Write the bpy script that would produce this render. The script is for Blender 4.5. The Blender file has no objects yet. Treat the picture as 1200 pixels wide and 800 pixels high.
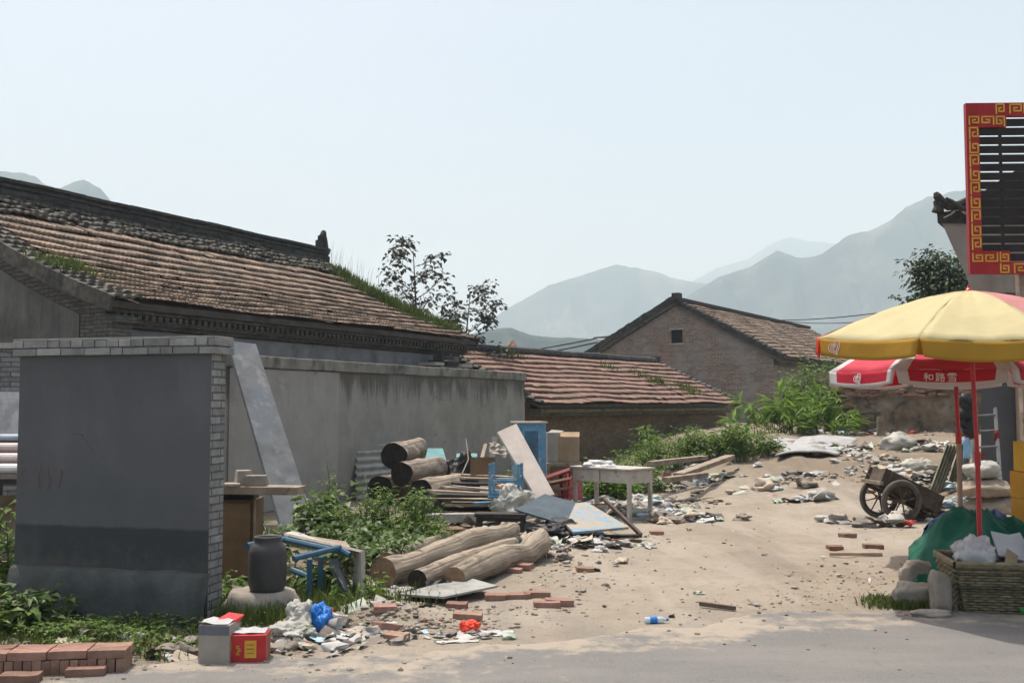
import bpy, bmesh, math, random
from mathutils import Vector, Matrix, noise
R = math.radians
rng = random.Random(7)
SC = bpy.context.scene
COL = SC.collection

# ------------------------------------------------------------------ camera
FPX, HOR, CAMZ = 1200.0, 472.0, 1.75
PITCH = math.atan((HOR - 400) / FPX)
cam_d = bpy.data.cameras.new('camera')
cam_d.sensor_width = 36; cam_d.lens = 36.0
cam_d.clip_start = 0.1; cam_d.clip_end = 30000
cam = bpy.data.objects.new('camera', cam_d)
cam.location = (0, 0, CAMZ); cam.rotation_euler = (math.pi / 2 + PITCH, 0, 0)
COL.objects.link(cam); SC.camera = cam

# ------------------------------------------------------------------ light
SUN_EL, SUN_AZ = R(72), R(-38)          # azimuth clockwise from +Y (the view direction)
world = bpy.data.worlds.new('World'); SC.world = world; world.use_nodes = True
wn = world.node_tree.nodes; wl = world.node_tree.links
bg = wn['Background']
sky = wn.new('ShaderNodeTexSky'); sky.sky_type = 'NISHITA'; sky.sun_disc = False
sky.sun_elevation = SUN_EL; sky.sun_rotation = SUN_AZ
sky.altitude = 400; sky.air_density = 1.0; sky.dust_density = 10.0; sky.ozone_density = 1.0
wl.new(sky.outputs[0], bg.inputs[0]); bg.inputs[1].default_value = 0.15
sun_d = bpy.data.lights.new('sun', 'SUN'); sun_d.energy = 4.2; sun_d.angle = R(0.6); sun_d.color = (1, 0.965, 0.90)
sun = bpy.data.objects.new('sun', sun_d); COL.objects.link(sun)
sdir = Vector((math.sin(SUN_AZ) * math.cos(SUN_EL), math.cos(SUN_AZ) * math.cos(SUN_EL), math.sin(SUN_EL)))
sun.rotation_euler = (-sdir).to_track_quat('-Z', 'Y').to_euler(); sun.location = (0, 0, 60)
vs = SC.view_settings
vs.view_transform = 'Standard'; vs.look = 'None'; vs.exposure = 0.40; vs.gamma = 1.0; vs.use_curve_mapping = False
SC.cycles.max_bounces = 8; SC.cycles.volume_bounces = 1; SC.cycles.transparent_max_bounces = 12

# ------------------------------------------------------------------ helpers
ct, st = math.cos(PITCH), math.sin(PITCH)
def ray(px, py):
    a = (px - 600) / FPX; b = (400 - py) / FPX
    return Vector((a, ct - b * st, st + b * ct))
def P(px, py, Y):
    d = ray(px, py); return Vector((0, 0, CAMZ)) + d * (Y / d.y)
def G(px, py, z=0.0):
    d = ray(px, py); return Vector((0, 0, CAMZ)) + d * ((z - CAMZ) / d.z)
def sm(t):
    t = max(0., min(1., t)); return t * t * (3 - 2 * t)
def nz(x, y, z=0.0): return noise.noise(Vector((x, y, z)))
def road_edge(x):
    pts = [(-30, 6.2), (-4, 6.45), (-1.5, 7.2), (0.3, 7.6), (1.4, 8.2), (2.2, 8.75), (3.6, 8.75), (5, 8.5), (30, 8.3)]
    for (a, ya), (b, yb) in zip(pts, pts[1:]):
        if a <= x <= b: return ya + (yb - ya) * sm((x - a) / (b - a))
    return 6.3
def gz(x, y):
    if y > 120 or abs(x) > 120: return 0.0
    z = 0.85 * sm((y - 16) / 11) * sm((x - 2.3) / 4.0)
    e = sm((y - road_edge(x) - .05) / 1.2)
    if 8 < y < 26 and -1 < x < 8:
        c = x - (1.75 + .25 * (y - 8.5) + .35 * math.sin(y * .28)); k = e * sm((26 - y) / 4)
        for w0 in (-.72, .72, 1.25): z -= .042 * k * (.55 + .6 * nz(y * .35, w0 * 7)) * math.exp(-((c - w0 - .06 * nz(y * .7, w0)) / .15) ** 2)
        z += .018 * k * math.exp(-((c - .25) / .3) ** 2)
        z += .014 * k * nz(x * 9, y * 9, 5) + .010 * k * nz(x * 22, y * 22, 6)
    z += e * (0.035 * nz(x * .8, y * .8, 3) + 0.018 * nz(x * 2.7, y * 2.7, 9))
    z += 0.22 * math.exp(-((x - 7.6) ** 2 / 2.6 + (y - 18.2) ** 2 / 3.0))
    z += 0.12 * sm((y - 15) / 4) * sm((x - 3) / 2) * abs(nz(x * .9, y * .9, 21))
    z += 0.13 * math.exp(-((x + .95) ** 2 / .22 + (y - 8.35) ** 2 / .09))      # dirt heap by the road
    z += 0.03 * e * (nz(x * 6, y * 6, 31)) * math.exp(-((x + .9) ** 2 / .8 + (y - 8.4) ** 2 / .4))
    return z * sm((120 - y) / 40) 
def on(px, py):                       # the ground under a pixel, found by iteration
    z = 0.
    for _ in range(8):
        p = G(px, py, z); z = gz(p.x, p.y)
    p = G(px, py, z); return Vector((p.x, p.y, gz(p.x, p.y)))

class MB:
    def __init__(s): s.v = []; s.f = []; s.r = []; s.u = []; s.w = []
    def add(s, vs, fs, r=None, uv=None):
        n = len(s.v); r = rng.random() if r is None else r
        s.v += [tuple(v) for v in vs]; s.r += [r] * len(vs)
        s.u += [0.0] * len(vs) if uv is None else [c[0] for c in uv]
        s.w += [0.0] * len(vs) if uv is None else [c[1] for c in uv]
        s.f += [tuple(i + n for i in f) for f in fs]
    def box(s, c, d, M=None, r=None, tap=1.0):
        hx, hy, hz = d[0] / 2, d[1] / 2, d[2] / 2
        pts = []
        for z in (-1, 1):
            t = tap if z > 0 else 1
            for x, y in ((-1, -1), (1, -1), (1, 1), (-1, 1)): pts.append(Vector((x * hx * t, y * hy * t, z * hz)))
        if M is not None: pts = [M @ p for p in pts]
        c = Vector(c); pts = [p + c for p in pts]
        s.add(pts, [(3, 2, 1, 0), (4, 5, 6, 7), (0, 1, 5, 4), (1, 2, 6, 5), (2, 3, 7, 6), (3, 0, 4, 7)], r)
    def bar(s, a, b, w, h, up=(0, 0, 1), r=None):
        a = Vector(a); b = Vector(b); d = (b - a); L = d.length; d.normalize()
        x = d.cross(Vector(up))
        if x.length < 1e-4: x = d.cross(Vector((1, 0, 0)))
        x.normalize(); y = x.cross(d)
        M = Matrix((x, d, y)).transposed()
        s.box((a + b) / 2, (w, L, h), M, r)
    def slab(s, pts, thick, r=None, n=None):      # polygon extruded along its normal (down)
        pts = [Vector(p) for p in pts]; k = len(pts)
        if n is None:
            n = (pts[1] - pts[0]).cross(pts[2] - pts[0]).normalized()
        else: n = Vector(n)
        q = [p - n * thick for p in pts]
        s.add(pts + q, [tuple(range(k)), tuple(range(2 * k - 1, k - 1, -1))] + [(i, i + k, (i + 1) % k + k, (i + 1) % k) for i in range(k)], r)
    def tube(s, path, rad, seg=8, cap=True, r=None, jit=0.0, uvl=False):
        path = [Vector(p) for p in path]; n = len(path)
        rad = rad if isinstance(rad, (list, tuple)) else [rad] * n
        vs = []; prev = None
        for i, p in enumerate(path):
            d = (path[min(i + 1, n - 1)] - path[max(i - 1, 0)]).normalized()
            if prev is None:
                x = d.orthogonal().normalized()
            else:
                x = prev - d * prev.dot(d)
                x = x.normalized() if x.length > 1e-6 else d.orthogonal().normalized()
            prev = x; y = d.cross(x)
            for k in range(seg):
                a = 2 * math.pi * k / seg
                rr = rad[i] * (1 + (jit * nz(p.x * 5 + math.cos(a), p.y * 5 + math.sin(a), p.z * 5 + i * .3) if jit else 0))
                vs.append(p + x * (math.cos(a) * rr) + y * (math.sin(a) * rr))
        fs = []
        for i in range(n - 1):
            for k in range(seg):
                k2 = (k + 1) % seg
                fs.append((i * seg + k, i * seg + k2, (i + 1) * seg + k2, (i + 1) * seg + k))
        if cap:
            fs.append(tuple(range(seg - 1, -1, -1))); fs.append(tuple((n - 1) * seg + k for k in range(seg)))
        uv = None
        if uvl:
            ln = [0.0]
            for a_, b_ in zip(path, path[1:]): ln.append(ln[-1] + (b_ - a_).length)
            uv = [(k / seg, ln[i] + 1) for i in range(n) for k in range(seg)]
        s.add(vs, fs, r, uv)
    def lathe(s, c, prof, seg=24, r=None):
        c = Vector(c); vs = []; fs = []
        for (rr, z) in prof:
            for k in range(seg):
                a = 2 * math.pi * k / seg; vs.append(c + Vector((rr * math.cos(a), rr * math.sin(a), z)))
        for i in range(len(prof) - 1):
            for k in range(seg):
                k2 = (k + 1) % seg; fs.append((i * seg + k, i * seg + k2, (i + 1) * seg + k2, (i + 1) * seg + k))
        s.add(vs, fs, r)
    def torus(s, c, ax, R_, r_, seg=40, ts=8, flat=1.0):
        c = Vector(c); ax = Vector(ax).normalized(); x = ax.orthogonal().normalized(); y = ax.cross(x)
        vs = []; fs = []
        for i in range(seg):
            a = 2 * math.pi * i / seg; d = x * math.cos(a) + y * math.sin(a)
            for k in range(ts):
                b = 2 * math.pi * k / ts
                vs.append(c + d * (R_ + r_ * math.cos(b)) + ax * (r_ * flat * math.sin(b)))
        for i in range(seg):
            for k in range(ts):
                fs.append((i * ts + k, ((i + 1) % seg) * ts + k, ((i + 1) % seg) * ts + (k + 1) % ts, i * ts + (k + 1) % ts))
        s.add(vs, fs)
    def rock(s, c, rad, seed=0, sub=2, rough=.35, r=None):
        bm = bmesh.new(); bmesh.ops.create_icosphere(bm, subdivisions=sub, radius=1)
        rad = Vector(rad) if not isinstance(rad, (int, float)) else Vector((rad,) * 3)
        vs = []
        for v in bm.verts:
            p = v.co.copy(); q = p * (1 + rough * nz(p.x * 1.3 + seed, p.y * 1.3 + seed * 2.1, p.z * 1.3) + rough * .4 * nz(p.x * 3 + seed, p.y * 3, p.z * 3 + seed) + (rough * .22 * nz(p.x * 7 + seed, p.y * 7, p.z * 7) if sub > 2 else 0))
            vs.append(Vector(c) + Vector((q.x * rad.x, q.y * rad.y, q.z * rad.z)))
        s.add(vs, [tuple(v.index for v in f.verts) for f in bm.faces], r); bm.free()
    def sheet(s, c, sx, sy, nx=5, ny=5, M=None, crump=.2, seed=0, r=None):     # a crumpled sheet
        vs = []; M = M or Matrix.Identity(3); c = Vector(c)
        for j in range(ny):
            for i in range(nx):
                x = (i / (nx - 1) - .5) * sx; y = (j / (ny - 1) - .5) * sy
                h = crump * (nz(x / sx * 2.7 + seed, y / sy * 2.7, seed * 1.7) + .5 * nz(x / sx * 6 + seed, y / sy * 6, seed))
                q = Vector((x * (1 + .25 * nz(seed, j * .9, 4)), y * (1 + .25 * nz(seed + 5, i * .9, 4)), abs(h) + .004))
                vs.append(c + M @ q)
        s.add(vs, [(j * nx + i, j * nx + i + 1, (j + 1) * nx + i + 1, (j + 1) * nx + i) for j in range(ny - 1) for i in range(nx - 1)], r)
    def leaf(s, p, d, n, L, W, fold=.25, r=None):
        d = d.normalized(); side = d.cross(n)
        if side.length < 1e-4: side = d.orthogonal()
        side.normalize(); n = side.cross(d)
        b = p; t = p + d * L - n * (L * .15); m = p + d * (L * .45)
        s.add([b, m + side * W / 2 + n * fold * W, t, m - side * W / 2 + n * fold * W, m], [(0, 4, 1), (4, 2, 1), (0, 3, 4), (3, 2, 4)], r)
    def blade(s, p, h, lean, w, r=None):
        a = rng.random() * 6.28; sx = Vector((math.cos(a), math.sin(a), 0)) * w
        ld = Vector((lean[0], lean[1], 0))
        m = p + Vector((0, 0, h * .6)) + ld * .35; t = p + Vector((0, 0, h)) + ld
        s.add([p - sx, p + sx, m + sx * .7, m - sx * .7, t], [(0, 1, 2, 3), (3, 2, 4)], r)
    def strip(s, path, w, nrm, r=None, th=.003):    # flat ribbon on a surface with normal nrm
        path = [Vector(p) for p in path]; nrm = Vector(nrm).normalized()
        for a, b in zip(path, path[1:]):
            d = (b - a)
            if d.length < 1e-6: continue
            d.normalize(); x = d.cross(nrm).normalized() * (w / 2); e = d * (w / 2) * .9
            s.slab([a - e - x, a - e + x, b + e + x, b + e - x], th, r, n=-nrm)
    def build(s, name, m, parent=None, world=False, origin=None, bevel=0, smooth=False, auto=None, solid=0, sub=0, flipfix=False):
        me = bpy.data.meshes.new(name)
        off = Vector((0, 0, 0))
        if world and parent is not None: off = parent.location
        if origin is not None: off = Vector(origin)
        me.from_pydata([(v[0] - off.x, v[1] - off.y, v[2] - off.z) for v in s.v], [], s.f)
        a = me.attributes.new('rnd', 'FLOAT', 'POINT'); a.data.foreach_set('value', s.r)
        if any(s.u) or any(s.w):
            a = me.attributes.new('uu', 'FLOAT', 'POINT'); a.data.foreach_set('value', s.u)
            a = me.attributes.new('vv', 'FLOAT', 'POINT'); a.data.foreach_set('value', s.w)
        if flipfix:
            bm = bmesh.new(); bm.from_mesh(me); bmesh.ops.recalc_face_normals(bm, faces=bm.faces); bm.to_mesh(me); bm.free()
        me.materials.append(m)
        if smooth: me.polygons.foreach_set('use_smooth', [True] * len(me.polygons))
        if auto is not None:
            me.polygons.foreach_set('use_smooth', [True] * len(me.polygons)); me.set_sharp_from_angle(angle=R(auto))
        me.update()
        o = bpy.data.objects.new(name, me); COL.objects.link(o)
        if origin is not None: o.location = off
        if parent is not None: o.parent = parent
        if sub:
            q = o.modifiers.new('sub', 'SUBSURF'); q.levels = sub; q.render_levels = sub
        if solid:
            q = o.modifiers.new('solid', 'SOLIDIFY'); q.thickness = solid
        if bevel:
            q = o.modifiers.new('bevel', 'BEVEL'); q.width = bevel; q.segments = 2; q.limit_method = 'ANGLE'; q.harden_normals = False
        return o

def thing(name, label, cat, loc=(0, 0, 0), rz=0, group=None, kind=None):
    o = bpy.data.objects.new(name, None); COL.objects.link(o); o.empty_display_size = .1
    o.location = loc; o.rotation_euler = (0, 0, rz); return tag(o, label, cat, group, kind)
def tag(o, label, cat=None, group=None, kind=None):
    o['label'] = label
    if cat: o['category'] = cat
    if group: o['group'] = group
    if kind: o['kind'] = kind
    return o
def struct(o, label):
    o['kind'] = 'structure'; o['label'] = label; return o
def copy_tree(o, label=None):
    c = o.copy(); COL.objects.link(c)
    for ch in list(o.children):
        d = ch.copy(); COL.objects.link(d); d.parent = c
        for g in list(ch.children):
            e = g.copy(); COL.objects.link(e); e.parent = d
    if label: c['label'] = label
    return c
def RZ(a): return Matrix.Rotation(a, 3, 'Z')
def ROT(rx=0, ry=0, rz=0): return Matrix.Rotation(rz, 3, 'Z') @ Matrix.Rotation(ry, 3, 'Y') @ Matrix.Rotation(rx, 3, 'X')

# ------------------------------------------------------------------ materials
def nt(name):
    m = bpy.data.materials.new(name); m.use_nodes = True
    t = m.node_tree; b = t.nodes['Principled BSDF']; b.inputs['Specular IOR Level'].default_value = .25
    return m, t, t.nodes, t.links, b
def ramp(N, stops, interp='LINEAR'):
    n = N.new('ShaderNodeValToRGB'); cr = n.color_ramp; cr.interpolation = interp
    while len(cr.elements) < len(stops): cr.elements.new(.5)
    for e, (p, c) in zip(cr.elements, stops):
        e.position = p; e.color = (c[0], c[1], c[2], 1)
    return n
def coords(N, Lk, stretch=(1, 1, 1), src='Object', off=(0, 0, 0)):
    tc = N.new('ShaderNodeTexCoord'); mp = N.new('ShaderNodeMapping'); mp.inputs['Scale'].default_value = stretch
    mp.inputs['Location'].default_value = off
    Lk.new(tc.outputs[src], mp.inputs['Vector']); return mp.outputs[0]
def noi(N, Lk, vec, scale, detail=6, rough=.6, dist=0):
    n = N.new('ShaderNodeTexNoise'); n.inputs['Scale'].default_value = scale; n.inputs['Detail'].default_value = detail
    n.inputs['Roughness'].default_value = rough; n.inputs['Distortion'].default_value = dist
    Lk.new(vec, n.inputs['Vector']); return n.outputs['Fac']
def attr(N, name):
    a = N.new('ShaderNodeAttribute'); a.attribute_name = name; return a.outputs['Fac']
def math_(N, Lk, op, a, b=None, clamp=False):
    m = N.new('ShaderNodeMath'); m.operation = op; m.use_clamp = clamp
    for i, q in enumerate((a, b)):
        if q is None: continue
        if isinstance(q, (int, float)): m.inputs[i].default_value = q
        else: Lk.new(q, m.inputs[i])
    return m.outputs[0]
def mixc(N, Lk, fac, a, b, mode='MIX'):
    m = N.new('ShaderNodeMix'); m.data_type = 'RGBA'; m.blend_type = mode
    if isinstance(fac, (int, float)): m.inputs[0].default_value = fac
    else: Lk.new(fac, m.inputs[0])
    for i, q in ((6, a), (7, b)):
        if isinstance(q, (tuple, list)): m.inputs[i].default_value = (q[0], q[1], q[2], 1)
        else: Lk.new(q, m.inputs[i])
    return m.outputs[2]
def mask(N, Lk, f, lo, hi):
    n = N.new('ShaderNodeMapRange'); n.interpolation_type = 'SMOOTHSTEP'
    n.inputs[1].default_value = lo; n.inputs[2].default_value = hi; Lk.new(f, n.inputs[0]); return n.outputs[0]
def bumpn(N, Lk, b, h, strength, dist=.01):
    n = N.new('ShaderNodeBump'); n.inputs['Strength'].default_value = strength; n.inputs['Distance'].default_value = dist
    Lk.new(h, n.inputs['Height']); Lk.new(n.outputs[0], b.inputs['Normal'])
def vary(N, Lk, c, amt, hue=0.0):
    a = attr(N, 'rnd'); v = math_(N, Lk, 'MULTIPLY_ADD', a, amt); 
    v.node.inputs[2].default_value = 1 - amt / 2
    h = N.new('ShaderNodeHueSaturation'); Lk.new(v, h.inputs['Value']); Lk.new(c, h.inputs['Color'])
    if hue:
        w = N.new('ShaderNodeTexWhiteNoise'); w.noise_dimensions = '1D'; Lk.new(a, w.inputs['W'])
        q = math_(N, Lk, 'MULTIPLY_ADD', w.outputs['Value'], hue); q.node.inputs[2].default_value = .5 - hue / 2
        Lk.new(q, h.inputs['Hue'])
    return h.outputs[0]
_mc = {}
def mat(name, c1, c2, scale=6, rough=.85, bump=.3, bsc=None, rnd=0, hue=0, metal=0, stretch=(1, 1, 1), stains=(), trans=0, spec=None, lo=.3, hi=.7, detail=8):
    if name in _mc: return _mc[name]
    m, t, N, Lk, b = nt(name); _mc[name] = m
    v = coords(N, Lk, stretch)
    f = noi(N, Lk, v, scale, detail)
    c = ramp(N, [(lo, c1), (hi, c2)]); Lk.new(f, c.inputs[0]); c = c.outputs[0]
    for s in stains:                                  # (colour, scale, lo, hi, strength, stretch)
        sv = coords(N, Lk, s[5] if len(s) > 5 else (1, 1, 1), off=(3.1, 1.7, .4))
        k = mask(N, Lk, noi(N, Lk, sv, s[1], 7, .65), s[2], s[3])
        k = math_(N, Lk, 'MULTIPLY', k, s[4]); c = mixc(N, Lk, k, c, s[0])
    if rnd: c = vary(N, Lk, c, rnd, hue)
    Lk.new(c, b.inputs['Base Color'])
    b.inputs['Roughness'].default_value = rough; b.inputs['Metallic'].default_value = metal
    if spec is not None: b.inputs['Specular IOR Level'].default_value = spec
    if bump:
        h = noi(N, Lk, v, bsc or scale * 5, 6, .7); bumpn(N, Lk, b, h, bump, .012)
    if trans:
        out = N['Material Output']; tr = N.new('ShaderNodeBsdfTranslucent'); Lk.new(c, tr.inputs[0])
        mx = N.new('ShaderNodeMixShader'); mx.inputs[0].default_value = trans
        Lk.new(b.outputs[0], mx.inputs[1]); Lk.new(tr.outputs[0], mx.inputs[2]); Lk.new(mx.outputs[0], out.inputs['Surface'])
    return m
def brick(name, c1, c2, mortar, bw=.25, bh=.065, mw=.011, bump=.6, stains=(), rough=.9):
    m, t, N, Lk, b = nt(name)
    tc = N.new('ShaderNodeTexCoord'); sp = N.new('ShaderNodeSeparateXYZ'); Lk.new(tc.outputs['Object'], sp.inputs[0])
    u = math_(N, Lk, 'ADD', sp.outputs[0], sp.outputs[1]); cb = N.new('ShaderNodeCombineXYZ')
    Lk.new(u, cb.inputs[0]); Lk.new(sp.outputs[2], cb.inputs[1])
    # wobble so that the courses are not ruler-straight
    wob = N.new('ShaderNodeTexNoise'); wob.inputs['Scale'].default_value = 3; Lk.new(tc.outputs['Object'], wob.inputs['Vector'])
    vm = N.new('ShaderNodeVectorMath'); vm.operation = 'MULTIPLY_ADD'; vm.inputs[1].default_value = (.03, .02, 0)
    Lk.new(wob.outputs['Color'], vm.inputs[0]); Lk.new(cb.outputs[0], vm.inputs[2])
    br = N.new('ShaderNodeTexBrick'); br.offset = .5
    for k, val in (('Scale', 1), ('Mortar Size', mw), ('Mortar Smooth', .3), ('Bias', 0), ('Brick Width', bw), ('Row Height', bh)): br.inputs[k].default_value = val
    br.inputs['Color1'].default_value = (*c1, 1); br.inputs['Color2'].default_value = (*c2, 1); br.inputs['Mortar'].default_value = (*mortar, 1)
    Lk.new(vm.outputs[0], br.inputs['Vector'])
    c = br.outputs['Color']
    f = noi(N, Lk, tc.outputs['Object'], 14, 8, .7)
    rp = ramp(N, [(.3, (.62, .62, .62)), (.7, (1.25, 1.25, 1.25))]); Lk.new(f, rp.inputs[0])
    c = mixc(N, Lk, 1.0, c, rp.outputs[0], 'MULTIPLY')
    for s in stains:
        sv = coords(N, Lk, s[5] if len(s) > 5 else (1, 1, 1), off=(3.1, 1.7, .4))
        k = mask(N, Lk, noi(N, Lk, sv, s[1], 7, .65), s[2], s[3])
        k = math_(N, Lk, 'MULTIPLY', k, s[4]); c = mixc(N, Lk, k, c, s[0])
    Lk.new(c, b.inputs['Base Color']); b.inputs['Roughness'].default_value = rough
    h = math_(N, Lk, 'SUBTRACT', math_(N, Lk, 'MULTIPLY', f, .5), br.outputs['Fac'])
    bumpn(N, Lk, b, h, bump, .012)
    return m

WOODG = (1, 1, 1)
m_redtile = mat('red_clay_tile', (.155, .110, .083), (.305, .228, .172), 5, bump=.5, bsc=40, rnd=.6, hue=.02,
                stains=(((.09, .079, .063), 1.3, .44, .62, .68), ((.33, .28, .21), 9, .55, .7, .5), ((.06, .06, .05), 3.2, .55, .7, .7)))
m_redtile2 = mat('red_clay_tile_newer', (.17, .108, .086), (.285, .182, .145), 5, bump=.4, bsc=40, rnd=.45, hue=.03,
                 stains=(((.16, .12, .095), 1.1, .46, .66, .7), ((.36, .30, .22), 7, .58, .72, .4), ((.07, .07, .055), 3, .57, .7, .6)))
m_greytile = mat('grey_clay_tile', (.06, .057, .05), (.145, .134, .115), 9, bump=.5, rnd=.6, stains=(((.05, .048, .04), 3, .5, .66, .7), ((.21, .19, .15), 12, .56, .68, .5)))
m_ridge = mat('sooty_ridge_brick', (.026, .026, .026), (.07, .067, .062), 7, bump=.6, rnd=.5)
m_dkbrick = brick('sooty_grey_brick', (.10, .096, .09), (.165, .153, .138), (.075, .071, .067), stains=(((.045, .045, .042), 1.1, .5, .68, .8),))
m_brown = brick('brown_brick', (.165, .115, .07), (.23, .165, .105), (.14, .115, .085), bw=.24, bh=.066, stains=(((.08, .065, .045), 1.0, .5, .7, .6),))
m_redbrick = brick('weathered_red_brick', (.165, .115, .09), (.275, .205, .16), (.26, .245, .225), bw=.30, bh=.088, mw=.014,
                   stains=(((.25, .24, .225), .7, .44, .62, .75), ((.10, .085, .07), 1.6, .54, .7, .5), ((.26, .155, .115), .45, .52, .66, .6), ((.12, .105, .095), 2.2, .5, .68, .5, (.3, .3, 2.5))))
m_greybrick = brick('grey_facing_brick', (.19, .19, .187), (.28, .28, .273), (.10, .10, .097), bw=.25, bh=.0635, mw=.008, stains=(((.14, .14, .135), 2, .55, .72, .5),))
m_whitebrick = brick('whitewashed_brick', (.33, .34, .35), (.44, .45, .46), (.2, .2, .2), stains=(((.15, .15, .15), 1.5, .52, .7, .6),))
m_mud = mat('crumbling_earth_wall', (.12, .095, .068), (.29, .235, .17), 2.2, bump=1.0, bsc=9, stains=(((.07, .058, .045), 3, .5, .66, .8), ((.24, .15, .1), 5, .58, .7, .6)))

def plaster(name, c1, c2, top, band, streak, dirt, dust=None):
    m, t, N, Lk, b = nt(name)
    v = coords(N, Lk); f = noi(N, Lk, v, 1.6, 8, .65)
    c = ramp(N, [(.3, c1), (.7, c2)]); Lk.new(f, c.inputs[0]); c = c.outputs[0]
    tc = N.new('ShaderNodeTexCoord'); sp = N.new('ShaderNodeSeparateXYZ'); Lk.new(tc.outputs['Object'], sp.inputs[0])
    # damp streaks that run down from the coping
    sv = coords(N, Lk, (1, 1, .13)); s1 = noi(N, Lk, sv, 3.2, 7, .7)
    zz = N.new('ShaderNodeMapRange'); zz.inputs[1].default_value = top - 1.3; zz.inputs[2].default_value = top; zz.inputs[3].default_value = -.34; zz.inputs[4].default_value = .2
    Lk.new(sp.outputs[2], zz.inputs[0])
    k = mask(N, Lk, math_(N, Lk, 'ADD', s1, zz.outputs[0]), .48, .68); k = math_(N, Lk, 'MULTIPLY', k, streak)
    c = mixc(N, Lk, k, c, dirt)
    if band:
        n2 = noi(N, Lk, v, 4, 5); e = math_(N, Lk, 'MULTIPLY_ADD', n2, .05); e.node.inputs[2].default_value = -.025
        z2 = math_(N, Lk, 'ADD', sp.outputs[2], e)
        k = mask(N, Lk, z2, band[0] + .015, band[0] - .015); k = math_(N, Lk, 'MULTIPLY', k, band[1]); c = mixc(N, Lk, k, c, band[2])
    n3 = noi(N, Lk, v, 7, 8, .75); k = mask(N, Lk, n3, .6, .75); k = math_(N, Lk, 'MULTIPLY', k, .35); c = mixc(N, Lk, k, c, dirt)
    # hairline cracks and trowel patches
    vo = N.new('ShaderNodeTexVoronoi'); vo.feature = 'DISTANCE_TO_EDGE'; vo.inputs['Scale'].default_value = 1.1
    wv_ = N.new('ShaderNodeTexNoise'); wv_.inputs['Scale'].default_value = 2.5; wv_.inputs['Detail'].default_value = 6; Lk.new(v, wv_.inputs['Vector'])
    ad = N.new('ShaderNodeVectorMath'); ad.operation = 'MULTIPLY_ADD'; ad.inputs[1].default_value = (.5, .5, .5); Lk.new(wv_.outputs['Color'], ad.inputs[0]); Lk.new(v, ad.inputs[2]); Lk.new(ad.outputs[0], vo.inputs['Vector'])
    k = mask(N, Lk, vo.outputs['Distance'], .010, .002); gate_ = mask(N, Lk, noi(N, Lk, v, .9, 3), .52, .62); k = math_(N, Lk, 'MULTIPLY', math_(N, Lk, 'MULTIPLY', k, gate_), .7); c = mixc(N, Lk, k, c, dirt)
    k = math_(N, Lk, 'MULTIPLY', mask(N, Lk, noi(N, Lk, coords(N, Lk, (1, 1, .6), off=(7, 2, 5)), 1.3, 6, .55), .52, .60), .14); c = mixc(N, Lk, k, c, tuple(min(1, q * 1.5) for q in c2))
    if dust:
        e = math_(N, Lk, 'MULTIPLY_ADD', noi(N, Lk, v, 6, 7, .7), .9); e.node.inputs[2].default_value = -.35
        k = mask(N, Lk, math_(N, Lk, 'SUBTRACT', sp.outputs[2], e), dust[0], dust[0] - .5); k = math_(N, Lk, 'MULTIPLY', k, dust[1]); c = mixc(N, Lk, k, c, dust[2])
    Lk.new(c, b.inputs['Base Color']); b.inputs['Roughness'].default_value = .88
    bumpn(N, Lk, b, noi(N, Lk, v, 22, 8, .7), .35, .01)
    return m
m_wallplaster = plaster('stained_cement_render', (.225, .214, .194), (.33, .315, .287), 2.28, None, .85, (.085, .08, .07))
m_screen = plaster('dark_cement_render', (.097, .100, .104), (.117, .120, .125), 2.2, (.74, .85, (.042, .046, .049)), .18, (.055, .055, .054), (.55, .5, (.15, .135, .11)))
m_foot = mat('rough_footing_concrete', (.05, .056, .057), (.10, .108, .107), 4, bump=.8, stains=(((.06, .065, .05), 5, .5, .65, .7),))
m_coping = mat('mossy_concrete_coping', (.16, .15, .13), (.30, .285, .25), 3, bump=.6, stains=(((.07, .068, .058), 2.4, .47, .65, .85, (1, 1, .4)),))
m_conc = mat('weathered_concrete', (.25, .24, .22), (.42, .4, .36), 5, bump=.5, stains=(((.15, .14, .12), 3, .53, .7, .6),))
m_lime = mat('limewashed_render', (.36, .34, .31), (.46, .44, .41), 2, bump=.25, stains=(((.2, .19, .18), 1.4, .54, .72, .6, (1, 1, .3)),))
m_white = mat('chipped_white_paint', (.36, .335, .29), (.52, .49, .43), 5, rough=.6, bump=.4, stains=(((.26, .2, .14), 9, .56, .66, .75), ((.33, .3, .26), 3, .5, .7, .5)))
m_wood = mat('grey_weathered_wood', (.17, .135, .10), (.36, .30, .235), 4, bump=.6, bsc=14, rnd=.4, stains=(((.09, .07, .05), 7, .56, .68, .7),))
m_log = mat('barkless_log_wood', (.24, .20, .155), (.40, .35, .285), 3.5, bump=.7, bsc=16, stains=(((.13, .1, .07), 5, .55, .64, .75), ((.2, .16, .12), 1.4, .5, .7, .5)))
m_logend = mat('sawn_log_end', (.16, .10, .06), (.34, .23, .14), 10, bump=.4)
m_darkend = mat('dark_log_end', (.012, .011, .010), (.04, .034, .028), 12, bump=.6)  # near-black tone for some of the log ends
m_bark = mat('flaking_bark', (.17, .13, .10), (.42, .36, .29), 4, bump=.9, bsc=12, stains=(((.09, .06, .045), 3, .5, .62, .8), ((.3, .15, .09), 2, .58, .68, .5)))
m_darkwood = mat('dark_stained_wood', (.018, .016, .015), (.05, .043, .036), 8, rough=.6, bump=.3)
m_brownwood = mat('brown_plywood', (.115, .072, .038), (.19, .122, .066), 4, rough=.7, bump=.2, rnd=.3)
m_maroon = mat('maroon_paint', (.12, .022, .022), (.21, .045, .04), 8, rough=.5, bump=.2)
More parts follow.
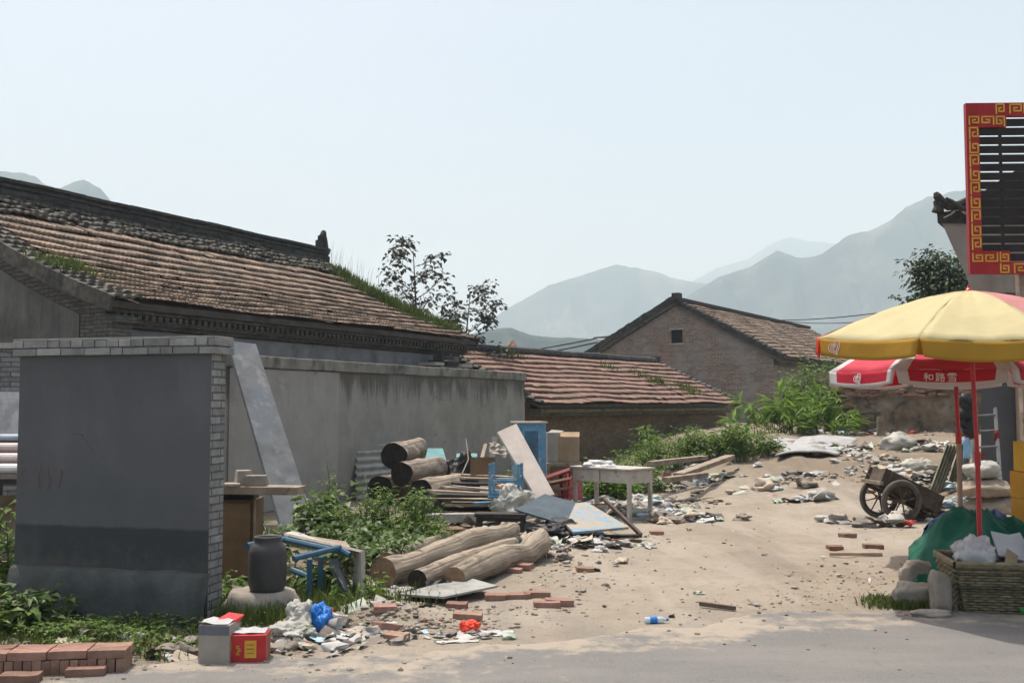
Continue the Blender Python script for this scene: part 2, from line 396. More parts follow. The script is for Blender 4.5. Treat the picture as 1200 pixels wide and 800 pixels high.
m_blue = mat('faded_blue_paint', (.07, .20, .33), (.16, .33, .46), 6, rough=.6, bump=.35, stains=(((.42, .42, .38), 8, .57, .66, .7), ((.10, .085, .07), 5, .6, .7, .7)))
m_bluemetal = mat('blue_enamelled_steel', (.035, .095, .155), (.065, .155, .235), 8, rough=.45, bump=.2, stains=(((.12, .07, .04), 9, .58, .66, .8),))
m_bluepeel = mat('peeling_blue_board', (.15, .25, .34), (.22, .32, .40), 8, rough=.6, bump=.3, stains=(((.33, .285, .21), 5, .42, .52, .95, (1, 1, 1)),))
m_slate = mat('dark_slate_board', (.03, .05, .065), (.075, .10, .12), 6, rough=.6, bump=.2)
m_teal = mat('teal_painted_board', (.11, .27, .28), (.17, .36, .37), 5, rough=.6, bump=.25, stains=(((.28, .3, .28), 6, .58, .7, .5),))
m_asb = mat('asbestos_cement', (.22, .225, .21), (.36, .36, .335), 5, bump=.5, stains=(((.15, .15, .13), 2, .52, .7, .6),))
m_asbgreen = mat('mossy_asbestos_sheet', (.16, .16, .11), (.27, .26, .19), 5, bump=.5, stains=(((.08, .08, .05), 2.5, .52, .68, .7),))
m_greyboard = mat('blue_grey_panel', (.10, .112, .12), (.19, .198, .20), 3, bump=.5, stains=(((.13, .155, .18), 2.0, .48, .62, .8, (1, 1, .5)), ((.25, .245, .235), 4, .56, .7, .7)))
m_iron = mat('corrugated_iron', (.25, .25, .235), (.40, .395, .37), 5, rough=.6, bump=.3, stains=(((.14, .1, .07), 3, .55, .7, .7),))
m_steel = mat('rusty_steel', (.055, .045, .038), (.13, .10, .08), 9, rough=.6, bump=.4, metal=.3)
m_rubber = mat('dusty_rubber', (.07, .065, .055), (.135, .12, .10), 9, rough=.85, bump=.3)
m_cartwood = mat('dark_cart_plank', (.055, .042, .033), (.14, .105, .08), 5, bump=.5, rnd=.3)
m_clay = mat('dark_glazed_stoneware', (.032, .031, .031), (.06, .057, .054), 5, rough=.55, bump=.15, spec=.4, stains=(((.12, .11, .1), 6, .6, .75, .5),))
m_stone = mat('pale_field_stone', (.21, .185, .155), (.37, .33, .28), 5, bump=.7, rnd=.3, stains=(((.17, .13, .11), 2.5, .54, .68, .6),))
m_brickr = mat('loose_red_brick', (.185, .105, .08), (.31, .19, .145), 9, bump=.6, rnd=.55, hue=.03, stains=(((.32, .26, .21), 6, .6, .72, .6), ((.06, .05, .045), 2.2, .62, .7, .6)))
m_carton = mat('brown_cardboard', (.27, .19, .115), (.38, .285, .18), 5, bump=.15, rnd=.25)
m_cartong = mat('grey_cardboard', (.30, .275, .24), (.42, .385, .33), 5, bump=.15, rnd=.2)
m_redbox = mat('red_printed_card', (.42, .025, .03), (.55, .05, .045), 4, rough=.45, bump=.1)
m_gold = mat('gold_paint', (.56, .30, .035), (.70, .42, .07), 6, rough=.45, bump=.15)
m_yellowcard = mat('yellow_printed_card', (.66, .42, .03), (.74, .50, .05), 3, rough=.5, bump=.08)
m_yellowcard2 = mat('orange_printed_card', (.60, .30, .02), (.70, .38, .035), 3, rough=.5, bump=.08)
m_card_dark = mat('dark_print', (.05, .02, .05), (.09, .03, .07), 4, rough=.5, bump=0)
m_blackprint = mat('black_print', (.02, .02, .02), (.03, .03, .03), 4, rough=.5, bump=0)
m_redsign = mat('red_sign_lacquer', (.27, .012, .016), (.36, .028, .03), 3, rough=.4, bump=.1)
m_slat = mat('dark_brown_slat', (.014, .011, .010), (.03, .024, .021), 5, rough=.5, bump=.2)
m_green = mat('green_tarpaulin', (.003, .068, .042), (.007, .11, .068), 3, rough=.6, bump=.25, bsc=60, spec=.2)
m_bluetarp = mat('blue_tarpaulin', (.008, .03, .16), (.02, .06, .26), 3, rough=.5, bump=.25, bsc=50)
m_wicker = mat('old_wicker', (.10, .085, .05), (.24, .205, .13), 16, bump=.4, rnd=.7, stains=(((.05, .045, .03), 3, .52, .68, .6),))
m_poly = mat('white_plastic_bag', (.50, .50, .50), (.66, .66, .66), 4, rough=.35, bump=.2, trans=.25, spec=.5)
m_polydirty = mat('dirty_woven_sack', (.30, .30, .27), (.46, .46, .41), 6, rough=.6, bump=.5, stains=(((.22, .19, .15), 3, .52, .68, .7), ((.3, .36, .3), 2, .6, .7, .5)))
m_sackbrown = mat('brown_filled_sack', (.20, .165, .125), (.32, .27, .21), 6, bump=.5, rnd=.3)
m_bluebag = mat('blue_plastic_bag', (.02, .16, .55), (.05, .25, .68), 5, rough=.35, bump=.2, trans=.2)
m_redbag = mat('orange_red_plastic', (.75, .06, .03), (.85, .10, .05), 5, rough=.4, bump=.1, trans=.2)
m_black = mat('black_plastic', (.012, .012, .013), (.035, .034, .034), 6, rough=.5, bump=.2)
m_pink = mat('pinkish_red_cloth', (.36, .05, .06), (.5, .11, .12), 6, bump=.3)
m_alum = mat('dull_aluminium', (.16, .16, .155), (.26, .26, .25), 6, rough=.45, bump=.1, metal=.5)
m_redpole = mat('red_enamel_pole', (.38, .02, .025), (.5, .04, .04), 9, rough=.35, bump=.1, spec=.4)
m_postwood = mat('unpainted_pole_wood', (.34, .24, .17), (.48, .36, .27), 5, bump=.3)
m_cable = mat('black_cable', (.02, .02, .02), (.035, .035, .035), 4, bump=0)
m_window = mat('dark_unglazed_opening', (.006, .006, .006), (.012, .012, .012), 4, bump=0)
m_stem = mat('green_stem', (.09, .12, .035), (.15, .17, .06), 6, bump=.2)
m_branch = mat('grey_brown_bark', (.065, .055, .045), (.14, .12, .095), 7, bump=.5)
m_leafA = mat('weed_leaf', (.075, .135, .022), (.145, .225, .045), 3, rough=.55, bump=.1, rnd=.75, hue=.035, trans=.38, spec=.4)
m_leafB = mat('broad_leaf', (.065, .115, .028), (.125, .19, .055), 3, rough=.5, bump=.1, rnd=.7, hue=.03, trans=.3, spec=.45)
m_leafC = mat('bright_spear_leaf', (.10, .18, .025), (.17, .28, .05), 3, rough=.5, bump=.1, rnd=.6, hue=.03, trans=.4)
m_leafD = mat('dark_tree_leaf', (.028, .048, .02), (.06, .09, .036), 3, rough=.55, bump=.1, rnd=.8, hue=.03, trans=.2, spec=.3)
m_leafE = mat('sooty_tree_leaf', (.05, .058, .048), (.09, .098, .08), 3, rough=.6, bump=.1, rnd=.8, trans=.12)
m_grass = mat('grass_blade', (.055, .085, .018), (.12, .16, .04), 2, rough=.6, bump=0, rnd=.8, hue=.04, trans=.3)
m_hill = mat('wooded_hillside', (.010, .022, .019), (.045, .065, .046), .012, bump=0, stains=(((.13, .12, .10), .007, .54, .64, .7),), detail=10)

def log_mat(name, c1, c2, crack):
    m, t, N, Lk, b = nt(name); u = attr(N, 'uu'); w = attr(N, 'vv'); a = math_(N, Lk, 'MULTIPLY', u, 6.28318)
    cb = N.new('ShaderNodeCombineXYZ'); Lk.new(math_(N, Lk, 'COSINE', a), cb.inputs[0]); Lk.new(math_(N, Lk, 'SINE', a), cb.inputs[1]); Lk.new(w, cb.inputs[2])
    mp = N.new('ShaderNodeMapping'); mp.inputs['Scale'].default_value = (1, 1, .55); Lk.new(cb.outputs[0], mp.inputs['Vector']); v = mp.outputs[0]
    g = noi(N, Lk, v, 6, 8, .7, .4); mp2 = N.new('ShaderNodeMapping'); mp2.inputs['Scale'].default_value = (1, 1, .16); Lk.new(cb.outputs[0], mp2.inputs['Vector'])
    f = noi(N, Lk, mp2.outputs[0], 5.0, 7, .62, .25); c = ramp(N, [(.25, c1), (.75, c2)]); Lk.new(g, c.inputs[0]); c = c.outputs[0]
    d = math_(N, Lk, 'ABSOLUTE', math_(N, Lk, 'SUBTRACT', f, .5)); ck = mask(N, Lk, d, .022, .002); gk = mask(N, Lk, noi(N, Lk, v, 1.6, 3), .46, .58); ck = math_(N, Lk, 'MULTIPLY', ck, gk)
    c = mixc(N, Lk, math_(N, Lk, 'MULTIPLY', mask(N, Lk, f, .56, .72), .5), c, tuple(q * .55 for q in c1))
    ob = coords(N, Lk); c = mixc(N, Lk, math_(N, Lk, 'MULTIPLY', mask(N, Lk, noi(N, Lk, ob, 4, 6), .56, .68), .65), c, tuple(q * .5 for q in c1))
    c = mixc(N, Lk, math_(N, Lk, 'MULTIPLY', ck, .9), c, crack); Lk.new(c, b.inputs['Base Color']); b.inputs['Roughness'].default_value = .85
    h = math_(N, Lk, 'SUBTRACT', math_(N, Lk, 'ADD', math_(N, Lk, 'MULTIPLY', f, .8), math_(N, Lk, 'MULTIPLY', g, .5)), math_(N, Lk, 'MULTIPLY', ck, 1.2)); bumpn(N, Lk, b, h, .9, .02); return m
m_log = log_mat('barkless_log_wood', (.21, .17, .125), (.41, .355, .28), (.035, .028, .022))
m_bark = log_mat('flaking_log_bark', (.15, .115, .085), (.40, .35, .29), (.03, .02, .015))
def litter_mat():
    m, t, N, Lk, b = nt('mixed_litter'); a = attr(N, 'rnd')
    c = ramp(N, [(0, (.42, .42, .40)), (.14, (.30, .29, .27)), (.38, (.21, .19, .165)), (.56, (.44, .45, .44)), (.64, (.38, .44, .36)), (.73, (.2, .17, .14)), (.82, (.42, .36, .28)), (.9, (.10, .09, .085)), (.955, (.35, .5, .6)), (.98, (.5, .08, .06))], 'CONSTANT')
    Lk.new(a, c.inputs[0]); v = coords(N, Lk); k = mask(N, Lk, noi(N, Lk, v, 9, 6), .48, .7)
    k = math_(N, Lk, 'MULTIPLY', k, .55); cc = mixc(N, Lk, k, c.outputs[0], (.24, .2, .15))
    Lk.new(cc, b.inputs['Base Color']); b.inputs['Roughness'].default_value = .6
    bumpn(N, Lk, b, noi(N, Lk, v, 60, 4), .3, .01); return m
m_litter = litter_mat()
def rubble_mat():
    m, t, N, Lk, b = nt('rubble'); a = attr(N, 'rnd')
    c = ramp(N, [(0, (.27, .235, .19)), (.3, (.22, .19, .155)), (.52, (.30, .265, .22)), (.7, (.15, .13, .105)), (.88, (.25, .13, .09)), (.94, (.36, .34, .30))], 'CONSTANT')
    Lk.new(a, c.inputs[0]); v = coords(N, Lk); f = noi(N, Lk, v, 25, 6)
    rp = ramp(N, [(.3, (.65, .65, .65)), (.7, (1.2, 1.2, 1.2))]); Lk.new(f, rp.inputs[0])
    Lk.new(mixc(N, Lk, 1, c.outputs[0], rp.outputs[0], 'MULTIPLY'), b.inputs['Base Color']); b.inputs['Roughness'].default_value = .95
    bumpn(N, Lk, b, f, .5, .01); return m
m_rubble = rubble_mat()
# ------------------------------------------------------------------ ground, road, hills, haze
def ground_mat():
    m, t, N, Lk, b = nt('trodden_dirt'); v = coords(N, Lk)
    f1 = noi(N, Lk, v, .55, 8, .62); f2 = noi(N, Lk, v, 6, 8, .7); f3 = noi(N, Lk, v, 38, 5, .7)
    c = ramp(N, [(.3, (.255, .220, .172)), (.5, (.33, .290, .232)), (.72, (.395, .355, .294))]); Lk.new(f1, c.inputs[0]); c = c.outputs[0]
    k = math_(N, Lk, 'MULTIPLY', mask(N, Lk, f2, .50, .70), .55); c = mixc(N, Lk, k, c, (.20, .177, .147))
    k = math_(N, Lk, 'MULTIPLY', mask(N, Lk, f3, .58, .68), .6); c = mixc(N, Lk, k, c, (.15, .132, .11))
    k = math_(N, Lk, 'MULTIPLY', mask(N, Lk, f3, .40, .30), .45); c = mixc(N, Lk, k, c, (.40, .375, .33))
    # wheel tracks worn pale along the lane
    tv = coords(N, Lk, (1, .13, 1)); wt = noi(N, Lk, tv, 1.5, 5, .55, .6)
    k = math_(N, Lk, 'MULTIPLY', mask(N, Lk, wt, .52, .62), .45); c = mixc(N, Lk, k, c, (.385, .352, .298))
    w2 = noi(N, Lk, coords(N, Lk, (1, .3, 1), off=(4, 9, 2)), 1.1, 8, .62, .8)
    k = math_(N, Lk, 'MULTIPLY', mask(N, Lk, w2, .52, .66), .5); c = mixc(N, Lk, k, c, (.23, .213, .188))
    # darker damp soil left of the lane where rubbish has rotted in
    tc = N.new('ShaderNodeTexCoord'); sp = N.new('ShaderNodeSeparateXYZ'); Lk.new(tc.outputs['Object'], sp.inputs[0])
    side = math_(N, Lk, 'SUBTRACT', math_(N, Lk, 'MULTIPLY', sp.outputs[1], .27), math_(N, Lk, 'ADD', sp.outputs[0], 3.0))
    side = math_(N, Lk, 'ADD', side, math_(N, Lk, 'MULTIPLY', f2, 2.2))
    k = math_(N, Lk, 'MULTIPLY', mask(N, Lk, side, .9, 2.2), .6); c = mixc(N, Lk, k, c, (.15, .125, .09))
    # turned brown earth on the rubbish slope at the back right
    bk_ = math_(N, Lk, 'ADD', math_(N, Lk, 'MULTIPLY', sp.outputs[0], .5), math_(N, Lk, 'MULTIPLY', sp.outputs[1], .32)); bk_ = math_(N, Lk, 'ADD', bk_, math_(N, Lk, 'MULTIPLY', f1, 1.6))
    k = math_(N, Lk, 'MULTIPLY', mask(N, Lk, math_(N, Lk, 'ADD', bk_, math_(N, Lk, 'MULTIPLY', f2, 1.2)), 10.0, 11.0), .6); c = mixc(N, Lk, k, c, (.185, .145, .105))
    Lk.new(c, b.inputs['Base Color']); b.inputs['Roughness'].default_value = .95; b.inputs['Specular IOR Level'].default_value = .1
    h = math_(N, Lk, 'ADD', math_(N, Lk, 'MULTIPLY', f2, 1.6), math_(N, Lk, 'MULTIPLY', f3, .7)); f4 = noi(N, Lk, v, 120, 3, .7); h = math_(N, Lk, 'ADD', h, math_(N, Lk, 'MULTIPLY', f4, .35)); bumpn(N, Lk, b, h, .75, .035); return m
def road_mat():
    m, t, N, Lk, b = nt('dusty_asphalt'); v = coords(N, Lk)
    f = noi(N, Lk, v, 90, 4, .7); g = noi(N, Lk, coords(N, Lk, (.35, 1, 1)), 1.6, 7, .6); g2 = noi(N, Lk, v, 5, 7, .65)
    c = ramp(N, [(.3, (.12, .118, .113)), (.7, (.20, .197, .190))]); Lk.new(f, c.inputs[0]); c = c.outputs[0]
    k = math_(N, Lk, 'MULTIPLY', mask(N, Lk, g, .38, .66), .6); c = mixc(N, Lk, k, c, (.215, .206, .19))
    k = math_(N, Lk, 'MULTIPLY', mask(N, Lk, g2, .58, .72), .5); c = mixc(N, Lk, k, c, (.09, .083, .076))
    e = attr(N, 'vv')                                   # 1 at the crumbling edge, 0 a metre in
    e = math_(N, Lk, 'ADD', e, math_(N, Lk, 'MULTIPLY', math_(N, Lk, 'SUBTRACT', g2, .5), 2.0)); lowf = noi(N, Lk, coords(N, Lk, (.6, 1.4, 1), off=(2, 7, 1)), .9, 6, .6)
    e = math_(N, Lk, 'ADD', e, math_(N, Lk, 'MULTIPLY', math_(N, Lk, 'SUBTRACT', lowf, .5), 2.6))
    k = mask(N, Lk, e, .50, 1.05); c = mixc(N, Lk, math_(N, Lk, 'MULTIPLY', k, .95), c, (.325, .286, .23))
    Lk.new(c, b.inputs['Base Color']); b.inputs['Roughness'].default_value = .9; b.inputs['Specular IOR Level'].default_value = .15
    h = math_(N, Lk, 'ADD', f, math_(N, Lk, 'MULTIPLY', g2, 1.0)); bumpn(N, Lk, b, h, .5, .012); return m
def spaced(lo, a, b_, hi, step, g=1.25):
    xs = []; x = a
    while x < b_: xs.append(x); x += step
    s = step
    while x < hi: xs.append(x); s *= g; x += s
    xs.append(hi); s = step; x = a; pre = []
    while True:
        s *= g; x -= s
        if x <= lo: pre.append(lo); break
        pre.append(x)
    return pre[::-1] + xs
xs = spaced(-6000, -9, 13, 6000, .11); ys = spaced(-400, 5.6, 31, 7500, .11)
g = MB(); nx = len(xs)
g.add([(x, y, gz(x, y)) for y in ys for x in xs], [(j * nx + i, j * nx + i + 1, (j + 1) * nx + i + 1, (j + 1) * nx + i) for j in range(len(ys) - 1) for i in range(nx - 1)])
struct(g.build('ground', ground_mat(), smooth=True), 'pale trodden dirt of the lane and the waste ground')

rd = MB(); rx = [-60, -40, -25] + [-16 + i * .05 for i in range(640)] + [16, 25, 40, 60]; tt = [0, .04, .1, .2, .35, .5, .7, 1.0, 1.3, 2.5, 4.5]
vs_, uv_ = [], []
for t_ in tt:
    for x in rx:
        e = road_edge(x) + .20 * nz(x * .8, 5) + .11 * nz(x * 2.6, 8) + .06 * nz(x * 7, 3) + .03 * nz(x * 17, 3)
        vs_.append((x, (e - t_) if t_ < 4.5 else -3.0, .006 if t_ else -.012)); uv_.append((0, max(0, 1 - t_ / 1.3)))
n_ = len(rx)
rd.add(vs_, [(j * n_ + i, (j + 1) * n_ + i, (j + 1) * n_ + i + 1, j * n_ + i + 1) for j in range(len(tt) - 1) for i in range(n_ - 1)], 0, uv_)
struct(rd.build('road', road_mat(), smooth=True), 'dusty grey asphalt road with a crumbling edge')

def mountain(label, D, prof, seed, rough=.05):
    mb = MB(); prof = [P(px, py, D) for px, py in prof]
    x0, x1 = prof[0].x, prof[-1].x; n = 150; m_ = 26; vs = []
    for j in range(-m_, m_ + 1):
        t = abs(j) / m_
        for i in range(n + 1):
            x = x0 + (x1 - x0) * i / n
            for a, b in zip(prof, prof[1:]):
                if a.x <= x <= b.x + 1e-6: h = a.z + (b.z - a.z) * (x - a.x) / (b.x - a.x)
            env = min(1, i / 10, (n - i) / 10); sc = D * .03
            ridge = abs(nz(x / sc + seed, j * .16, seed)); ridge2 = abs(nz(x / sc * 2.6 + seed, j * .35, seed + 4))
            fall = (1 - t) ** 1.25
            z = h * fall * (1 - (.5 * ridge + .28 * ridge2) * min(1, t * 3.2))
            z += h * rough * .35 * nz(x / (sc * .22), seed, j * .8) * (1 if j else .6) * fall
            vs.append((x, D + j / m_ * h * 1.5 + sc * .5 * nz(x / sc, 3, seed), max(-.3, z * env - .3)))
    k = n + 1
    mb.add(vs, [(j * k + i, j * k + i + 1, (j + 1) * k + i + 1, (j + 1) * k + i) for j in range(2 * m_) for i in range(n)])
    o = mb.build('mountain', m_hill, smooth=True); return struct(o, label)
mountain('twin rounded hilltops behind the long tiled roof', 1500, [(-420, 330), (-250, 260), (-60, 222), (0, 203), (22, 201), (40, 205), (52, 216), (70, 222), (85, 214), (100, 211), (114, 219), (128, 236), (170, 285), (230, 340), (330, 400), (420, 440)], 1.3)
mountain('pale grey-blue ridge rising in the middle distance', 2500, [(430, 450), (500, 410), (560, 388), (590, 364), (640, 336), (690, 319), (720, 311), (745, 314), (780, 322), (830, 334), (900, 352), (1000, 390), (1080, 440)], 4.1)
mountain('palest farthest ridge almost lost in the haze', 4000, [(690, 440), (740, 380), (800, 336), (840, 314), (880, 302), (903, 286), (925, 278), (945, 281), (965, 283), (1000, 290), (1060, 330), (1150, 420)], 8.2)
mountain('large blue mountain rising to the right behind the gabled house', 1750, [(660, 450), (740, 390), (800, 350), (840, 326), (880, 312), (908, 295), (925, 297), (945, 301), (962, 298), (980, 285), (1000, 273), (1018, 270), (1040, 260), (1068, 239), (1090, 229), (1130, 223), (1200, 214), (1300, 235), (1500, 330), (1700, 430)], 2.6)
mountain('low wooded hill just above the small brick house', 750, [(380, 450), (470, 420), (530, 398), (575, 385), (600, 383), (620, 391), (650, 395), (700, 397), (760, 408), (850, 430), (980, 455)], 6.4)

def haze(dens):
    mb = MB(); mb.box((0, 3400, 449), (11900, 8100, 900))
    m = bpy.data.materials.new('haze'); m.use_nodes = True; t = m.node_tree; t.nodes.remove(t.nodes['Principled BSDF'])
    v = t.nodes.new('ShaderNodeVolumePrincipled'); v.inputs['Color'].default_value = (.66, .87, 1.0, 1); v.inputs['Absorption Color'].default_value = (.3, .3, .3, 1); v.inputs['Density'].default_value = dens; v.inputs['Anisotropy'].default_value = 0
    t.links.new(v.outputs[0], t.nodes['Material Output'].inputs['Volume'])
    o = mb.build('haze', m); o['kind'] = 'stuff'; o['label'] = 'thin summer haze over the whole valley'; return o
haze(.0005)

# ------------------------------------------------------------------ tiled roofs
def flat_tiles(mb, L, zf, s0, s1, n, tw, x0=0, lift=.05, jit=1.0, sag=0.04, seed=0, back=None):
    """courses of interlocking tiles: x along the eave, s up the slope, zf(s) the height of the bed"""
    st_ = (s1 - s0) / n; m = int(L / tw)
    prof = [(0, .004), (.16, .022), (.32, .004), (.5, .004), (.66, .022), (.82, .004), (1, .004)]
    for k in range(n):
        sa = s0 + k * st_; sb = sa + st_ * 1.12
        rc = rng.random()
        for j in range(m):
            xa = x0 + j * L / m; w = L / m * .985
            dz = jit * rng.uniform(-.009, .009) + sag * nz(xa * .45, sa * .5, seed); ds = jit * rng.uniform(-.018, .012); tilt = jit * rng.uniform(-.012, .012)
            if rng.random() < .04: ds -= rng.uniform(.04, .12); dz += .02; tilt *= 3
            vs = []
            for (q, h) in prof:
                x = xa + q * w
                for (s_, l_) in ((sa + ds, lift), (sb + ds, .012)):
                    y = s_ if back is None else back - s_
                    vs.append((x, y, zf(s_) + l_ + h + dz + tilt * (q - .5)))
            np_ = len(prof); fs = []
            for i in range(np_ - 1): fs.append((2 * i, 2 * i + 2, 2 * i + 3, 2 * i + 1))
            base = len(vs)                         # front lip
            for (q, h) in prof: 
                y = (sa + ds + .006) if back is None else back - (sa + ds + .006)
                vs.append((xa + q * w, y, zf(sa + ds) + lift + h + dz + tilt * (q - .5) - (.05 if k else .02)))
            for i in range(np_ - 1): fs.append((base + i, base + i + 1, 2 * i + 2, 2 * i))
            if back is not None: fs = [f[::-1] for f in fs]
            mb.add(vs, fs, min(1, max(0, .55 * rng.random() + .3 * rc + .3 * (nz(xa * .7, sa * .9, 3) + .3))))
def cup_tiles(mb, xs_, s0, s1, n, zf, w=.2, lift=.05, h=.055, back=None, sag=.03, seed=0, jit=1.0):
    st_ = (s1 - s0) / n
    for k in range(n):
        for x in xs_:
            if jit > 1 and rng.random() < .05: continue
            sa = s0 + k * st_; sb = sa + st_ * 1.25; dz = jit * rng.uniform(-.01, .012) + sag * nz(x * .5, sa, seed); dx = jit * rng.uniform(-.015, .015); sa += (jit - 1) * rng.uniform(-.03, .03); vs = []
            for i in range(7):
                a = math.pi * i / 6; cx, cz = -math.cos(a) * w * .5, math.sin(a) * h
                for (s_, l_) in ((sa, lift), (sb, .015)):
                    y = s_ if back is None else back - s_
                    vs.append((x + dx + cx, y, zf(s_) + l_ + cz + dz))
            b0 = len(vs)
            for i in range(7):
                a = math.pi * i / 6; y = sa + .01 if back is None else back - sa - .01
                vs.append((x + dx - math.cos(a) * w * .5 * .7, y, zf(sa) + lift - .02 + math.sin(a) * h * .55 + dz))
            fs = [(2 * i, 2 * i + 2, 2 * i + 3, 2 * i + 1) for i in range(6)] + [(b0 + i, b0 + i + 1, 2 * i + 2, 2 * i) for i in range(6)]
            if back is not None: fs = [f[::-1] for f in fs]
            mb.add(vs, fs)
def roof_slab(mb, x0, x1, D, zf, th=.12, n=10, over=0.0):
    """closed slab under the tiles, both slopes; D is half the depth"""
    pr = [(-over + (D + over) * i / n, zf(-over + (D + over) * i / n)) for i in range(n + 1)]
    pr = pr + [(2 * D - s, z) for s, z in pr[-2::-1]]
    k = len(pr); vs = []
    for x in (x0, x1):
        vs += [(x, y, z) for y, z in pr] + [(x, y, z - th) for y, z in pr]
    fs = []
    for i in range(k - 1):
        fs += [(i, 2 * k + i, 2 * k + i + 1, i + 1), (k + i + 1, 3 * k + i + 1, 3 * k + i, k + i), (i, i + 1, k + i + 1, k + i), (2 * k + i + 1, 2 * k + i, 3 * k + i, 3 * k + i + 1)]
    fs += [(0, k, 3 * k, 2 * k), (k - 1, 3 * k - 1, 4 * k - 1, 2 * k - 1)]
    mb.add(vs, fs)
def wall_gabled(mb, x0, x1, D, inset, zf, base=-.3, th=.13):
    pr = [(inset, base)] + [(inset + (D - inset) * i / 8, zf(inset + (D - inset) * i / 8) - th) for i in range(9)]
    pr = pr + [(2 * D - s, z) for s, z in pr[-2::-1]]; k = len(pr)
    vs = [(x0, y, z) for y, z in pr] + [(x1, y, z) for y, z in pr]
    mb.add(vs, [tuple(range(k - 1, -1, -1)), tuple(range(k, 2 * k))] + [(i, k + i, k + i + 1, i + 1) for i in range(k - 1)] + [(k - 1, 2 * k - 1, k, 0)])

m_gable = mat('sooty_gable_render', (.10, .098, .09), (.17, .165, .152), 2, bump=.25, stains=(((.06, .058, .054), 1.4, .5, .7, .7, (1, 1, .3)),))
# --- the long old house
LA, DA = 12.3, 5.15
aA = math.atan2(5.54, 11.0); eA = Vector((-6.46, 16.5, 0))
house = thing('tiled_house', 'long old house with a weathered clay tile roof and dark ridge behind the cement wall', 'house', eA, math.pi / 2 - aA)
zA = lambda s: 3.4 + 2.46 * (s / DA) - .24 * math.sin(math.pi * min(1, max(0, s / DA))) if s > 0 else 3.4 + s * .35
w = MB(); wall_gabled(w, .22, LA - .22, DA, .42, zA, th=.2); w.build('wall', m_dkbrick, house)
m_eave = mat('eave_wood_and_shadow', (.05, .042, .035), (.10, .085, .07), 4, bump=.4)  # dark wood colour also stands in for the shadow along the eave
r_ = MB(); r0_ = MB(); roof_slab(r0_, 0, LA, DA, zA, .11, 12, -.03)
flat_tiles(r_, LA - 1.05, zA, -.02, 4.32, 12, .225, x0=.62, lift=.105, jit=.8, sag=.05)
flat_tiles(r_, LA - 1.05, zA, -.02, 5.0, 14, .235, x0=.62, lift=.05, back=2 * DA)
ro = r0_.build('roof', m_eave, house); r_.build('tile_courses', m_redtile, ro)
gb = MB(); n_ = int((LA - .1) / .19)
cup_tiles(gb, [.1 + i * .165 for i in range(int((LA - .1) / .165))], 4.26, 5.05, 4, zA, w=.17, lift=.11, h=.06, jit=2.2, sag=.06)
gb.build('grey_tile_band', m_greytile, ro)
vg = MB(); cup_tiles(vg, [.06, .25, .44], -.08, 3.95, 19, zA, w=.2, lift=.09, h=.07)
vg2 = MB(); cup_tiles(vg2, [LA - .06, LA - .25], -.08, 3.95, 19, zA, w=.2, lift=.09, h=.07)
for x in (-.03, LA + .03):
    for i in range(14):
        vgx = vg if x < 1 else vg2
        s0 = -.05 + i * .37; vgx.slab([(x - .03, s0, zA(s0) + .1), (x + .03, s0, zA(s0) + .1), (x + .03, s0 + .39, zA(s0 + .39) + .1), (x - .03, s0 + .39, zA(s0 + .39) + .1)], .26)
vg.build('verge_tiles', m_greytile, ro); vg2.build('verge_tiles', m_greytile, ro)
rg = MB(); zt = zA(DA)
for i in range(30):                                  # stacked ridge of thin courses
    xa = -.05 + i * (LA + .1) / 30; dz = .03 * nz(xa * .6, 2)
    for (hh, ww, z0) in ((.30, .40, -.17), (.09, .42, .06), (.06, .30, .15), (.05, .36, .21), (.06, .28, .26), (.07, .38, .32)):
        rg.box((xa + .2, DA, zt + z0 + hh / 2 + dz), (.412, ww + rng.uniform(-.015, .015), hh))
rdg = rg.build('ridge', m_ridge, ro)
fi = MB(); fi.tube([(LA + .02, DA, zt + .36), (LA, DA, zt + .55), (LA - .06, DA, zt + .72), (LA + .02, DA, zt + .86), (LA + .07, DA, zt + .80)], [.13, .15, .11, .10, .04], 8, jit=.5)
fi.box((LA - .15, DA, zt + .52), (.26, .16, .2)); fi.tube([(LA - .16, DA, zt + .55), (LA - .2, DA, zt + .76)], [.07, .05], 6, jit=.4)
fi.tube([(LA, DA, zt + .30), (LA + .22, DA, zt + .33), (LA + .30, DA, zt + .42)], [.10, .07, .04], 6)
fi.build('ridge_ornament', m_ridge, rdg, auto=50)
co = MB()
for (y0, z0, hh, dd) in ((.40, 3.02, .06, .10), (.32, 3.085, .06, .18), (.22, 3.235, .07, .3)):
    co.box((LA / 2, y0 + dd / 2 - .1, z0 + hh / 2), (LA - .3, dd, hh))
x = .25
while x < LA - .25:
    co.box((x, .26, 3.19), (.085, .22, .085)); x += .155
co.build('cornice', m_dkbrick, house)
pl = MB(); pl.box((LA / 2 + .1, .40, 2.78), (LA - .9, .035, .42)); pl.build('plaster_band', mat('blue_grey_old_plaster', (.15, .155, .16), (.24, .245, .25), 2, bump=.25, stains=(((.08, .08, .08), 1.5, .52, .68, .6),)), house)
gp = MB()
pr = [(1.0, 2.75)] + [(1.0 + (DA - 1.0) * i / 6, zA(1.0 + (DA - 1.0) * i / 6) - .5) for i in range(7)]
pr = pr + [(2 * DA - s, z) for s, z in pr[-2::-1]]; k = len(pr)
gp.add([(.20, y, z) for y, z in pr] + [(.232, y, z) for y, z in pr], [tuple(range(k)), tuple(range(2 * k - 1, k - 1, -1))] + [(i, k + i, (i + 1) % k + k, (i + 1) % k) for i in range(k)])
gp.build('gable_plaster', m_gable, house, flipfix=True)
bb = MB()                                            # corbelled barge under the left verge and the eave shoulder
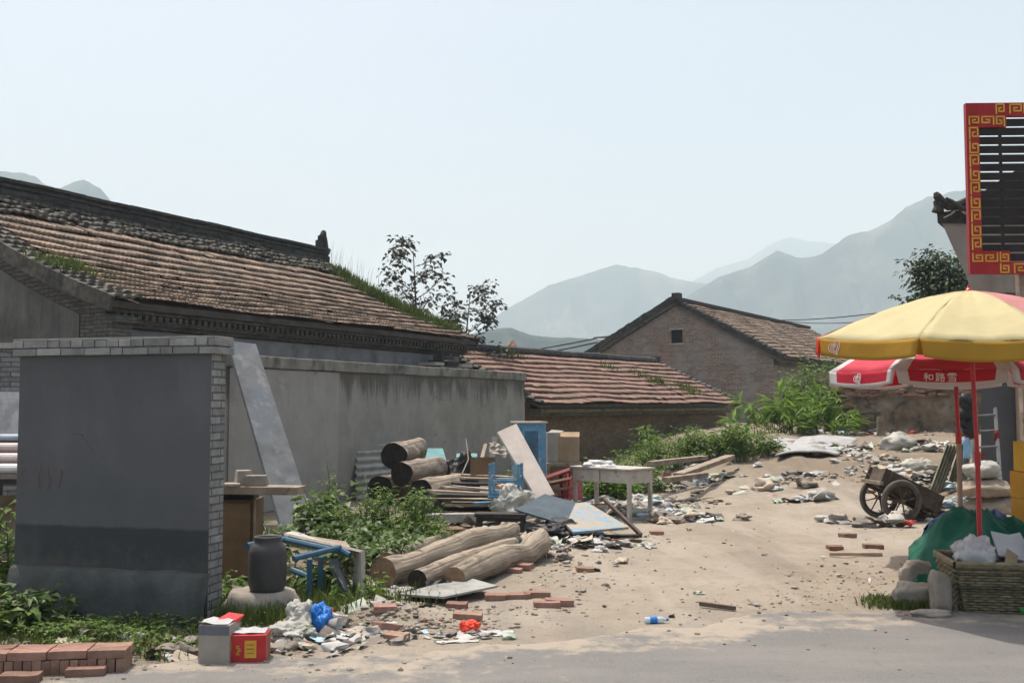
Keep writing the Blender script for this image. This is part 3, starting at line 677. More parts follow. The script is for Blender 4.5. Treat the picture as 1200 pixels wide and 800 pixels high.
for i in range(12):
    s0 = .25 + i * .4
    bb.slab([(.10, s0, zA(s0) - .14), (.30, s0, zA(s0) - .14), (.30, s0 + .41, zA(s0 + .41) - .14), (.10, s0 + .41, zA(s0 + .41) - .14)], .14)
    bb.slab([(.15, s0, zA(s0) - .285), (.30, s0, zA(s0) - .285), (.30, s0 + .41, zA(s0 + .41) - .285), (.15, s0 + .41, zA(s0 + .41) - .285)], .10)
bb.box((.34, .36, 2.95), (.42, .42, .5)); bb.box((.34, .30, 3.13), (.46, .5, .1))
bb.build('barge', m_dkbrick, house)

def to_world(root, p): return root.matrix_basis @ Vector(p)
for o_ in (house,): pass
MA = Matrix.Translation(eA) @ Matrix.Rotation(math.pi / 2 - aA, 4, 'Z')
gr = MB()
for i in range(2600):                                # grass along the right verge
    s = rng.uniform(.5, 4.6); x = LA - rng.uniform(-.05, .5) * (1 if rng.random() < .7 else 2)
    h = rng.uniform(.10, .34) * (1.25 - .5 * abs(s - 2) / 2.6) * (.7 + .8 * abs(nz(s * 1.5, x, 2)))
    p = MA @ Vector((x, s, zA(s) + .1)); gr.blade(p, h, (rng.uniform(-.12, .12), rng.uniform(-.12, .12)), .012)
for i in range(45):
    s = rng.uniform(2.2, 5); p = MA @ Vector((LA - rng.uniform(-.1, .4), s, zA(s) + .1)); gr.blade(p, rng.uniform(.5, .95), (rng.uniform(-.2, .2), rng.uniform(-.2, .2)), .005)
tag(gr.build('roof_grass', m_grass, origin=MA @ Vector((LA, 2.5, 4.6))), 'strip of bright grass growing along the right verge of the long tiled roof', 'grass', kind='stuff')
gr = MB()
for i in range(420):
    s = 1.7 + rng.gauss(0, .25); x = .45 + rng.gauss(0, .28); p = MA @ Vector((x, s, zA(s) + .14)); gr.blade(p, rng.uniform(.05, .14), (rng.uniform(-.08, .08), rng.uniform(-.08, .08)), .012)
tag(gr.build('roof_grass', m_grass, origin=MA @ Vector((.45, 1.7, 4.2))), 'small grass patch on the grey verge tiles at the near end of the long roof', 'grass', kind='stuff')

# --- low brick house
aB = R(35.5); uB = Vector((math.sin(aB), math.cos(aB), 0)); bB = Vector((-math.cos(aB), math.sin(aB), 0))
LB, DB = 13.4, 3.45
rB = P(868, 474, 38); eB = Vector((rB.x, rB.y, 0)) - uB * LB
low = thing('brick_house', 'low brown brick house with a patched red tile roof behind the weeds', 'house', eB, math.pi / 2 - aB)
zB = lambda s: 1.72 + 1.58 * (s / DB)
w = MB(); wall_gabled(w, .3, LB - .3, DB, .45, zB, th=.16, base=-.3); w.build('wall', m_brown, low)
r_ = MB(); r0_ = MB(); roof_slab(r0_, 0, LB, DB, zB, .1, 6, 0)
flat_tiles(r_, LB - .3, zB, -.1, 3.3, 10, .25, x0=.1, lift=.095, sag=.06, seed=4, jit=.75); flat_tiles(r_, LB - .3, zB, -.1, 3.3, 10, .25, x0=.1, back=2 * DB)
ro = r0_.build('roof', m_eave, low); r_.build('tile_courses', m_redtile2, ro)
for x_ in (LB - .04, .05):
    v_ = MB(); cup_tiles(v_, [x_], -.1, 3.4, 17, zB, w=.2, lift=.09, h=.07); v_.build('verge_tiles', m_greytile, ro)
rg = MB()
for i in range(40):
    xa = -.1 + i * (LB + .1) / 40; rg.tube([(xa, DB, zB(DB) + .06 + .025 * nz(xa * .5, 8)), (xa + LB / 40 * 1.05, DB, zB(DB) + .075 + .025 * nz(xa * .5 + .2, 8))], [.15, .14], 8)
rg.box((LB - .05, DB, zB(DB) + .12), (.2, .3, .26)); rg.build('ridge', m_ridge, ro)
co = MB(); co.box((LB / 2, .26, 1.545), (LB - .5, .36, .11)); co.box((LB / 2, .36, 1.435), (LB - .54, .2, .10)); co.build('cornice', mat('lichened_eave_board', (.10, .105, .07), (.19, .185, .13), 4, bump=.5, stains=(((.07, .055, .04), 3, .5, .66, .7),)), low)
MBm = Matrix.Translation(eB) @ Matrix.Rotation(math.pi / 2 - aB, 4, 'Z')
gr = MB()
for (cx, cs, n_, sp_) in ((9.6, 1.45, 170, .25), (10.9, .95, 150, .3), (10.3, .6, 60, .3), (3.3, 3.1, 50, .2), (8.0, 2.5, 30, .25), (9.4, 2.0, 60, .3)):
    for i in range(n_):
        x = cx + rng.gauss(0, sp_); s = cs + rng.gauss(0, sp_ * .7); gr.blade(MBm @ Vector((x, s, zB(s) + .08)), rng.uniform(.06, .22), (rng.uniform(-.1, .1), rng.uniform(-.1, .1)), .018)
tag(gr.build('roof_grass', m_grass, origin=MBm @ Vector((9.8, 1.2, 2.3))), 'tufts of green weed rooted in the low red tile roof', 'grass', kind='stuff')

# --- gabled brick house
aC = R(32); uC = Vector((math.sin(aC), math.cos(aC), 0)); bC = Vector((-math.cos(aC), math.sin(aC), 0))
LC, DC = 21.2, 4.85
rC = P(917, 417, 44); eC = Vector((rC.x, rC.y, 0)); zC0 = rC.z
# x runs along the axis away from us, y to the far left: gable end at x=0 faces the road
gab = thing('gabled_brick_house', 'tall gabled house of weathered red brick with one small square opening', 'house', eC, math.pi / 2 - aC)
zC = lambda s: zC0 + 2.62 * (s / DC)
w = MB(); wall_gabled(w, .12, LC - .2, DC, .45, zC, th=.13, base=-.5); w.build('wall', m_redbrick, gab)
r_ = MB(); r0_ = MB(); roof_slab(r0_, 0, LC, DC, zC, .1, 6, .0)
flat_tiles(r_, LC - .3, zC, -.06, 4.7, 15, .25, x0=.25, lift=.085, seed=9, sag=.06); flat_tiles(r_, LC - .3, zC, -.06, 4.7, 12, .3, x0=.25, back=2 * DC)
ro = r0_.build('roof', m_eave, gab); r_.build('tile_courses', m_redtile, ro)
v_ = MB(); cup_tiles(v_, [.03, .22], -.1, 4.8, 24, zC, w=.2, lift=.08, h=.08); cup_tiles(v_, [.03], -.1, 4.8, 24, zC, w=.2, lift=.07, h=.07, back=2 * DC)
for i in range(24):
    for bk in (0, 1):
        s0 = -.1 + i * .206; ya, yb = (s0, s0 + .21) if not bk else (2 * DC - s0, 2 * DC - s0 - .21)
        v_.slab([(-.05, ya, zC(s0) + .1), (.02, ya, zC(s0) + .1), (.02, yb, zC(s0 + .21) + .1), (-.05, yb, zC(s0 + .21) + .1)], .24 + rng.uniform(-.02, .02))
v_.build('verge_tiles', m_ridge, ro, flipfix=True)
rg = MB(); rg.box((LC / 2, DC, zC(DC) + .1), (LC, .26, .16)); rg.box((.02, DC, zC(DC) + .2), (.42, .34, .34)); rg.build('ridge', m_ridge, ro)
op = MB(); oy = DC + .05
op.box((.13, oy, 4.78), (.06, .52, .62)); f_ = op.build('window_opening', m_window, gab)
fr = MB(); fr.box((.10, oy, 4.445), (.1, .66, .06)); fr.build('window_sill', m_conc, f_); fr = MB(); fr.box((.10, oy, 5.115), (.1, .66, .06)); fr.build('window_lintel', m_conc, f_)
ch = MB(); ch.box((1.2, 2 * DC - .7, zC(.7) + .32), (.5, .5, .7)); ch.slab([(.7, 2 * DC - .2, zC(.7) + .80), (.8, 2 * DC - 1.3, zC(.7) + .86), (1.7, 2 * DC - 1.2, zC(.7) + .92), (1.6, 2 * DC - .2, zC(.7) + .83)], .05); ch.build('chimney', m_conc, ro, flipfix=True)
bb = MB()
for bk in (0, 1):
    ya, yb = (-.0, DC) if not bk else (2 * DC, DC)
    bb.slab([(-.02, ya, zC(0) - .11), (.14, ya, zC(0) - .11), (.14, yb, zC(DC) - .11), (-.02, yb, zC(DC) - .11)], .16)
bb.build('barge', m_dkbrick, gab, flipfix=True)
co = MB(); co.box((LC / 2, .3, zC0 - .18), (LC - .5, .3, .12)); co.box((LC / 2, .36, zC0 - .30), (LC - .5, .22, .1)); co.build('cornice', m_dkbrick, gab)

# --- long cement wall
pA, pB = P(615, 437, 25.7), P(270, 415, 15.75); pA.z = pB.z = 0
dW = (pA - pB).normalized(); L0 = 2.6; wS = pB - dW * L0; LW = (pA - wS).length; nW = Vector((-dW.y, dW.x, 0))
lw = thing('cement_wall', 'long grey cement-rendered wall with a thick mossy coping', 'wall', wS, math.atan2(dW.y, dW.x))
w = MB(); N_ = 60
vs = []
for i in range(N_ + 1):
    x = LW * i / N_
    for (y, z) in ((0, -.2), (0, 2.31), (.26, 2.31), (.26, -.2)): vs.append((x, y + .012 * nz(x * .7, z, 4), z))
w.add(vs, [f for i in range(N_) for f in ((i * 4, i * 4 + 4, i * 4 + 5, i * 4 + 1), (i * 4 + 1, i * 4 + 5, i * 4 + 6, i * 4 + 2), (i * 4 + 2, i * 4 + 6, i * 4 + 7, i * 4 + 3))] + [(0, 1, 2, 3), (N_ * 4 + 3, N_ * 4 + 2, N_ * 4 + 1, N_ * 4)])
w.build('wall_face', m_wallplaster, lw)
c_ = MB(); vs = []
for i in range(N_ + 1):
    x = -.03 + (LW + .06) * i / N_
    for (y, z) in ((-.045, 2.31), (-.05, 2.50), (.30, 2.50), (.30, 2.31)): vs.append((x, y + .01 * nz(x * 1.3, z, 7), z + .014 * nz(x * 1.1, y, 2) + .006 * nz(x * 5, y, 3)))
c_.add(vs, [f for i in range(N_) for f in ((i * 4, i * 4 + 4, i * 4 + 5, i * 4 + 1), (i * 4 + 1, i * 4 + 5, i * 4 + 6, i * 4 + 2), (i * 4 + 2, i * 4 + 6, i * 4 + 7, i * 4 + 3), (i * 4 + 3, i * 4 + 7, i * 4 + 4, i * 4))] + [(0, 1, 2, 3), (N_ * 4 + 3, N_ * 4 + 2, N_ * 4 + 1, N_ * 4)])
c_.build('coping', m_coping, lw, bevel=.015)
rp = MB(); rp.box((L0 + 1.42, -.012, 1.15), (2.9, .02, 2.28)); rp.build('render_patch', plaster('paler_render_patch', (.28, .268, .245), (.355, .342, .318), 2.28, None, .25, (.15, .14, .13)), lw)
pt = MB()
for k in range(4): pt.box((LW + .05, .12, 2.02 - k * .09), (.22 - k * .04, .3 - k * .05, .08), ROT(0, .25, 0))
pt.build('drip_tiles', m_greytile, lw)
# moss weed and the little gate roof seen over the wall
q = P(520, 424, 25.6)
gate = thing('gate_pier', 'grey brick gate pier with a small tiled cap seen over the cement wall', 'pier', (q.x, q.y, 0), R(64))
g_ = MB(); g_.box((0, 0, 1.2), (1.05, .45, 2.9)); g_.build('pier_body', m_greybrick, gate)
g_ = MB(); g_.box((0, 0, 2.69), (.55, .55, .06)); 
for k in range(5): g_.tube([(-.22 + k * .11, -.3, 2.76), (-.22 + k * .11, .3, 2.76)], .055, 6)
g_.box((0, 0, 2.86), (.62, .26, .12)); g_.box((-.2, 0, 2.95), (.14, .18, .1)); g_.box((.2, 0, 2.95), (.14, .18, .1)); g_.build('tiled_cap', m_ridge, gate)
g_ = MB(); g_.box((.78, 0, 2.7), (.55, .5, .09)); g_.build('side_coping', m_conc, gate)
g_ = MB(); g_.box((-.62, 0, 2.70), (.42, .5, .08)); g_.build('side_coping', m_conc, gate)

# --- freestanding screen wall
sL, sR = Vector((-4.17, 8.68, 0)), Vector((-2.41, 8.2, 0)); sd = (sR - sL).normalized(); SLn = (sR - sL).length
scr = thing('screen_wall', 'dark grey rendered freestanding wall with a brick edge and brick coping nearest the road', 'wall', sL, math.atan2(sd.y, sd.x))
H_ = 2.14
w = MB(); w.box((SLn / 2, .115, H_ / 2 - .1), (SLn - .004, .21, H_ + .2)); w.build('brick_core', m_greybrick, scr)
w = MB(); n1, n2 = 24, 30; vs = []
for j in range(n2 + 1):
    for i in range(n1 + 1): x = SLn * i / n1; z = -.1 + (H_ + .1) * j / n2; vs.append((x, -.004 + .006 * nz(x * 1.5, z * 1.5, 6), z))
for j in range(n2 + 1):
    for i in range(n1 + 1): x = SLn * i / n1; z = -.1 + (H_ + .1) * j / n2; vs.append((x, .0095, z))
k = n1 + 1; kk = k * (n2 + 1)
fs = [(j * k + i, j * k + i + 1, (j + 1) * k + i + 1, (j + 1) * k + i) for j in range(n2) for i in range(n1)]
fs += [(j * k, (j + 1) * k, kk + (j + 1) * k, kk + j * k) for j in range(n2)] + [(j * k + n1, kk + j * k + n1, kk + (j + 1) * k + n1, (j + 1) * k + n1) for j in range(n2)]
fs += [(n2 * k + i, n2 * k + i + 1, kk + n2 * k + i + 1, kk + n2 * k + i) for i in range(n1)]
w.add(vs, fs); face = w.build('render_face', m_screen, scr)
c_ = MB()
for row in range(2):
    z = H_ + .033 + row * .066; x = -.05 if row == 0 else -.055
    while x < SLn + .04:
        l = (.24 if row == 0 else .115) if rng.random() < .8 else (.115 if row == 0 else .24)
        l = min(l, SLn + .06 - x)
        if l > .03: c_.box((x + l / 2, .11, z + rng.uniform(-.002, .002)), (l - .008, .30 + rng.uniform(-.006, .008), .056))
        x += l
c_.box((SLn / 2, .11, H_ + .066), (SLn + .06, .26, .125), r=.15)
c_.build('coping_bricks', mat('grey_coping_brick', (.20, .20, .195), (.31, .31, .30), 9, bump=.5, rnd=.5, stains=(((.10, .10, .095), 3, .5, .68, .6),)), scr, bevel=.004)
c_ = MB(); c_.box((SLn / 2, .11, H_ + .140), (SLn + .09, .29, .018)); c_.build('mortar_cap', m_conc, scr)
ft = MB(); m1 = 26; vs = []
for i in range(m1 + 1):
    x = .02 + (SLn - .0) * i / m1; d = .10 + .035 * nz(x * 2.5, 1, 7); h = .40 + .02 * nz(x * 3, 4, 2)
    for (y, z) in ((-d - .03, -.1), (-d - .02, h * .6), (-d + .01, h - .02), (-d + .04, h), (.0, h + .01)): vs.append((x, y + .012 * nz(x * 7, z * 7, 3), z))
fs = [(i * 5 + q, i * 5 + 5 + q, i * 5 + 6 + q, i * 5 + 1 + q) for i in range(m1) for q in range(4)] + [(0, 1, 2, 3, 4), tuple(m1 * 5 + q for q in (4, 3, 2, 1, 0))]
ft.add(vs, fs); ft.build('footing', m_foot, scr, smooth=True)
# faint red paint marks on the render
m_redfaint = mat('faded_red_paint', (.20, .09, .095), (.24, .10, .105), 20, bump=0)
m_ = MB()
def sx_(px, py):
    p = P(px, py, sL.y + (sR.y - sL.y) * (px - 22) / 225); return Vector(((px - 22) / 225 * SLn, -.012, p.z))
for st__ in ([(33, 548), (30, 551), (26, 557)], [(25, 562), (29, 566), (35, 563)], [(48, 553), (50, 568)], [(50, 545), (53, 556)], [(60, 550), (63, 566), (59, 573)], [(66, 552), (71, 549), (77, 551), (76, 560), (73, 570)]):
    m_.strip([sx_(*p) for p in st__], .007, (0, -1, 0), th=.002)
m_.build('painted_marks', m_redfaint, face)

# --- things left of the screen: brick stub wall, stacked pipes
q = G(0, 620); 
sw = thing('brick_wall', 'grey brick garden wall with white patches at the left edge', 'wall', (-8.2, 13.0, 0), R(8))
w = MB(); w.box((1.5, .12, 1.15), (4.2, .24, 2.6)); w.build('wall_body', m_greybrick, sw)
w = MB(); w.box((1.5, .12, 2.49), (4.3, .34, .07)); w.build('coping', m_conc, sw)
w = MB(); w.box((1.55, -.006, 1.62), (.9, .02, .55)); w.box((2.6, -.006, 1.42), (1.3, .016, .42)); w.build('white_patch', mat('patchy_whitewash', (.5, .5, .5), (.66, .66, .66), 3, stains=(((.3, .3, .3), 4, .5, .65, .6),)), sw)
for k, (py, c, rr) in enumerate(((512, m_greyboard, .035), (524, m_lime, .05), (536, m_lime, .05), (549, m_white, .055))):
    p = P(-30, py, 11.4 - .25 * k); mb = MB(); mb.tube([(-1.6, 0, 0), (-.5, 0, -.003), (.75, 0, 0)], rr, 12)
    o = mb.build('pipe', [mat('pale_blue_pipe', (.35, .42, .5), (.45, .52, .6), 4, rough=.4), mat('pinkish_pipe', (.5, .4, .38), (.6, .5, .48), 4, rough=.35), mat('pale_rose_pipe', (.55, .45, .43), (.65, .55, .53), 4, rough=.35), mat('dull_white_pipe', (.6, .57, .53), (.72, .7, .67), 4, rough=.35)][k])
    o.location = p; tag(o, ['thin pale blue pipe on top of the pile left of the dark wall', 'pinkish pipe just under the blue pipe left of the dark wall', 'rose-white pipe in the middle of the pipe pile by the dark wall', 'thick off-white pipe lowest in the pile left of the dark wall'][k], 'pipe', 'pipes stacked left of the screen wall')
rk = thing('pipe_rack', 'dark timber rack under the pipes left of the dark wall', 'rack', (P(-30, 556, 10.6).x, 10.9, 0))
zt_ = P(0, 556, 10.6).z
mb = MB(); mb.box((-.4, 0, zt_ - .06), (2.3, .9, .06)); mb.build('deck', m_darkwood, rk)
for sx in (-1.4, -.1, .68):
    for sy in (-.4, .4): mb = MB(); mb.box((sx, sy, (zt_ - .09) / 2), (.07, .07, zt_ - .09)); mb.build('leg', m_darkwood, rk)
mb = MB(); mb.box((-.4, .3, .4), (2.2, .03, .7)); mb.build('back_board', m_wood, rk)

# --- crumbling earth wall at the back right
def ruin():
    a = on(968, 517); a = Vector((9.0, 29.5, 0)); b = Vector((15.2, 28.0, 0)); n = 70; m = 16; d = (b - a); L = d.length; d.normalize(); nn = Vector((d.y, -d.x, 0))
    rt = thing('earth_wall', 'crumbling brown earth and brick wall at the back of the waste ground', 'wall', a)
    mb = MB(); vs = []
    for side in (0, 1):
        for i in range(n + 1):
            x = L * i / n; top = 2.28 + .05 * nz(x * 2, 3) + .12 * nz(x * .5, 8) - .75 * sm((x - 4.1) / 1.3) + .25 * sm((x - 5.2) / .6) - .5 * sm((.5 - x) / .5)
            base = gz((a + d * x).x, (a + d * x).y) - .15
            for j in range(m + 1):
                z = base + (top - base) * j / m; dep = .11 * nz(x * 1.4, z * 1.4, 2) + .06 * nz(x * 4, z * 4, 5)
                q = d * x + nn * ((.25 + dep) if side == 0 else -.25 + dep) + Vector((0, 0, z)); vs.append(q)
    k = m + 1; o = k * (n + 1)
    fs = [(i * k + j, (i + 1) * k + j, (i + 1) * k + j + 1, i * k + j + 1) for i in range(n) for j in range(m)]
    fs += [(o + i * k + j + 1, o + (i + 1) * k + j + 1, o + (i + 1) * k + j, o + i * k + j) for i in range(n) for j in range(m)]
    fs += [(i * k + m, (i + 1) * k + m, o + (i + 1) * k + m, o + i * k + m) for i in range(n)]
    fs += [(j, j + 1, o + j + 1, o + j) for j in range(m)] + [(n * k + j + 1, n * k + j, o + n * k + j, o + n * k + j + 1) for j in range(m)]
    mb.add(vs, fs); mb.build('wall_body', m_mud, rt, smooth=True)
    mb = MB()
    for i in range(120):
        x = rng.uniform(.3, 5.6); top = 2.28 - .75 * sm((x - 4.1) / 1.3) + .12 * nz(x * .5, 8) + .25 * sm((x - 5.2) / .6); zz = top + rng.uniform(-.35, .03)
        if rng.random() < .3: x = rng.uniform(0, .8); zz = rng.uniform(1.1, 2.1)
        q = d * x + nn * (.28 + .1 * nz(x * 1.4, zz * 1.4, 2)) + Vector((0, 0, zz)); mb.box(q, (.22, .12, .06), ROT(rng.uniform(-.2, .2), rng.uniform(-.2, .2), math.atan2(d.y, d.x) + rng.uniform(-.3, .3)))
    mb.build('exposed_bricks', m_brickr, rt)
ruin()
# ------------------------------------------------------------------ shop at the right
YS = 16.2; kS = YS / FPX
def shp(px, py, dy=0): p = P(px, py, YS); return Vector((p.x, p.y + dy, p.z))
so = shp(1150, 600); so.z = 0
shop = thing('shop_building', 'grey shop building with a flared pale eave corner and an upturned tile tip', 'shop', so)
def prism(mb, pts, y0, y1, flip=False):
    a = [Vector((p.x, y0, p.z)) for p in pts]; b = [Vector((p.x + (y1 - y0) * .62, y1, p.z)) for p in pts]; k = len(a)
    mb.add(a + b, [tuple(range(k)), tuple(range(2 * k - 1, k - 1, -1))] + [(i, i + k, (i + 1) % k + k, (i + 1) % k) for i in range(k)])
m_shopwall = mat('dark_grey_shop_wall', (.085, .09, .095), (.12, .125, .13), 2, bump=.2, stains=(((.17, .17, .165), 1.2, .55, .7, .4), ((.05, .05, .05), 3, .6, .72, .4)))
m_corbel = mat('beige_rendered_corbel', (.27, .25, .22), (.36, .34, .305), 2, bump=.2, stains=(((.16, .15, .135), 1.6, .53, .7, .5, (1, 1, .4)),))
w = MB(); q = [shp(1150, 640), shp(1150, 342), shp(1300, 342), shp(1300, 640)]
prism(w, [Vector((p.x, 0, max(p.z, -.2) if i in (0, 3) else p.z)) for i, p in enumerate(q)], YS, YS + 6); w.build('wall', m_shopwall, shop, world=True, flipfix=True)
w = MB(); prism(w, [shp(1150, 343), shp(1138, 343), shp(1131, 322), shp(1118, 295), shp(1106, 268), shp(1101, 259), shp(1300, 259), shp(1300, 343)], YS - .02, YS + 6.02); w.build('corbel', m_corbel, shop, world=True, flipfix=True)
w = MB(); prism(w, [shp(1097, 262), shp(1096, 250), shp(1112, 248), shp(1135, 236), (shp(1170, 212)), shp(1300, 130), shp(1300, 262)], YS - .06, YS + 6.1); rf = w.build('roof', m_ridge, shop, world=True, flipfix=True)
w = MB(); cu = [(1136, 235), (1120, 242), (1108, 243), (1100, 238), (1095, 231), (1093, 227)]
w.tube([shp(*c, -.1) for c in cu], [.07, .07, .075, .075, .065, .03], 8); w.tube([shp(1096, 250, -.1), shp(1097, 243, -.1), shp(1094, 236, -.1)], [.1, .08, .05], 8)
w.tube([shp(1136, 246, -.14), shp(1122, 246, -.14), shp(1110, 238, -.14), shp(1104, 234, -.14)], [.05, .05, .04, .02], 8)
w.build('curled_tip', m_ridge, rf, world=False).matrix_parent_inverse = shop.matrix_basis.inverted()
w = MB(); w.strip([shp(*c, -.075) for c in ((1112, 252), (1117, 247), (1123, 247), (1128, 251), (1133, 248))], .03, (0, -1, 0), th=.02); w.strip([shp(1104, 256, -.075), shp(1112, 252, -.075)], .02, (0, -1, 0), th=.02)
w.build('scroll_trim', mat('pale_scroll_trim', (.5, .5, .48), (.6, .6, .58), 6), rf).matrix_parent_inverse = shop.matrix_basis.inverted()
w = MB(); w.box((shp(1197, 500).x, YS - .12, 1.3), (.2, .16, 2.6)); w.build('door_post', m_postwood, shop, world=True)
w = MB(); w.box((shp(1240, 500).x, YS - .03, 1.25), (.9, .04, 2.5)); w.build('door_leaf', m_darkwood, shop, world=True)

# sign of red frame, gold key pattern, dark slats
YG = 14.0; kG = YG / FPX
g0 = P(1137, 321, YG)
sign = thing('slatted_sign', 'big slatted sign with a red frame and gold key-pattern border high on the right', 'sign', g0, R(-2))
def sp(px, py, y=0): return Vector(((px - 1132) * kG, y, (320 - py) * kG * 1.012))
W_ = 214; fr = MB(); fx = kG
def fbox(mb, x0, y0, x1, y1, dy0, dy1):
    a = sp(x0, y1); b = sp(x1, y0); mb.box(((a.x + b.x) / 2, (dy0 + dy1) / 2, (a.z + b.z) / 2), (b.x - a.x, dy1 - dy0, b.z - a.z))
for bx_ in ((1132, 118, 1147, 320), (1147, 118, 1346, 134), (1147, 306, 1346, 320), (1331, 134, 1346, 306), (1147, 134, 1167, 147), (1147, 293, 1167, 306), (1167, 134, 1179, 147), (1167, 293, 1179, 306)): fbox(fr, *bx_, 0, .08)
fr.build('frame', m_redsign, sign)
sl = MB(); n_ = 16
for i in range(n_):
    y = 136.5 + i * 10.62; x0 = 1179 if (y < 145 or y > 291) else 1147
    fbox(sl, x0, y, 1331, y + 8.7, .03, .055)
for x in (1172, 1240, 1300): fbox(sl, x, 134, x + 3, 306, .055, .085)
slats = sl.build('slat_panel', m_slat, sign)
def key_v(mb, x0, y0, w, h, flip=False, mir=False):       # one square spiral in a cell
    pts = [(0, 1), (0, 0), (1, 0), (1, .78), (.36, .78), (.36, .4), (.64, .4)]
    if mir: pts = [(x, 1 - y) for x, y in pts]
    if flip: pts = [(1 - x, y) for x, y in pts]
    mb.strip([sp(x0 + x * w, y0 + y * h, -.003) for x, y in pts], 1.75 * kG, (0, -1, 0), th=.004)
ky = MB()
for i in range(9): key_v(ky, 1135.5, 147.5 + i * 16.3, 9.5, 13.2, mir=i % 2 == 1)
for i in range(9): key_v(ky, 1334, 147.5 + i * 16.3, 9.5, 13.2, mir=i % 2 == 1)
for y in (134.5, 296): 
    key_v(ky, 1135.5, y, 11, 9, mir=y > 200); key_v(ky, 1150.5, y, 13.5, 9, flip=True, mir=y > 200)
for y in (119.8, 134.5): key_v(ky, 1167.5, y, 9, 11, flip=y > 130)
for y in (295, 308.3): key_v(ky, 1167.5, y, 9, 10, mir=True)
for i in range(9):
    for y in (120.2, 308.5): key_v(ky, 1183.5 + i * 16.5, y, 13, 10, mir=i % 2 == 1)
ky.build('key_pattern', m_gold, sign)
dk = MB(); c = sp(1208, 264, -.03); prof = [(0, 0), (.085, 0), (.1, .012), (.1, .05), (0, .05)]
for (rr, z0, z1) in ((.105, 0, .045),):
    vs = [(c.x + rr * math.cos(2 * math.pi * i / 28), c.y + zz, c.z + rr * math.sin(2 * math.pi * i / 28)) for zz in (z0, z1) for i in range(28)]
    dk.add(vs, [tuple(range(28)), tuple(range(55, 27, -1))] + [(i, i + 28, (i + 1) % 28 + 28, (i + 1) % 28) for i in range(28)])
dk.build('gold_disc', m_gold, sign, flipfix=True)
for px in (1196, 1326):
    mb = MB(); a = sp(px, 310); mb.bar((a.x, .12, -g0.z), (a.x, .12, .15), .12, .12, up=(0, 1, 0)); mb.build('post', m_wood, sign)

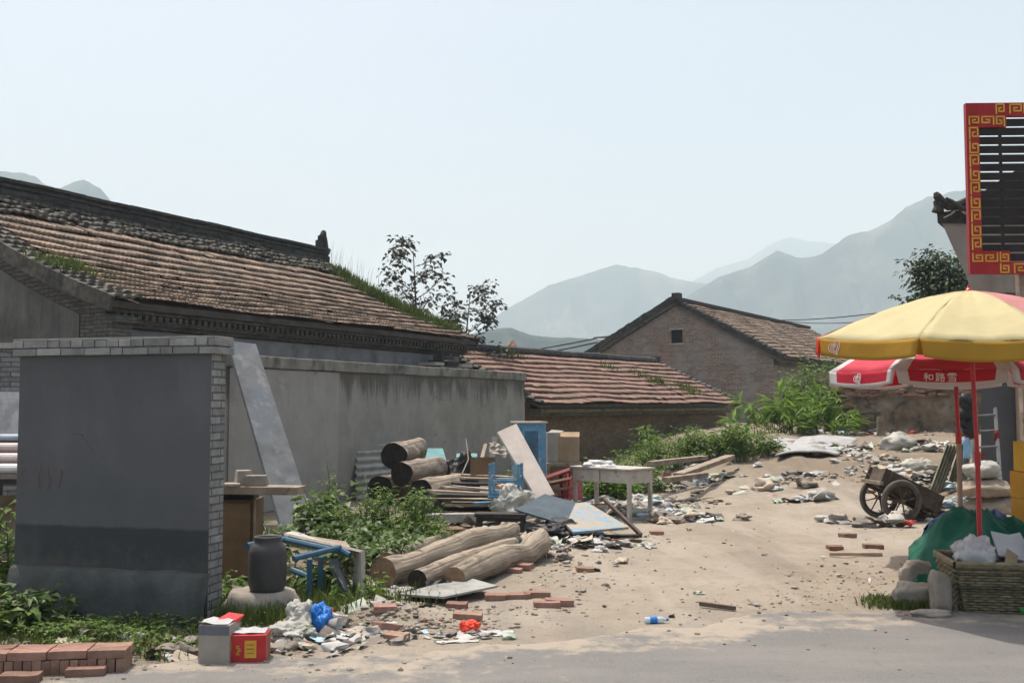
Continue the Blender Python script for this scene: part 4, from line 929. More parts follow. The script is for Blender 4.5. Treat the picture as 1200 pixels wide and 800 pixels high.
# ------------------------------------------------------------------ umbrellas
def bez(p, n=8): return p
def umbrella(name, label, base, apex, rim_r, rim_z, val, angles, cols, m_list, pole_r, joint, lowmat, tilt=(0, 0), power=1.7, border=False, lift=0.0):
    root = thing(name, label, 'parasol', base)
    bz = base.z; top = Vector((tilt[0], tilt[1], apex - bz)); n = len(angles); rz_ = rim_z - bz
    dirs = [Vector((math.cos(R(a)), math.sin(R(a)), 0)) for a in angles]
    def ribp(i, t): 
        d = dirs[i % n]; return Vector((top.x, top.y, 0)) + d * (rim_r * t) + Vector((0, 0, top.z - (top.z - rz_) * t ** power + lift * d.y * rim_r * t ** power))
    panels = []
    for i in range(n):
        mb = MB(); nu, nv = 14, 12; vs = []; uv = []
        for v in range(nv + 1):
            t = .015 + .985 * v / nv
            a, b = ribp(i, t), ribp(i + 1, t)
            for u in range(nu + 1):
                f = u / nu; q = a.lerp(b, f); sag = .045 * math.sin(math.pi * f) * t
                q = q + Vector((0, 0, -sag * .5)) - (q - Vector((top.x, top.y, q.z))).normalized() * (.02 * math.sin(math.pi * f) * t)
                q.z += .012 * nz(f * 5 + i * 3, t * 5, i) + .006 * nz(f * 14 + i * 3, t * 3, i) * t + .008 * t * math.sin(f * 19 + i) * (1 - abs(2 * f - 1)) * .4
                vs.append(q); uv.append((f, t))
        k = nu + 1
        mb.add(vs, [(v * k + u, (v + 1) * k + u, (v + 1) * k + u + 1, v * k + u + 1) for v in range(nv) for u in range(nu)], .5, uv)
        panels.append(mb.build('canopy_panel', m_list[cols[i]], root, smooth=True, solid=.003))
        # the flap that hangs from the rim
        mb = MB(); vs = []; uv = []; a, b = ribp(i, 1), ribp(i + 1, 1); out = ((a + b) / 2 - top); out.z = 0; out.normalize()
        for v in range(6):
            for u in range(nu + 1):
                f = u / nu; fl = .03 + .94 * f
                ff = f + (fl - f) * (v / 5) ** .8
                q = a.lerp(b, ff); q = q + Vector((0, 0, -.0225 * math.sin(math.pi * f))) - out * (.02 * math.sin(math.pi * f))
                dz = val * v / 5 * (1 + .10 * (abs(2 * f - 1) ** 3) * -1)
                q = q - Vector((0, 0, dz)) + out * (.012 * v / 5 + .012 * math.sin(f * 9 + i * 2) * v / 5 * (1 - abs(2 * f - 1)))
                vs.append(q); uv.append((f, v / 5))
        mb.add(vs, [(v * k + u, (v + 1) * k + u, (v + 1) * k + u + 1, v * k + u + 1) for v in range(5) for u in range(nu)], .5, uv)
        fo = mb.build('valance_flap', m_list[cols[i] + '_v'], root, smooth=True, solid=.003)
        fo['_i'] = 0; del fo['_i']
        panels[-1]['frame_'] = 0; del panels[-1]['frame_']
        flaps.append((root, i, fo, a.copy(), b.copy(), out.copy(), val))
    mb = MB(); j = joint - bz
    mb.tube([(tilt[0] * .0, 0, j - .05), (tilt[0], tilt[1], top.z - .02)], pole_r, 10); mb.tube([(0, 0, j - .09), (0, 0, j + .03)], pole_r * 1.45, 10)
    if True: mb.tube([(pole_r, 0, j), (pole_r + .05, 0, j)], .012, 6)
    mb.build('upper_pole', m_redpole, root)
    mb = MB(); mb.tube([(0, 0, 0), (0, 0, j - .02)], pole_r * (1.25 if lowmat is not m_redpole else 1.15), 10); mb.build('lower_pole', lowmat, root)
    for i in range(n):
        mb = MB(); mb.tube([ribp(i, t) - Vector((0, 0, .016)) for t in (.02, .25, .5, .75, .98)], .006, 6)
        s0 = Vector((tilt[0] * .8, tilt[1] * .8, top.z - .48)); mb.tube([s0, ribp(i, .5) - Vector((0, 0, .02))], .005, 6); mb.build('rib', m_alum, root)
    mb = MB(); mb.lathe((tilt[0], tilt[1], top.z - .02), [(.035, 0), (.03, .03), (.012, .05), (.01, .075), (0, .08)], 12); mb.build('finial', m_redpole, root)
    mb = MB(); mb.lathe((0, 0, 0), [(0, 0), (.24, 0), (.24, .06), (.2, .09), (.05, .1), (.045, .2), (0, .2)], 20); mb.build('base', m_conc, root)
    return root
flaps = []
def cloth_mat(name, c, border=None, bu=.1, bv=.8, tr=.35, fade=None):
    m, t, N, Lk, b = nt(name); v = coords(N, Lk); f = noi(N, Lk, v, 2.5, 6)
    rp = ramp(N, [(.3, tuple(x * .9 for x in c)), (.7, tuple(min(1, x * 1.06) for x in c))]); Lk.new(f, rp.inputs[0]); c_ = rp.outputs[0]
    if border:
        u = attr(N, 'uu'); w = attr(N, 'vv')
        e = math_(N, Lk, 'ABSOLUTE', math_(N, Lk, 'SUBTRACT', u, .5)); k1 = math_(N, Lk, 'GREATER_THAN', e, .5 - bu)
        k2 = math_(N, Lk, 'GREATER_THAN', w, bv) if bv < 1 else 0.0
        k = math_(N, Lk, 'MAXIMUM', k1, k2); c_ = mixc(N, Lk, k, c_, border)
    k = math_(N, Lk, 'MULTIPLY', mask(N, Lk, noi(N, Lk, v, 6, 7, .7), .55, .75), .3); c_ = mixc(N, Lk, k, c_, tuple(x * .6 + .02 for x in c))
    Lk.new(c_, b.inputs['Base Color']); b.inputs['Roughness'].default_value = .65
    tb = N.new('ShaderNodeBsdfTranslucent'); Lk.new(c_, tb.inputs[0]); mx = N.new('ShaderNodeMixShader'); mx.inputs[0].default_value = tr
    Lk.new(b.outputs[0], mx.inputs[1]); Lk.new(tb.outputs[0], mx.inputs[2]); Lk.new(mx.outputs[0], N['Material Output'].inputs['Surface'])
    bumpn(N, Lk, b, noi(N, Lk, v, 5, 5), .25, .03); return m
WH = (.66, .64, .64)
UM = {'y': cloth_mat('sunlit_yellow_canopy', (.64, .575, .33)), 'y_v': cloth_mat('shaded_yellow_valance', (.46, .26, .03), tr=.2),  # fading plus sunlight in the pale top colour; shade in the flap's orange
      'r': cloth_mat('faded_sunlit_red_canopy', (.62, .29, .28)), 'r_v': cloth_mat('red_valance', (.70, .05, .02), tr=.4),  # pink panel colour holds painted sunlight as well as fading
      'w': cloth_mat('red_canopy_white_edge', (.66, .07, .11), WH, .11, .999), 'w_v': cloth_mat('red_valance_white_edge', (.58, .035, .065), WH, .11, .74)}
by = P(1150, 700, 9.2); by.z = 0
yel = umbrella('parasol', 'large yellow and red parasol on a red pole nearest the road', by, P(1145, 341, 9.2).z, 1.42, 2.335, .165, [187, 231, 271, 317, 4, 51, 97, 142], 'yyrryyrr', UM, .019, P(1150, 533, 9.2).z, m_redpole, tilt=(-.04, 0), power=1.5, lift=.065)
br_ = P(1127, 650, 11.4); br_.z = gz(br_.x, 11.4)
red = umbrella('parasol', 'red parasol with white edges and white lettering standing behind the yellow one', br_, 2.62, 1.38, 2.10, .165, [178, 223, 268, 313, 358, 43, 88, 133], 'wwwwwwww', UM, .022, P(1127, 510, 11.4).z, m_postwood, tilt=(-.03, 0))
m_wprint = mat('white_print', (.74, .70, .68), (.8, .77, .75), 4, bump=0)
def heart(s=1.0, n=30):
    return [(16 * math.sin(t) ** 3 / 34 * s, (13 * math.cos(t) - 5 * math.cos(2 * t) - 2 * math.cos(3 * t) - math.cos(4 * t)) / 34 * s) for t in [2 * math.pi * i / n for i in range(n + 1)]]
def on_flap(fl, paths, cu, cv, size, wd, m, name):
    root, i, fo, a, b, out, val = fl; e = (b - a); L = e.length; e.normalize(); mb = MB()
    for p in paths:
        pts = []
        for x, y in p:
            f = cu + x * size / L; q = a.lerp(b, f) + Vector((0, 0, -.0225 * math.sin(math.pi * f))) - out * (.02 * math.sin(math.pi * f))
            v = cv - y * size / val
            q = q - Vector((0, 0, val * v)) + out * (.012 * v + .012 * math.sin(f * 9 + i * 2) * v * (1 - abs(2 * f - 1)) + .006)
            pts.append(q)
        mb.strip(pts, wd, out, th=.002)
    return mb.build(name, m, fo)
hp = [[(x * c_ - y * s_, x * s_ + y * c_) for x, y in hh] for c_, s_ in ((math.cos(.5), math.sin(.5)),) for hh in (heart(1.0)[2:-1], heart(.62)[:-4])]
hp.append([(.0, .0), (.08, .1), (.0, .19), (-.12, .13), (-.14, 0), (-.05, -.12)])
m_pinkprint = mat('faded_pink_print', (.55, .42, .40), (.62, .48, .46), 4, bump=0)
fy = [f for f in flaps if f[0] is yel]; fr_ = [f for f in flaps if f[0] is red]
on_flap(fy[0], hp, .17, .46, .135, .007, m_pinkprint, 'printed_heart')
on_flap(fr_[0], hp, .44, .42, .125, .007, m_wprint, 'printed_heart')
GL = {0: [[(.35, .95), (.1, .85)], [(0, .65), (.5, .65)], [(.25, .88), (.25, 0)], [(.25, .6), (.02, .3)], [(.25, .6), (.48, .35)], [(.6, .75), (.6, .2), (.98, .2), (.98, .75), (.6, .75)]],
      1: [[(.08, .95), (.08, .68), (.4, .68), (.4, .95), (.08, .95)], [(.24, .68), (.24, .1)], [(.24, .42), (.42, .42)], [(.08, .5), (.08, .1)], [(0, .05), (.45, .15)], [(.68, .97), (.52, .62)], [(.66, .85), (.92, .85), (.55, .4)], [(.62, .72), (1, .42)], [(.62, .38), (.62, .03), (.92, .03), (.92, .38), (.62, .38)]],
      2: [[(.15, .95), (.85, .95)], [(.02, .66), (.02, .82), (.98, .82), (.98, .68)], [(.5, .95), (.5, .55)], [(.2, .70), (.36, .70)], [(.64, .70), (.8, .70)], [(.12, .45), (.88, .45), (.88, .02)], [(.18, .25), (.88, .25)], [(.1, .03), (.9, .03)]]}
tx = []
for k in range(3): tx += [[(k * 1.32 - 1.82 + x, y - .5) for x, y in s_] for s_ in GL[k]]
on_flap(fr_[1], tx, .40, .42, .083, .0075, m_wprint, 'printed_name')
on_flap(fr_[2], hp, .5, .42, .12, .007, m_wprint, 'printed_heart')
# white ring printed on the red canopy front panel
mb = MB(); rt = red
# ------------------------------------------------------------------ handcart
nw, fw = on(1057, 612), on(1030.5, 607)
ax = (fw - nw); ax.z = 0; ax.normalize(); cx = Vector((ax.y, -ax.x, 0)); RW = .315
cart = thing('handcart', 'old dark wooden two-wheeled handcart tipped back with its shafts on the rubbish', 'handcart', (nw + fw) / 2)
def cl(p): return Vector(p) - cart.location
hub_n = nw + Vector((0, 0, RW)); trk = (fw - nw).length
hub_f = hub_n + ax * trk
for hb in (hub_n, hub_f):
    mb = MB(); mb.torus(cl(hb), ax, RW - .032, .034, 44, 10); wh = mb.build('wheel', m_rubber, cart, smooth=True)
    mb = MB(); mb.torus(cl(hb), ax, RW - .07, .02, 40, 6, 1.4); mb.build('rim', m_steel, wh, smooth=True)
    mb = MB()
    for i in range(8):
        a = 2 * math.pi * i / 8 + .2; d = cx * math.cos(a) + Vector((0, 0, 1)) * math.sin(a)
        mb.tube([cl(hb) + d * .03 + ax * (.02 if i % 2 else -.02), cl(hb) + d * (RW - .075)], [.013, .009], 6)
    mb.build('spokes', m_steel, wh)
    mb = MB(); mb.tube([cl(hb) - ax * .06, cl(hb) + ax * .06], .038, 12); mb.build('hub', m_steel, wh)
mb = MB(); mb.tube([cl(hub_n), cl(hub_f)], .02, 8); mb.build('axle', m_steel, cart)
slope = R(25); dn = cx * math.cos(slope) - Vector((0, 0, 1)) * math.sin(slope); upv = cx * math.sin(slope) + Vector((0, 0, 1)) * math.cos(slope)
MCt = Matrix((dn, ax, upv)).transposed()
oc = cl(hub_n) + ax * trk / 2 + upv * .10 + dn * .16
bx_ = .98; bw_ = trk - .18
def cb(mb, c, d, rot=None): mb.box(oc + MCt @ Vector(c), d, MCt if rot is None else MCt @ rot)
mb = MB()
for i in range(5): cb(mb, (0, -bw_ / 2 + bw_ * (i + .5) / 5, 0), (bx_, bw_ / 5 - .006, .025))
mb.build('bed', m_cartwood, cart)
for sy in (-1, 1):
    mb = MB()
    for i in range(2): cb(mb, (-.02, sy * bw_ / 2, .075 + i * .125), (bx_ + .04, .022, .12))
    for x in (-.42, 0, .42): cb(mb, (x, sy * (bw_ / 2 + .018), .11), (.04, .02, .27))
    mb.build('side_board', m_cartwood, cart)
mb = MB(); cb(mb, (-bx_ / 2 + .02, 0, .13), (.022, bw_ - .03, .25)); mb.build('tail_board', m_cartwood, cart)
mb = MB(); cb(mb, (bx_ / 2 - .02, 0, .10), (.022, bw_ - .03, .19)); mb.build('front_board', m_cartwood, cart)
for sy in (-1, 1):
    mb = MB(); a = oc + MCt @ Vector((-.5, sy * (bw_ / 2 - .05), -.035)); b = oc + MCt @ Vector((.93, sy * (bw_ / 2 - .09), -.035)); mb.tube([a, b], .022, 8); mb.build('shaft', m_cartwood, cart)
for sy in (-1, 1):
    mb = MB(); a = oc + MCt @ Vector((.40, sy * (bw_ / 2 - .03), -.02)); zf = -cart.location.z
    b = a + cx * .05; b.z = gz(cart.location.x + b.x, cart.location.y + b.y) + zf; mb.tube([a, b], .014, 6); c = a + cx * -.12; c.z = (a.z + b.z) / 2; mb.tube([b, a - cx * .15 + Vector((0, 0, .02))], .008, 6); mb.build('prop_leg', m_steel, cart)
for sy in (-1,):
    mb = MB(); a = oc + MCt @ Vector((-.52, -bw_ / 2 - .04, .02)); mb.bar(a, a + ax * (bw_ + .1), .05, .05); mb.build('rear_bar', m_wood, cart)

# ------------------------------------------------------------------ corrugated panels, ladder, sacks, boxes
def corr(name, label, a, b, c, d, m, waves, amp=.02, th=.008, cat='sheet', along=True):
    """sheet with corners a b (bottom) c d (top, above b and a); ribs run bottom to top, or sideways when along is False"""
    o = thing(name, label, cat, a); mb = MB(); n = waves * 8; k = 6; vs = []
    nn = (Vector(b) - Vector(a)).cross(Vector(d) - Vector(a)).normalized()
    for j in range(k + 1):
        for i in range(n + 1):
            u, v = (i / n, j / k) if along else (j / k, i / n)
            p = Vector(a).lerp(b, u).lerp(Vector(d).lerp(c, u), v) + nn * (amp * math.sin(2 * math.pi * waves * i / n)); vs.append(p)
    f = [(j * (n + 1) + i, j * (n + 1) + i + 1, (j + 1) * (n + 1) + i + 1, (j + 1) * (n + 1) + i) for j in range(k) for i in range(n)]
    mb.add(vs, f); mb.build('corrugated_sheet', m, o, world=True, smooth=True, solid=th); return o
def PZ(px, py, z): return G(px, py, z)
corr('asbestos_sheet', 'mossy corrugated asbestos panel leaning beside the handcart', P(1088, 577, 17.0), P(1103, 577, 17.2), P(1124, 520, 18.0), P(1109, 519, 17.8), m_asbgreen, 4, .022)
corr('asbestos_sheet', 'second mossy corrugated panel leaning just right of the first behind the wooden pole', P(1106, 577, 17.5), P(1119, 576, 17.7), P(1134, 516, 18.5), P(1124, 519, 18.3), m_asbgreen, 4, .022)
corr('asbestos_sheet', 'narrow pale corrugated panel standing behind the ladder', P(1124, 590, 17.8), P(1131, 588, 17.9), P(1141, 494, 18.6), P(1131, 492, 18.5), m_asb, 3, .02)
lad = thing('ladder', 'aluminium ladder leaning on the grey shop wall behind the parasol poles', 'ladder', on(1152, 612))
la, lb = P(1148, 606, 14.6), P(1176, 606, 14.7); lc, ld_ = P(1136, 480, 15.9), P(1166, 478, 16.0)
la.z = lb.z = gz(7, 14.6)
for a, b in ((la, lc), (lb, ld_)):
    mb = MB(); mb.bar(a, b, .03, .055, up=(0, 1, 0)); mb.build('rail', m_alum, lad, world=True)
for i in range(7):
    t = .1 + .84 * i / 6; mb = MB(); mb.tube([la.lerp(lc, t), lb.lerp(ld_, t)], .016, 8); mb.build('rung', m_alum, lad, world=True)
for k, t in ((0, .78), (1, .86)):
    mb = MB(); q = [la.lerp(lc, t), lb.lerp(ld_, t - .12)][k]; mb.rock(q, (.05, .05, .12), k, 2, .2); mb.build('taped_joint', m_maroon, lad, world=True)
def sack(label, c, r, m, seed, rough=.3, group=None, rz=0):
    mb = MB(); bm_ = []
    for sub in (4,): mb.rock((0, 0, 0), r, seed, sub, rough)
    mb.v = [(x * (1 + .07 * (1 - 2 * abs(nz(x * 7 + seed, y * 7, z * 7)))), y * (1 + .07 * (1 - 2 * abs(nz(x * 7 + seed, y * 7, z * 7)))), max(z, -r[2] * .62) + .022 * (1 - 2 * abs(nz(x * 8 + seed, y * 12, z * 9))) + .010 * (1 - 2 * abs(nz(x * 22 + seed, y * 22, z * 22)))) for x, y, z in mb.v]
    o = mb.build('sack', m, smooth=True); o.location = (c[0], c[1], c[2] + r[2] * .6); o.rotation_euler[2] = rz; return tag(o, label, 'sack', group)
b0 = P(1158, 604, 14.0)
for k, (lab, z, dx, m) in enumerate((('lowest brown sack in the stack behind the blue tarpaulin', 0, 0, m_sackbrown), ('middle brown sack in the stack behind the blue tarpaulin', .24, .05, m_sackbrown), ('upper brown sack in the stack below the pale green sack', .48, -.02, m_sackbrown))):
    sack(lab, (b0.x + dx, b0.y, z), (.38, .24, .14), m, 11 + k, .18)
sack('pale green-white sack lying on top of the brown sack stack', (b0.x - .06, b0.y + .05, .72), (.24, .19, .14), m_polydirty, 21, .25)
hang = MB(); q = P(1133, 470, 15.4)
for i in range(5): hang.rock(q + Vector((rng.uniform(-.08, .08), 0, -i * .11)), (.12, .1, .12), i, 2, .5)
tag(hang.build('bin_bag', m_black, origin=q - Vector((0, 0, .5)), smooth=True), 'black plastic bag hanging behind the red parasol pole', 'bag')
q = P(1132, 525, 15.3); mb = MB(); mb.sheet(q, .12, .3, 4, 6, ROT(R(85), 0, .2), .06, 3); tag(mb.build('plastic_scrap', mat('pale_blue_film', (.2, .42, .6), (.3, .5, .7), 4, rough=.4, bump=0), origin=q - Vector((0, 0, .15)), smooth=True, solid=.003), 'pale blue plastic strip hanging beside the ladder', 'plastic scrap')

# yellow cartons on a low green crate
c0 = P(1186, 650, 10.5); bx0 = c0.x + .17
def carton_stack():
    zs = .30; h = .275
    g_ = MB()
    for z in (.03, .10, .165): g_.box((0, -.2, z), (.42, .02, .06)); g_.box((0, .2, z), (.42, .02, .06)); g_.box((-.2, 0, z), (.02, .38, .06)); g_.box((.2, 0, z), (.02, .38, .06))
    for a in (-.2, .2):
        for b in (-.2, .2): g_.box((a, b, .10), (.04, .04, .20))
    g_.box((0, 0, .02), (.4, .4, .02)); g_.box((0, 0, .195), (.4, .4, .03))
    o = g_.build('crate', m_green, bevel=.004); o.location = (bx0 + .23, 10.72, 0); tag(o, 'green crate under the stack of yellow cartons', 'crate')
    labs = ['lowest orange-yellow carton on the green crate', 'second orange-yellow carton from the bottom of the stack', 'third orange-yellow carton just under the printed lemon one']
    z = .212
    for k in range(3):
        dx = rng.uniform(-.012, .012)
        t = thing('carton', labs[k], 'carton', (bx0 + .23 + dx, 10.72, z), group='cartons stacked at the right edge')
        mb = MB(); mb.box((0, 0, h / 2), (.42, .36, h - .004)); mb.build('box_body', m_yellowcard2, t, bevel=.006)
        mb = MB(); mb.box((-.05, -.182, h - .055), (.18, .003, .03)); mb.box((.12, -.182, h - .055), (.1, .003, .03)); mb.build('printed_strip', mat('pale_blue_print', (.3, .38, .42), (.4, .45, .48), 30, bump=0), t)
        mb = MB(); mb.box((0, -.183, h - .008), (.42, .003, .010)); mb.build('flap_seam', m_cartong, t); z += h
    t = thing('carton', 'bright yellow carton with dark print on top of the orange ones', 'carton', (bx0 + .25, 10.72, z))
    mb = MB(); mb.box((0, 0, .155), (.38, .34, .31)); mb.build('box_body', m_yellowcard, t, bevel=.006)
    mb = MB()
    y = -.173
    for (x, zz, w_, h_) in ((-.05, .20, .09, .045), (.03, .205, .05, .055), (-.1, .195, .03, .03)): mb.box((x, y, zz), (w_, .004, h_))
    mb.build('dark_emblem', m_card_dark, t)
    mb = MB()
    for k in range(7): mb.box((-.165 + k * .045, y, .028), (.022, .004, .03 if k % 2 else .018))
    mb.box((.1, y, .15), (.1, .004, .006)); mb.box((.1, y, .135), (.08, .004, .006)); mb.build('small_print', m_blackprint, t)
    z += .312
    t = thing('carton', 'yellow carton above the dark-printed one at the right frame edge', 'carton', (bx0 + .28, 10.74, z)) if False else None
carton_stack()

# green and blue tarpaulin heaps
def tarp(name, label, outline, hf, m, nxy=(70, 60), seed=0, fold=.05, cat='tarpaulin', fscale=5.0):
    xs_ = [p[0] for p in outline]; ys_ = [p[1] for p in outline]; x0, x1, y0, y1 = min(xs_), max(xs_), min(ys_), max(ys_)
    def inside(x, y):
        c = False; n = len(outline)
        for i in range(n):
            (xa, ya), (xb, yb) = outline[i], outline[i - 1]
            if (ya > y) != (yb > y) and x < (xb - xa) * (y - ya) / (yb - ya) + xa: c = not c
        return c
    nx_, ny_ = nxy; vs = []; keep = {}
    for j in range(ny_ + 1):
        for i in range(nx_ + 1):
            x = x0 + (x1 - x0) * i / nx_; y = y0 + (y1 - y0) * j / ny_; h = hf(x, y)
            r1 = 1 - abs(nz(x * fscale * .5 + seed, y * fscale * .32 + x, seed)) * 2; r2 = 1 - abs(nz(x * fscale + seed, y * fscale * .8 - x * 2, seed + 3)) * 2
            z = max(h, 0) * (1 + .22 * r1) + fold * (.7 * r1 + .4 * r2 + .5) * min(1, .15 + h * 3)
            vs.append((x, y, gz(x, y) + max(.012, z)))
    mb = MB(); k = nx_ + 1
    fs = []
    for j in range(ny_):
        for i in range(nx_):
            cxx = x0 + (x1 - x0) * (i + .5) / nx_; cyy = y0 + (y1 - y0) * (j + .5) / ny_
            if inside(cxx, cyy): fs.append((j * k + i, j * k + i + 1, (j + 1) * k + i + 1, (j + 1) * k + i))
    used = sorted({v for f in fs for v in f}); mp = {v: n for n, v in enumerate(used)}
    mb.add([vs[v] for v in used], [tuple(mp[v] for v in f) for f in fs])
    o = mb.build(name, m, origin=((x0 + x1) / 2, (y0 + y1) / 2, 0), smooth=True, solid=.006); return tag(o, label, cat)
a = G(1056, 688)
def hg(x, y):
    c = math.exp(-(((x - 4.75) / .62) ** 2 + ((y - 10.25) / .75) ** 2) * .8) * .47
    r = .27 * math.exp(-(((x - 4.2) / .34) ** 2 + ((y - 9.85) / .4) ** 2)); th = math.atan2(y - 10.1, x - 4.6); d_ = math.hypot(x - 4.6, y - 10.1)
    fo = .075 * min(1, d_ * 1.6) * (1 - abs(math.sin(th * 4.5 + 2.2 * nz(x * 1.5, y * 1.5, 3))) * 1.6) * math.exp(-d_ * .7)
    return c + r + fo * (c + r > .03)
tarp('tarpaulin', 'rumpled green tarpaulin heaped round the parasol poles', [(3.62, 9.55), (3.95, 9.45), (4.4, 9.3), (5.3, 9.3), (5.45, 10.0), (5.4, 10.8), (4.6, 11.15), (4.2, 10.9), (3.95, 10.3)], hg, m_green, (150, 130), 2, .075, fscale=6.5)
tarp('tarpaulin', 'blue tarpaulin bunched up behind the green one', [(4.5, 11.0), (4.7, 10.7), (5.4, 10.6), (5.6, 11.2), (5.5, 11.9), (4.95, 12.0), (4.6, 11.6)], lambda x, y: .46 * math.exp(-(((x - 5.0) / .7) ** 2 + ((y - 11.25) / .42) ** 2)), m_bluetarp, (60, 50), 5, .07)
tarp('tarpaulin', 'dark blue tarpaulin corner showing under the green one', [(3.85, 9.42), (4.05, 9.22), (4.3, 9.28), (4.35, 9.5), (4.05, 9.6)], lambda x, y: .14 * math.exp(-(((x - 4.12) / .2) ** 2 + ((y - 9.4) / .15) ** 2)) + .03, mat('dark_blue_tarpaulin', (.006, .02, .06), (.012, .035, .10), 3, rough=.5, bump=.2), (24, 20), 8, .03)

# wicker basket
bk = G(1104, 722); bkt = thing('wicker_basket', 'rectangular old wicker basket full of plastic bags at the road edge', 'basket', (bk.x + .80, bk.y + .36, 0), R(-9))
def ring(t, z, n=96, L=.5, W=.28, grow=.085, wob=0, ph=0):
    Lx, Wy = L + grow * t, W + grow * t * .8; per = []; pts = [(-Lx, -Wy), (Lx, -Wy), (Lx, Wy), (-Lx, Wy)]
    seg = [2 * Lx, 2 * Wy, 2 * Lx, 2 * Wy]; tot = sum(seg); out = []
    for i in range(n + 1):
        d = tot * i / n; k = 0
        while k < 3 and d > seg[k]: d -= seg[k]; k += 1
        a, b = pts[k], pts[(k + 1) % 4]; f = d / seg[k]; x, y = a[0] + (b[0] - a[0]) * f, a[1] + (b[1] - a[1]) * f
        nx_, ny_ = [(0, -1), (1, 0), (0, 1), (-1, 0)][k]; o_ = wob * math.cos(math.pi * i / 2 + ph)
        out.append((x + nx_ * o_, y + ny_ * o_, z))
    return out
mb = MB(); HB = .40
for k in range(17):
    z = .012 + k * .0225; mb.tube(ring(z / HB, z + rng.uniform(-.003, .003), 112, wob=.010, ph=math.pi * (k % 2)), .0125, 5, cap=False)
mb.box((0, 0, .012), (.98, .54, .02)); wv = mb.build('woven_wall', m_wicker, bkt, smooth=True)
mb = MB()
base_r, top_r = ring(0, .0, 56), ring(1, HB + .01, 56)
for a, b in zip(base_r[:-1], top_r[:-1]): mb.tube([a, b], .006, 5)
mb.build('stakes', m_wicker, wv)
mb = MB(); mb.tube(ring(1.02, HB + .012, 96), .021, 7, cap=False); mb.tube(ring(1.06, HB - .01, 96, wob=.006), .016, 6, cap=False); mb.build('rim', m_wicker, bkt, smooth=True)
mb = MB(); mb.box((0, 0, .18), (1.0, .56, .32)); mb.build('lining', m_darkwood, bkt)
for k, (x, y, r, m, lab, sd_) in enumerate(((-.36, -.04, (.17, .16, .14), m_poly, 'crumpled whitish plastic bag at the left end of the basket', 3), (-.30, .14, (.15, .14, .13), m_poly, 'whitish bag behind the first one in the basket', 5), (.28, .0, (.22, .17, .16), m_poly, 'clear bag with purple fruit at the right end of the basket', 9))):
    mb = MB(); mb.rock((0, 0, 0), r, sd_, 4, .5); mb.v = [(a, b, c + .03 * (1 - 2 * abs(nz(a * 11, b * 11, c * 11 + sd_))) + .014 * (1 - 2 * abs(nz(a * 28, b * 28, c * 28 + sd_)))) for a, b, c in mb.v]
    o = mb.build('plastic_bag', m, smooth=True); o.location = bkt.location + Vector((x, y, .43)); tag(o, lab, 'plastic bag')
    if k == 2:
        mb = MB()
        for i in range(9): mb.rock((rng.uniform(-.16, .14), rng.uniform(-.2, -.12), rng.uniform(-.02, .11)), .028, i, 2, .1)
        mb.build('purple_fruit', mat('purple_fruit_skin', (.12, .02, .09), (.22, .05, .14), 8, rough=.4, bump=0), o, smooth=True)
mb = MB(); mb.box((0, 0, 0), (.30, .012, .24), ROT(R(-38), R(12), R(10))); mb.box((.05, .03, .005), (.26, .012, .2), ROT(R(-30), R(-6), R(22))); o = mb.build('foam_sheets', m_poly); o.location = bkt.location + Vector((-.06, -.02, .52)); tag(o, 'white foam sheets sticking up from the middle of the basket', 'foam')
mb = MB(); mb.box((0, 0, 0), (.11, .008, .16), ROT(R(-40), R(35), 0)); o = mb.build('card_scrap', m_carton); o.location = bkt.location + Vector((-.13, -.18, .44)); tag(o, 'piece of brown card between the bags in the basket', 'card')
mb = MB(); mb.sheet((0, 0, 0), .18, .05, 6, 3, ROT(R(80), 0, 0), .03, 5); o = mb.build('plastic_scrap', mat('bright_green_film', (.02, .16, .03), (.04, .24, .05), 6, rough=.4, bump=0), solid=.003); o.location = (bkt.location.x - .05, bkt.location.y - .31, .035); tag(o, 'green plastic scrap at the foot of the basket', 'plastic scrap')
for lab, px, py, r, sd_ in (('flat-topped pale stone left of the basket on the grass', 1078, 712, (.17, .12, .11), 2), ('pale stone block behind the others at the edge of the green tarpaulin', 1092, 694, (.22, .13, .16), 4), ('upright rounded stone against the end of the basket', 1108, 719, (.085, .1, .19), 6), ('small sunken stone at the road edge by the basket', 1096, 724, (.16, .07, .03), 8)):
    p = G(px, py); mb = MB(); mb.rock((0, 0, 0), r, sd_, 4, .34); mb.v = [tuple(math.copysign(abs(c_ / rr) ** .72 * rr, c_) if abs(c_) > 1e-6 else 0 for c_, rr in zip(v_, r)) for v_ in mb.v]; o = mb.build('stone', m_stone, smooth=True); o.location = (p.x, p.y + r[1], r[2] * .8); tag(o, lab, 'stone')

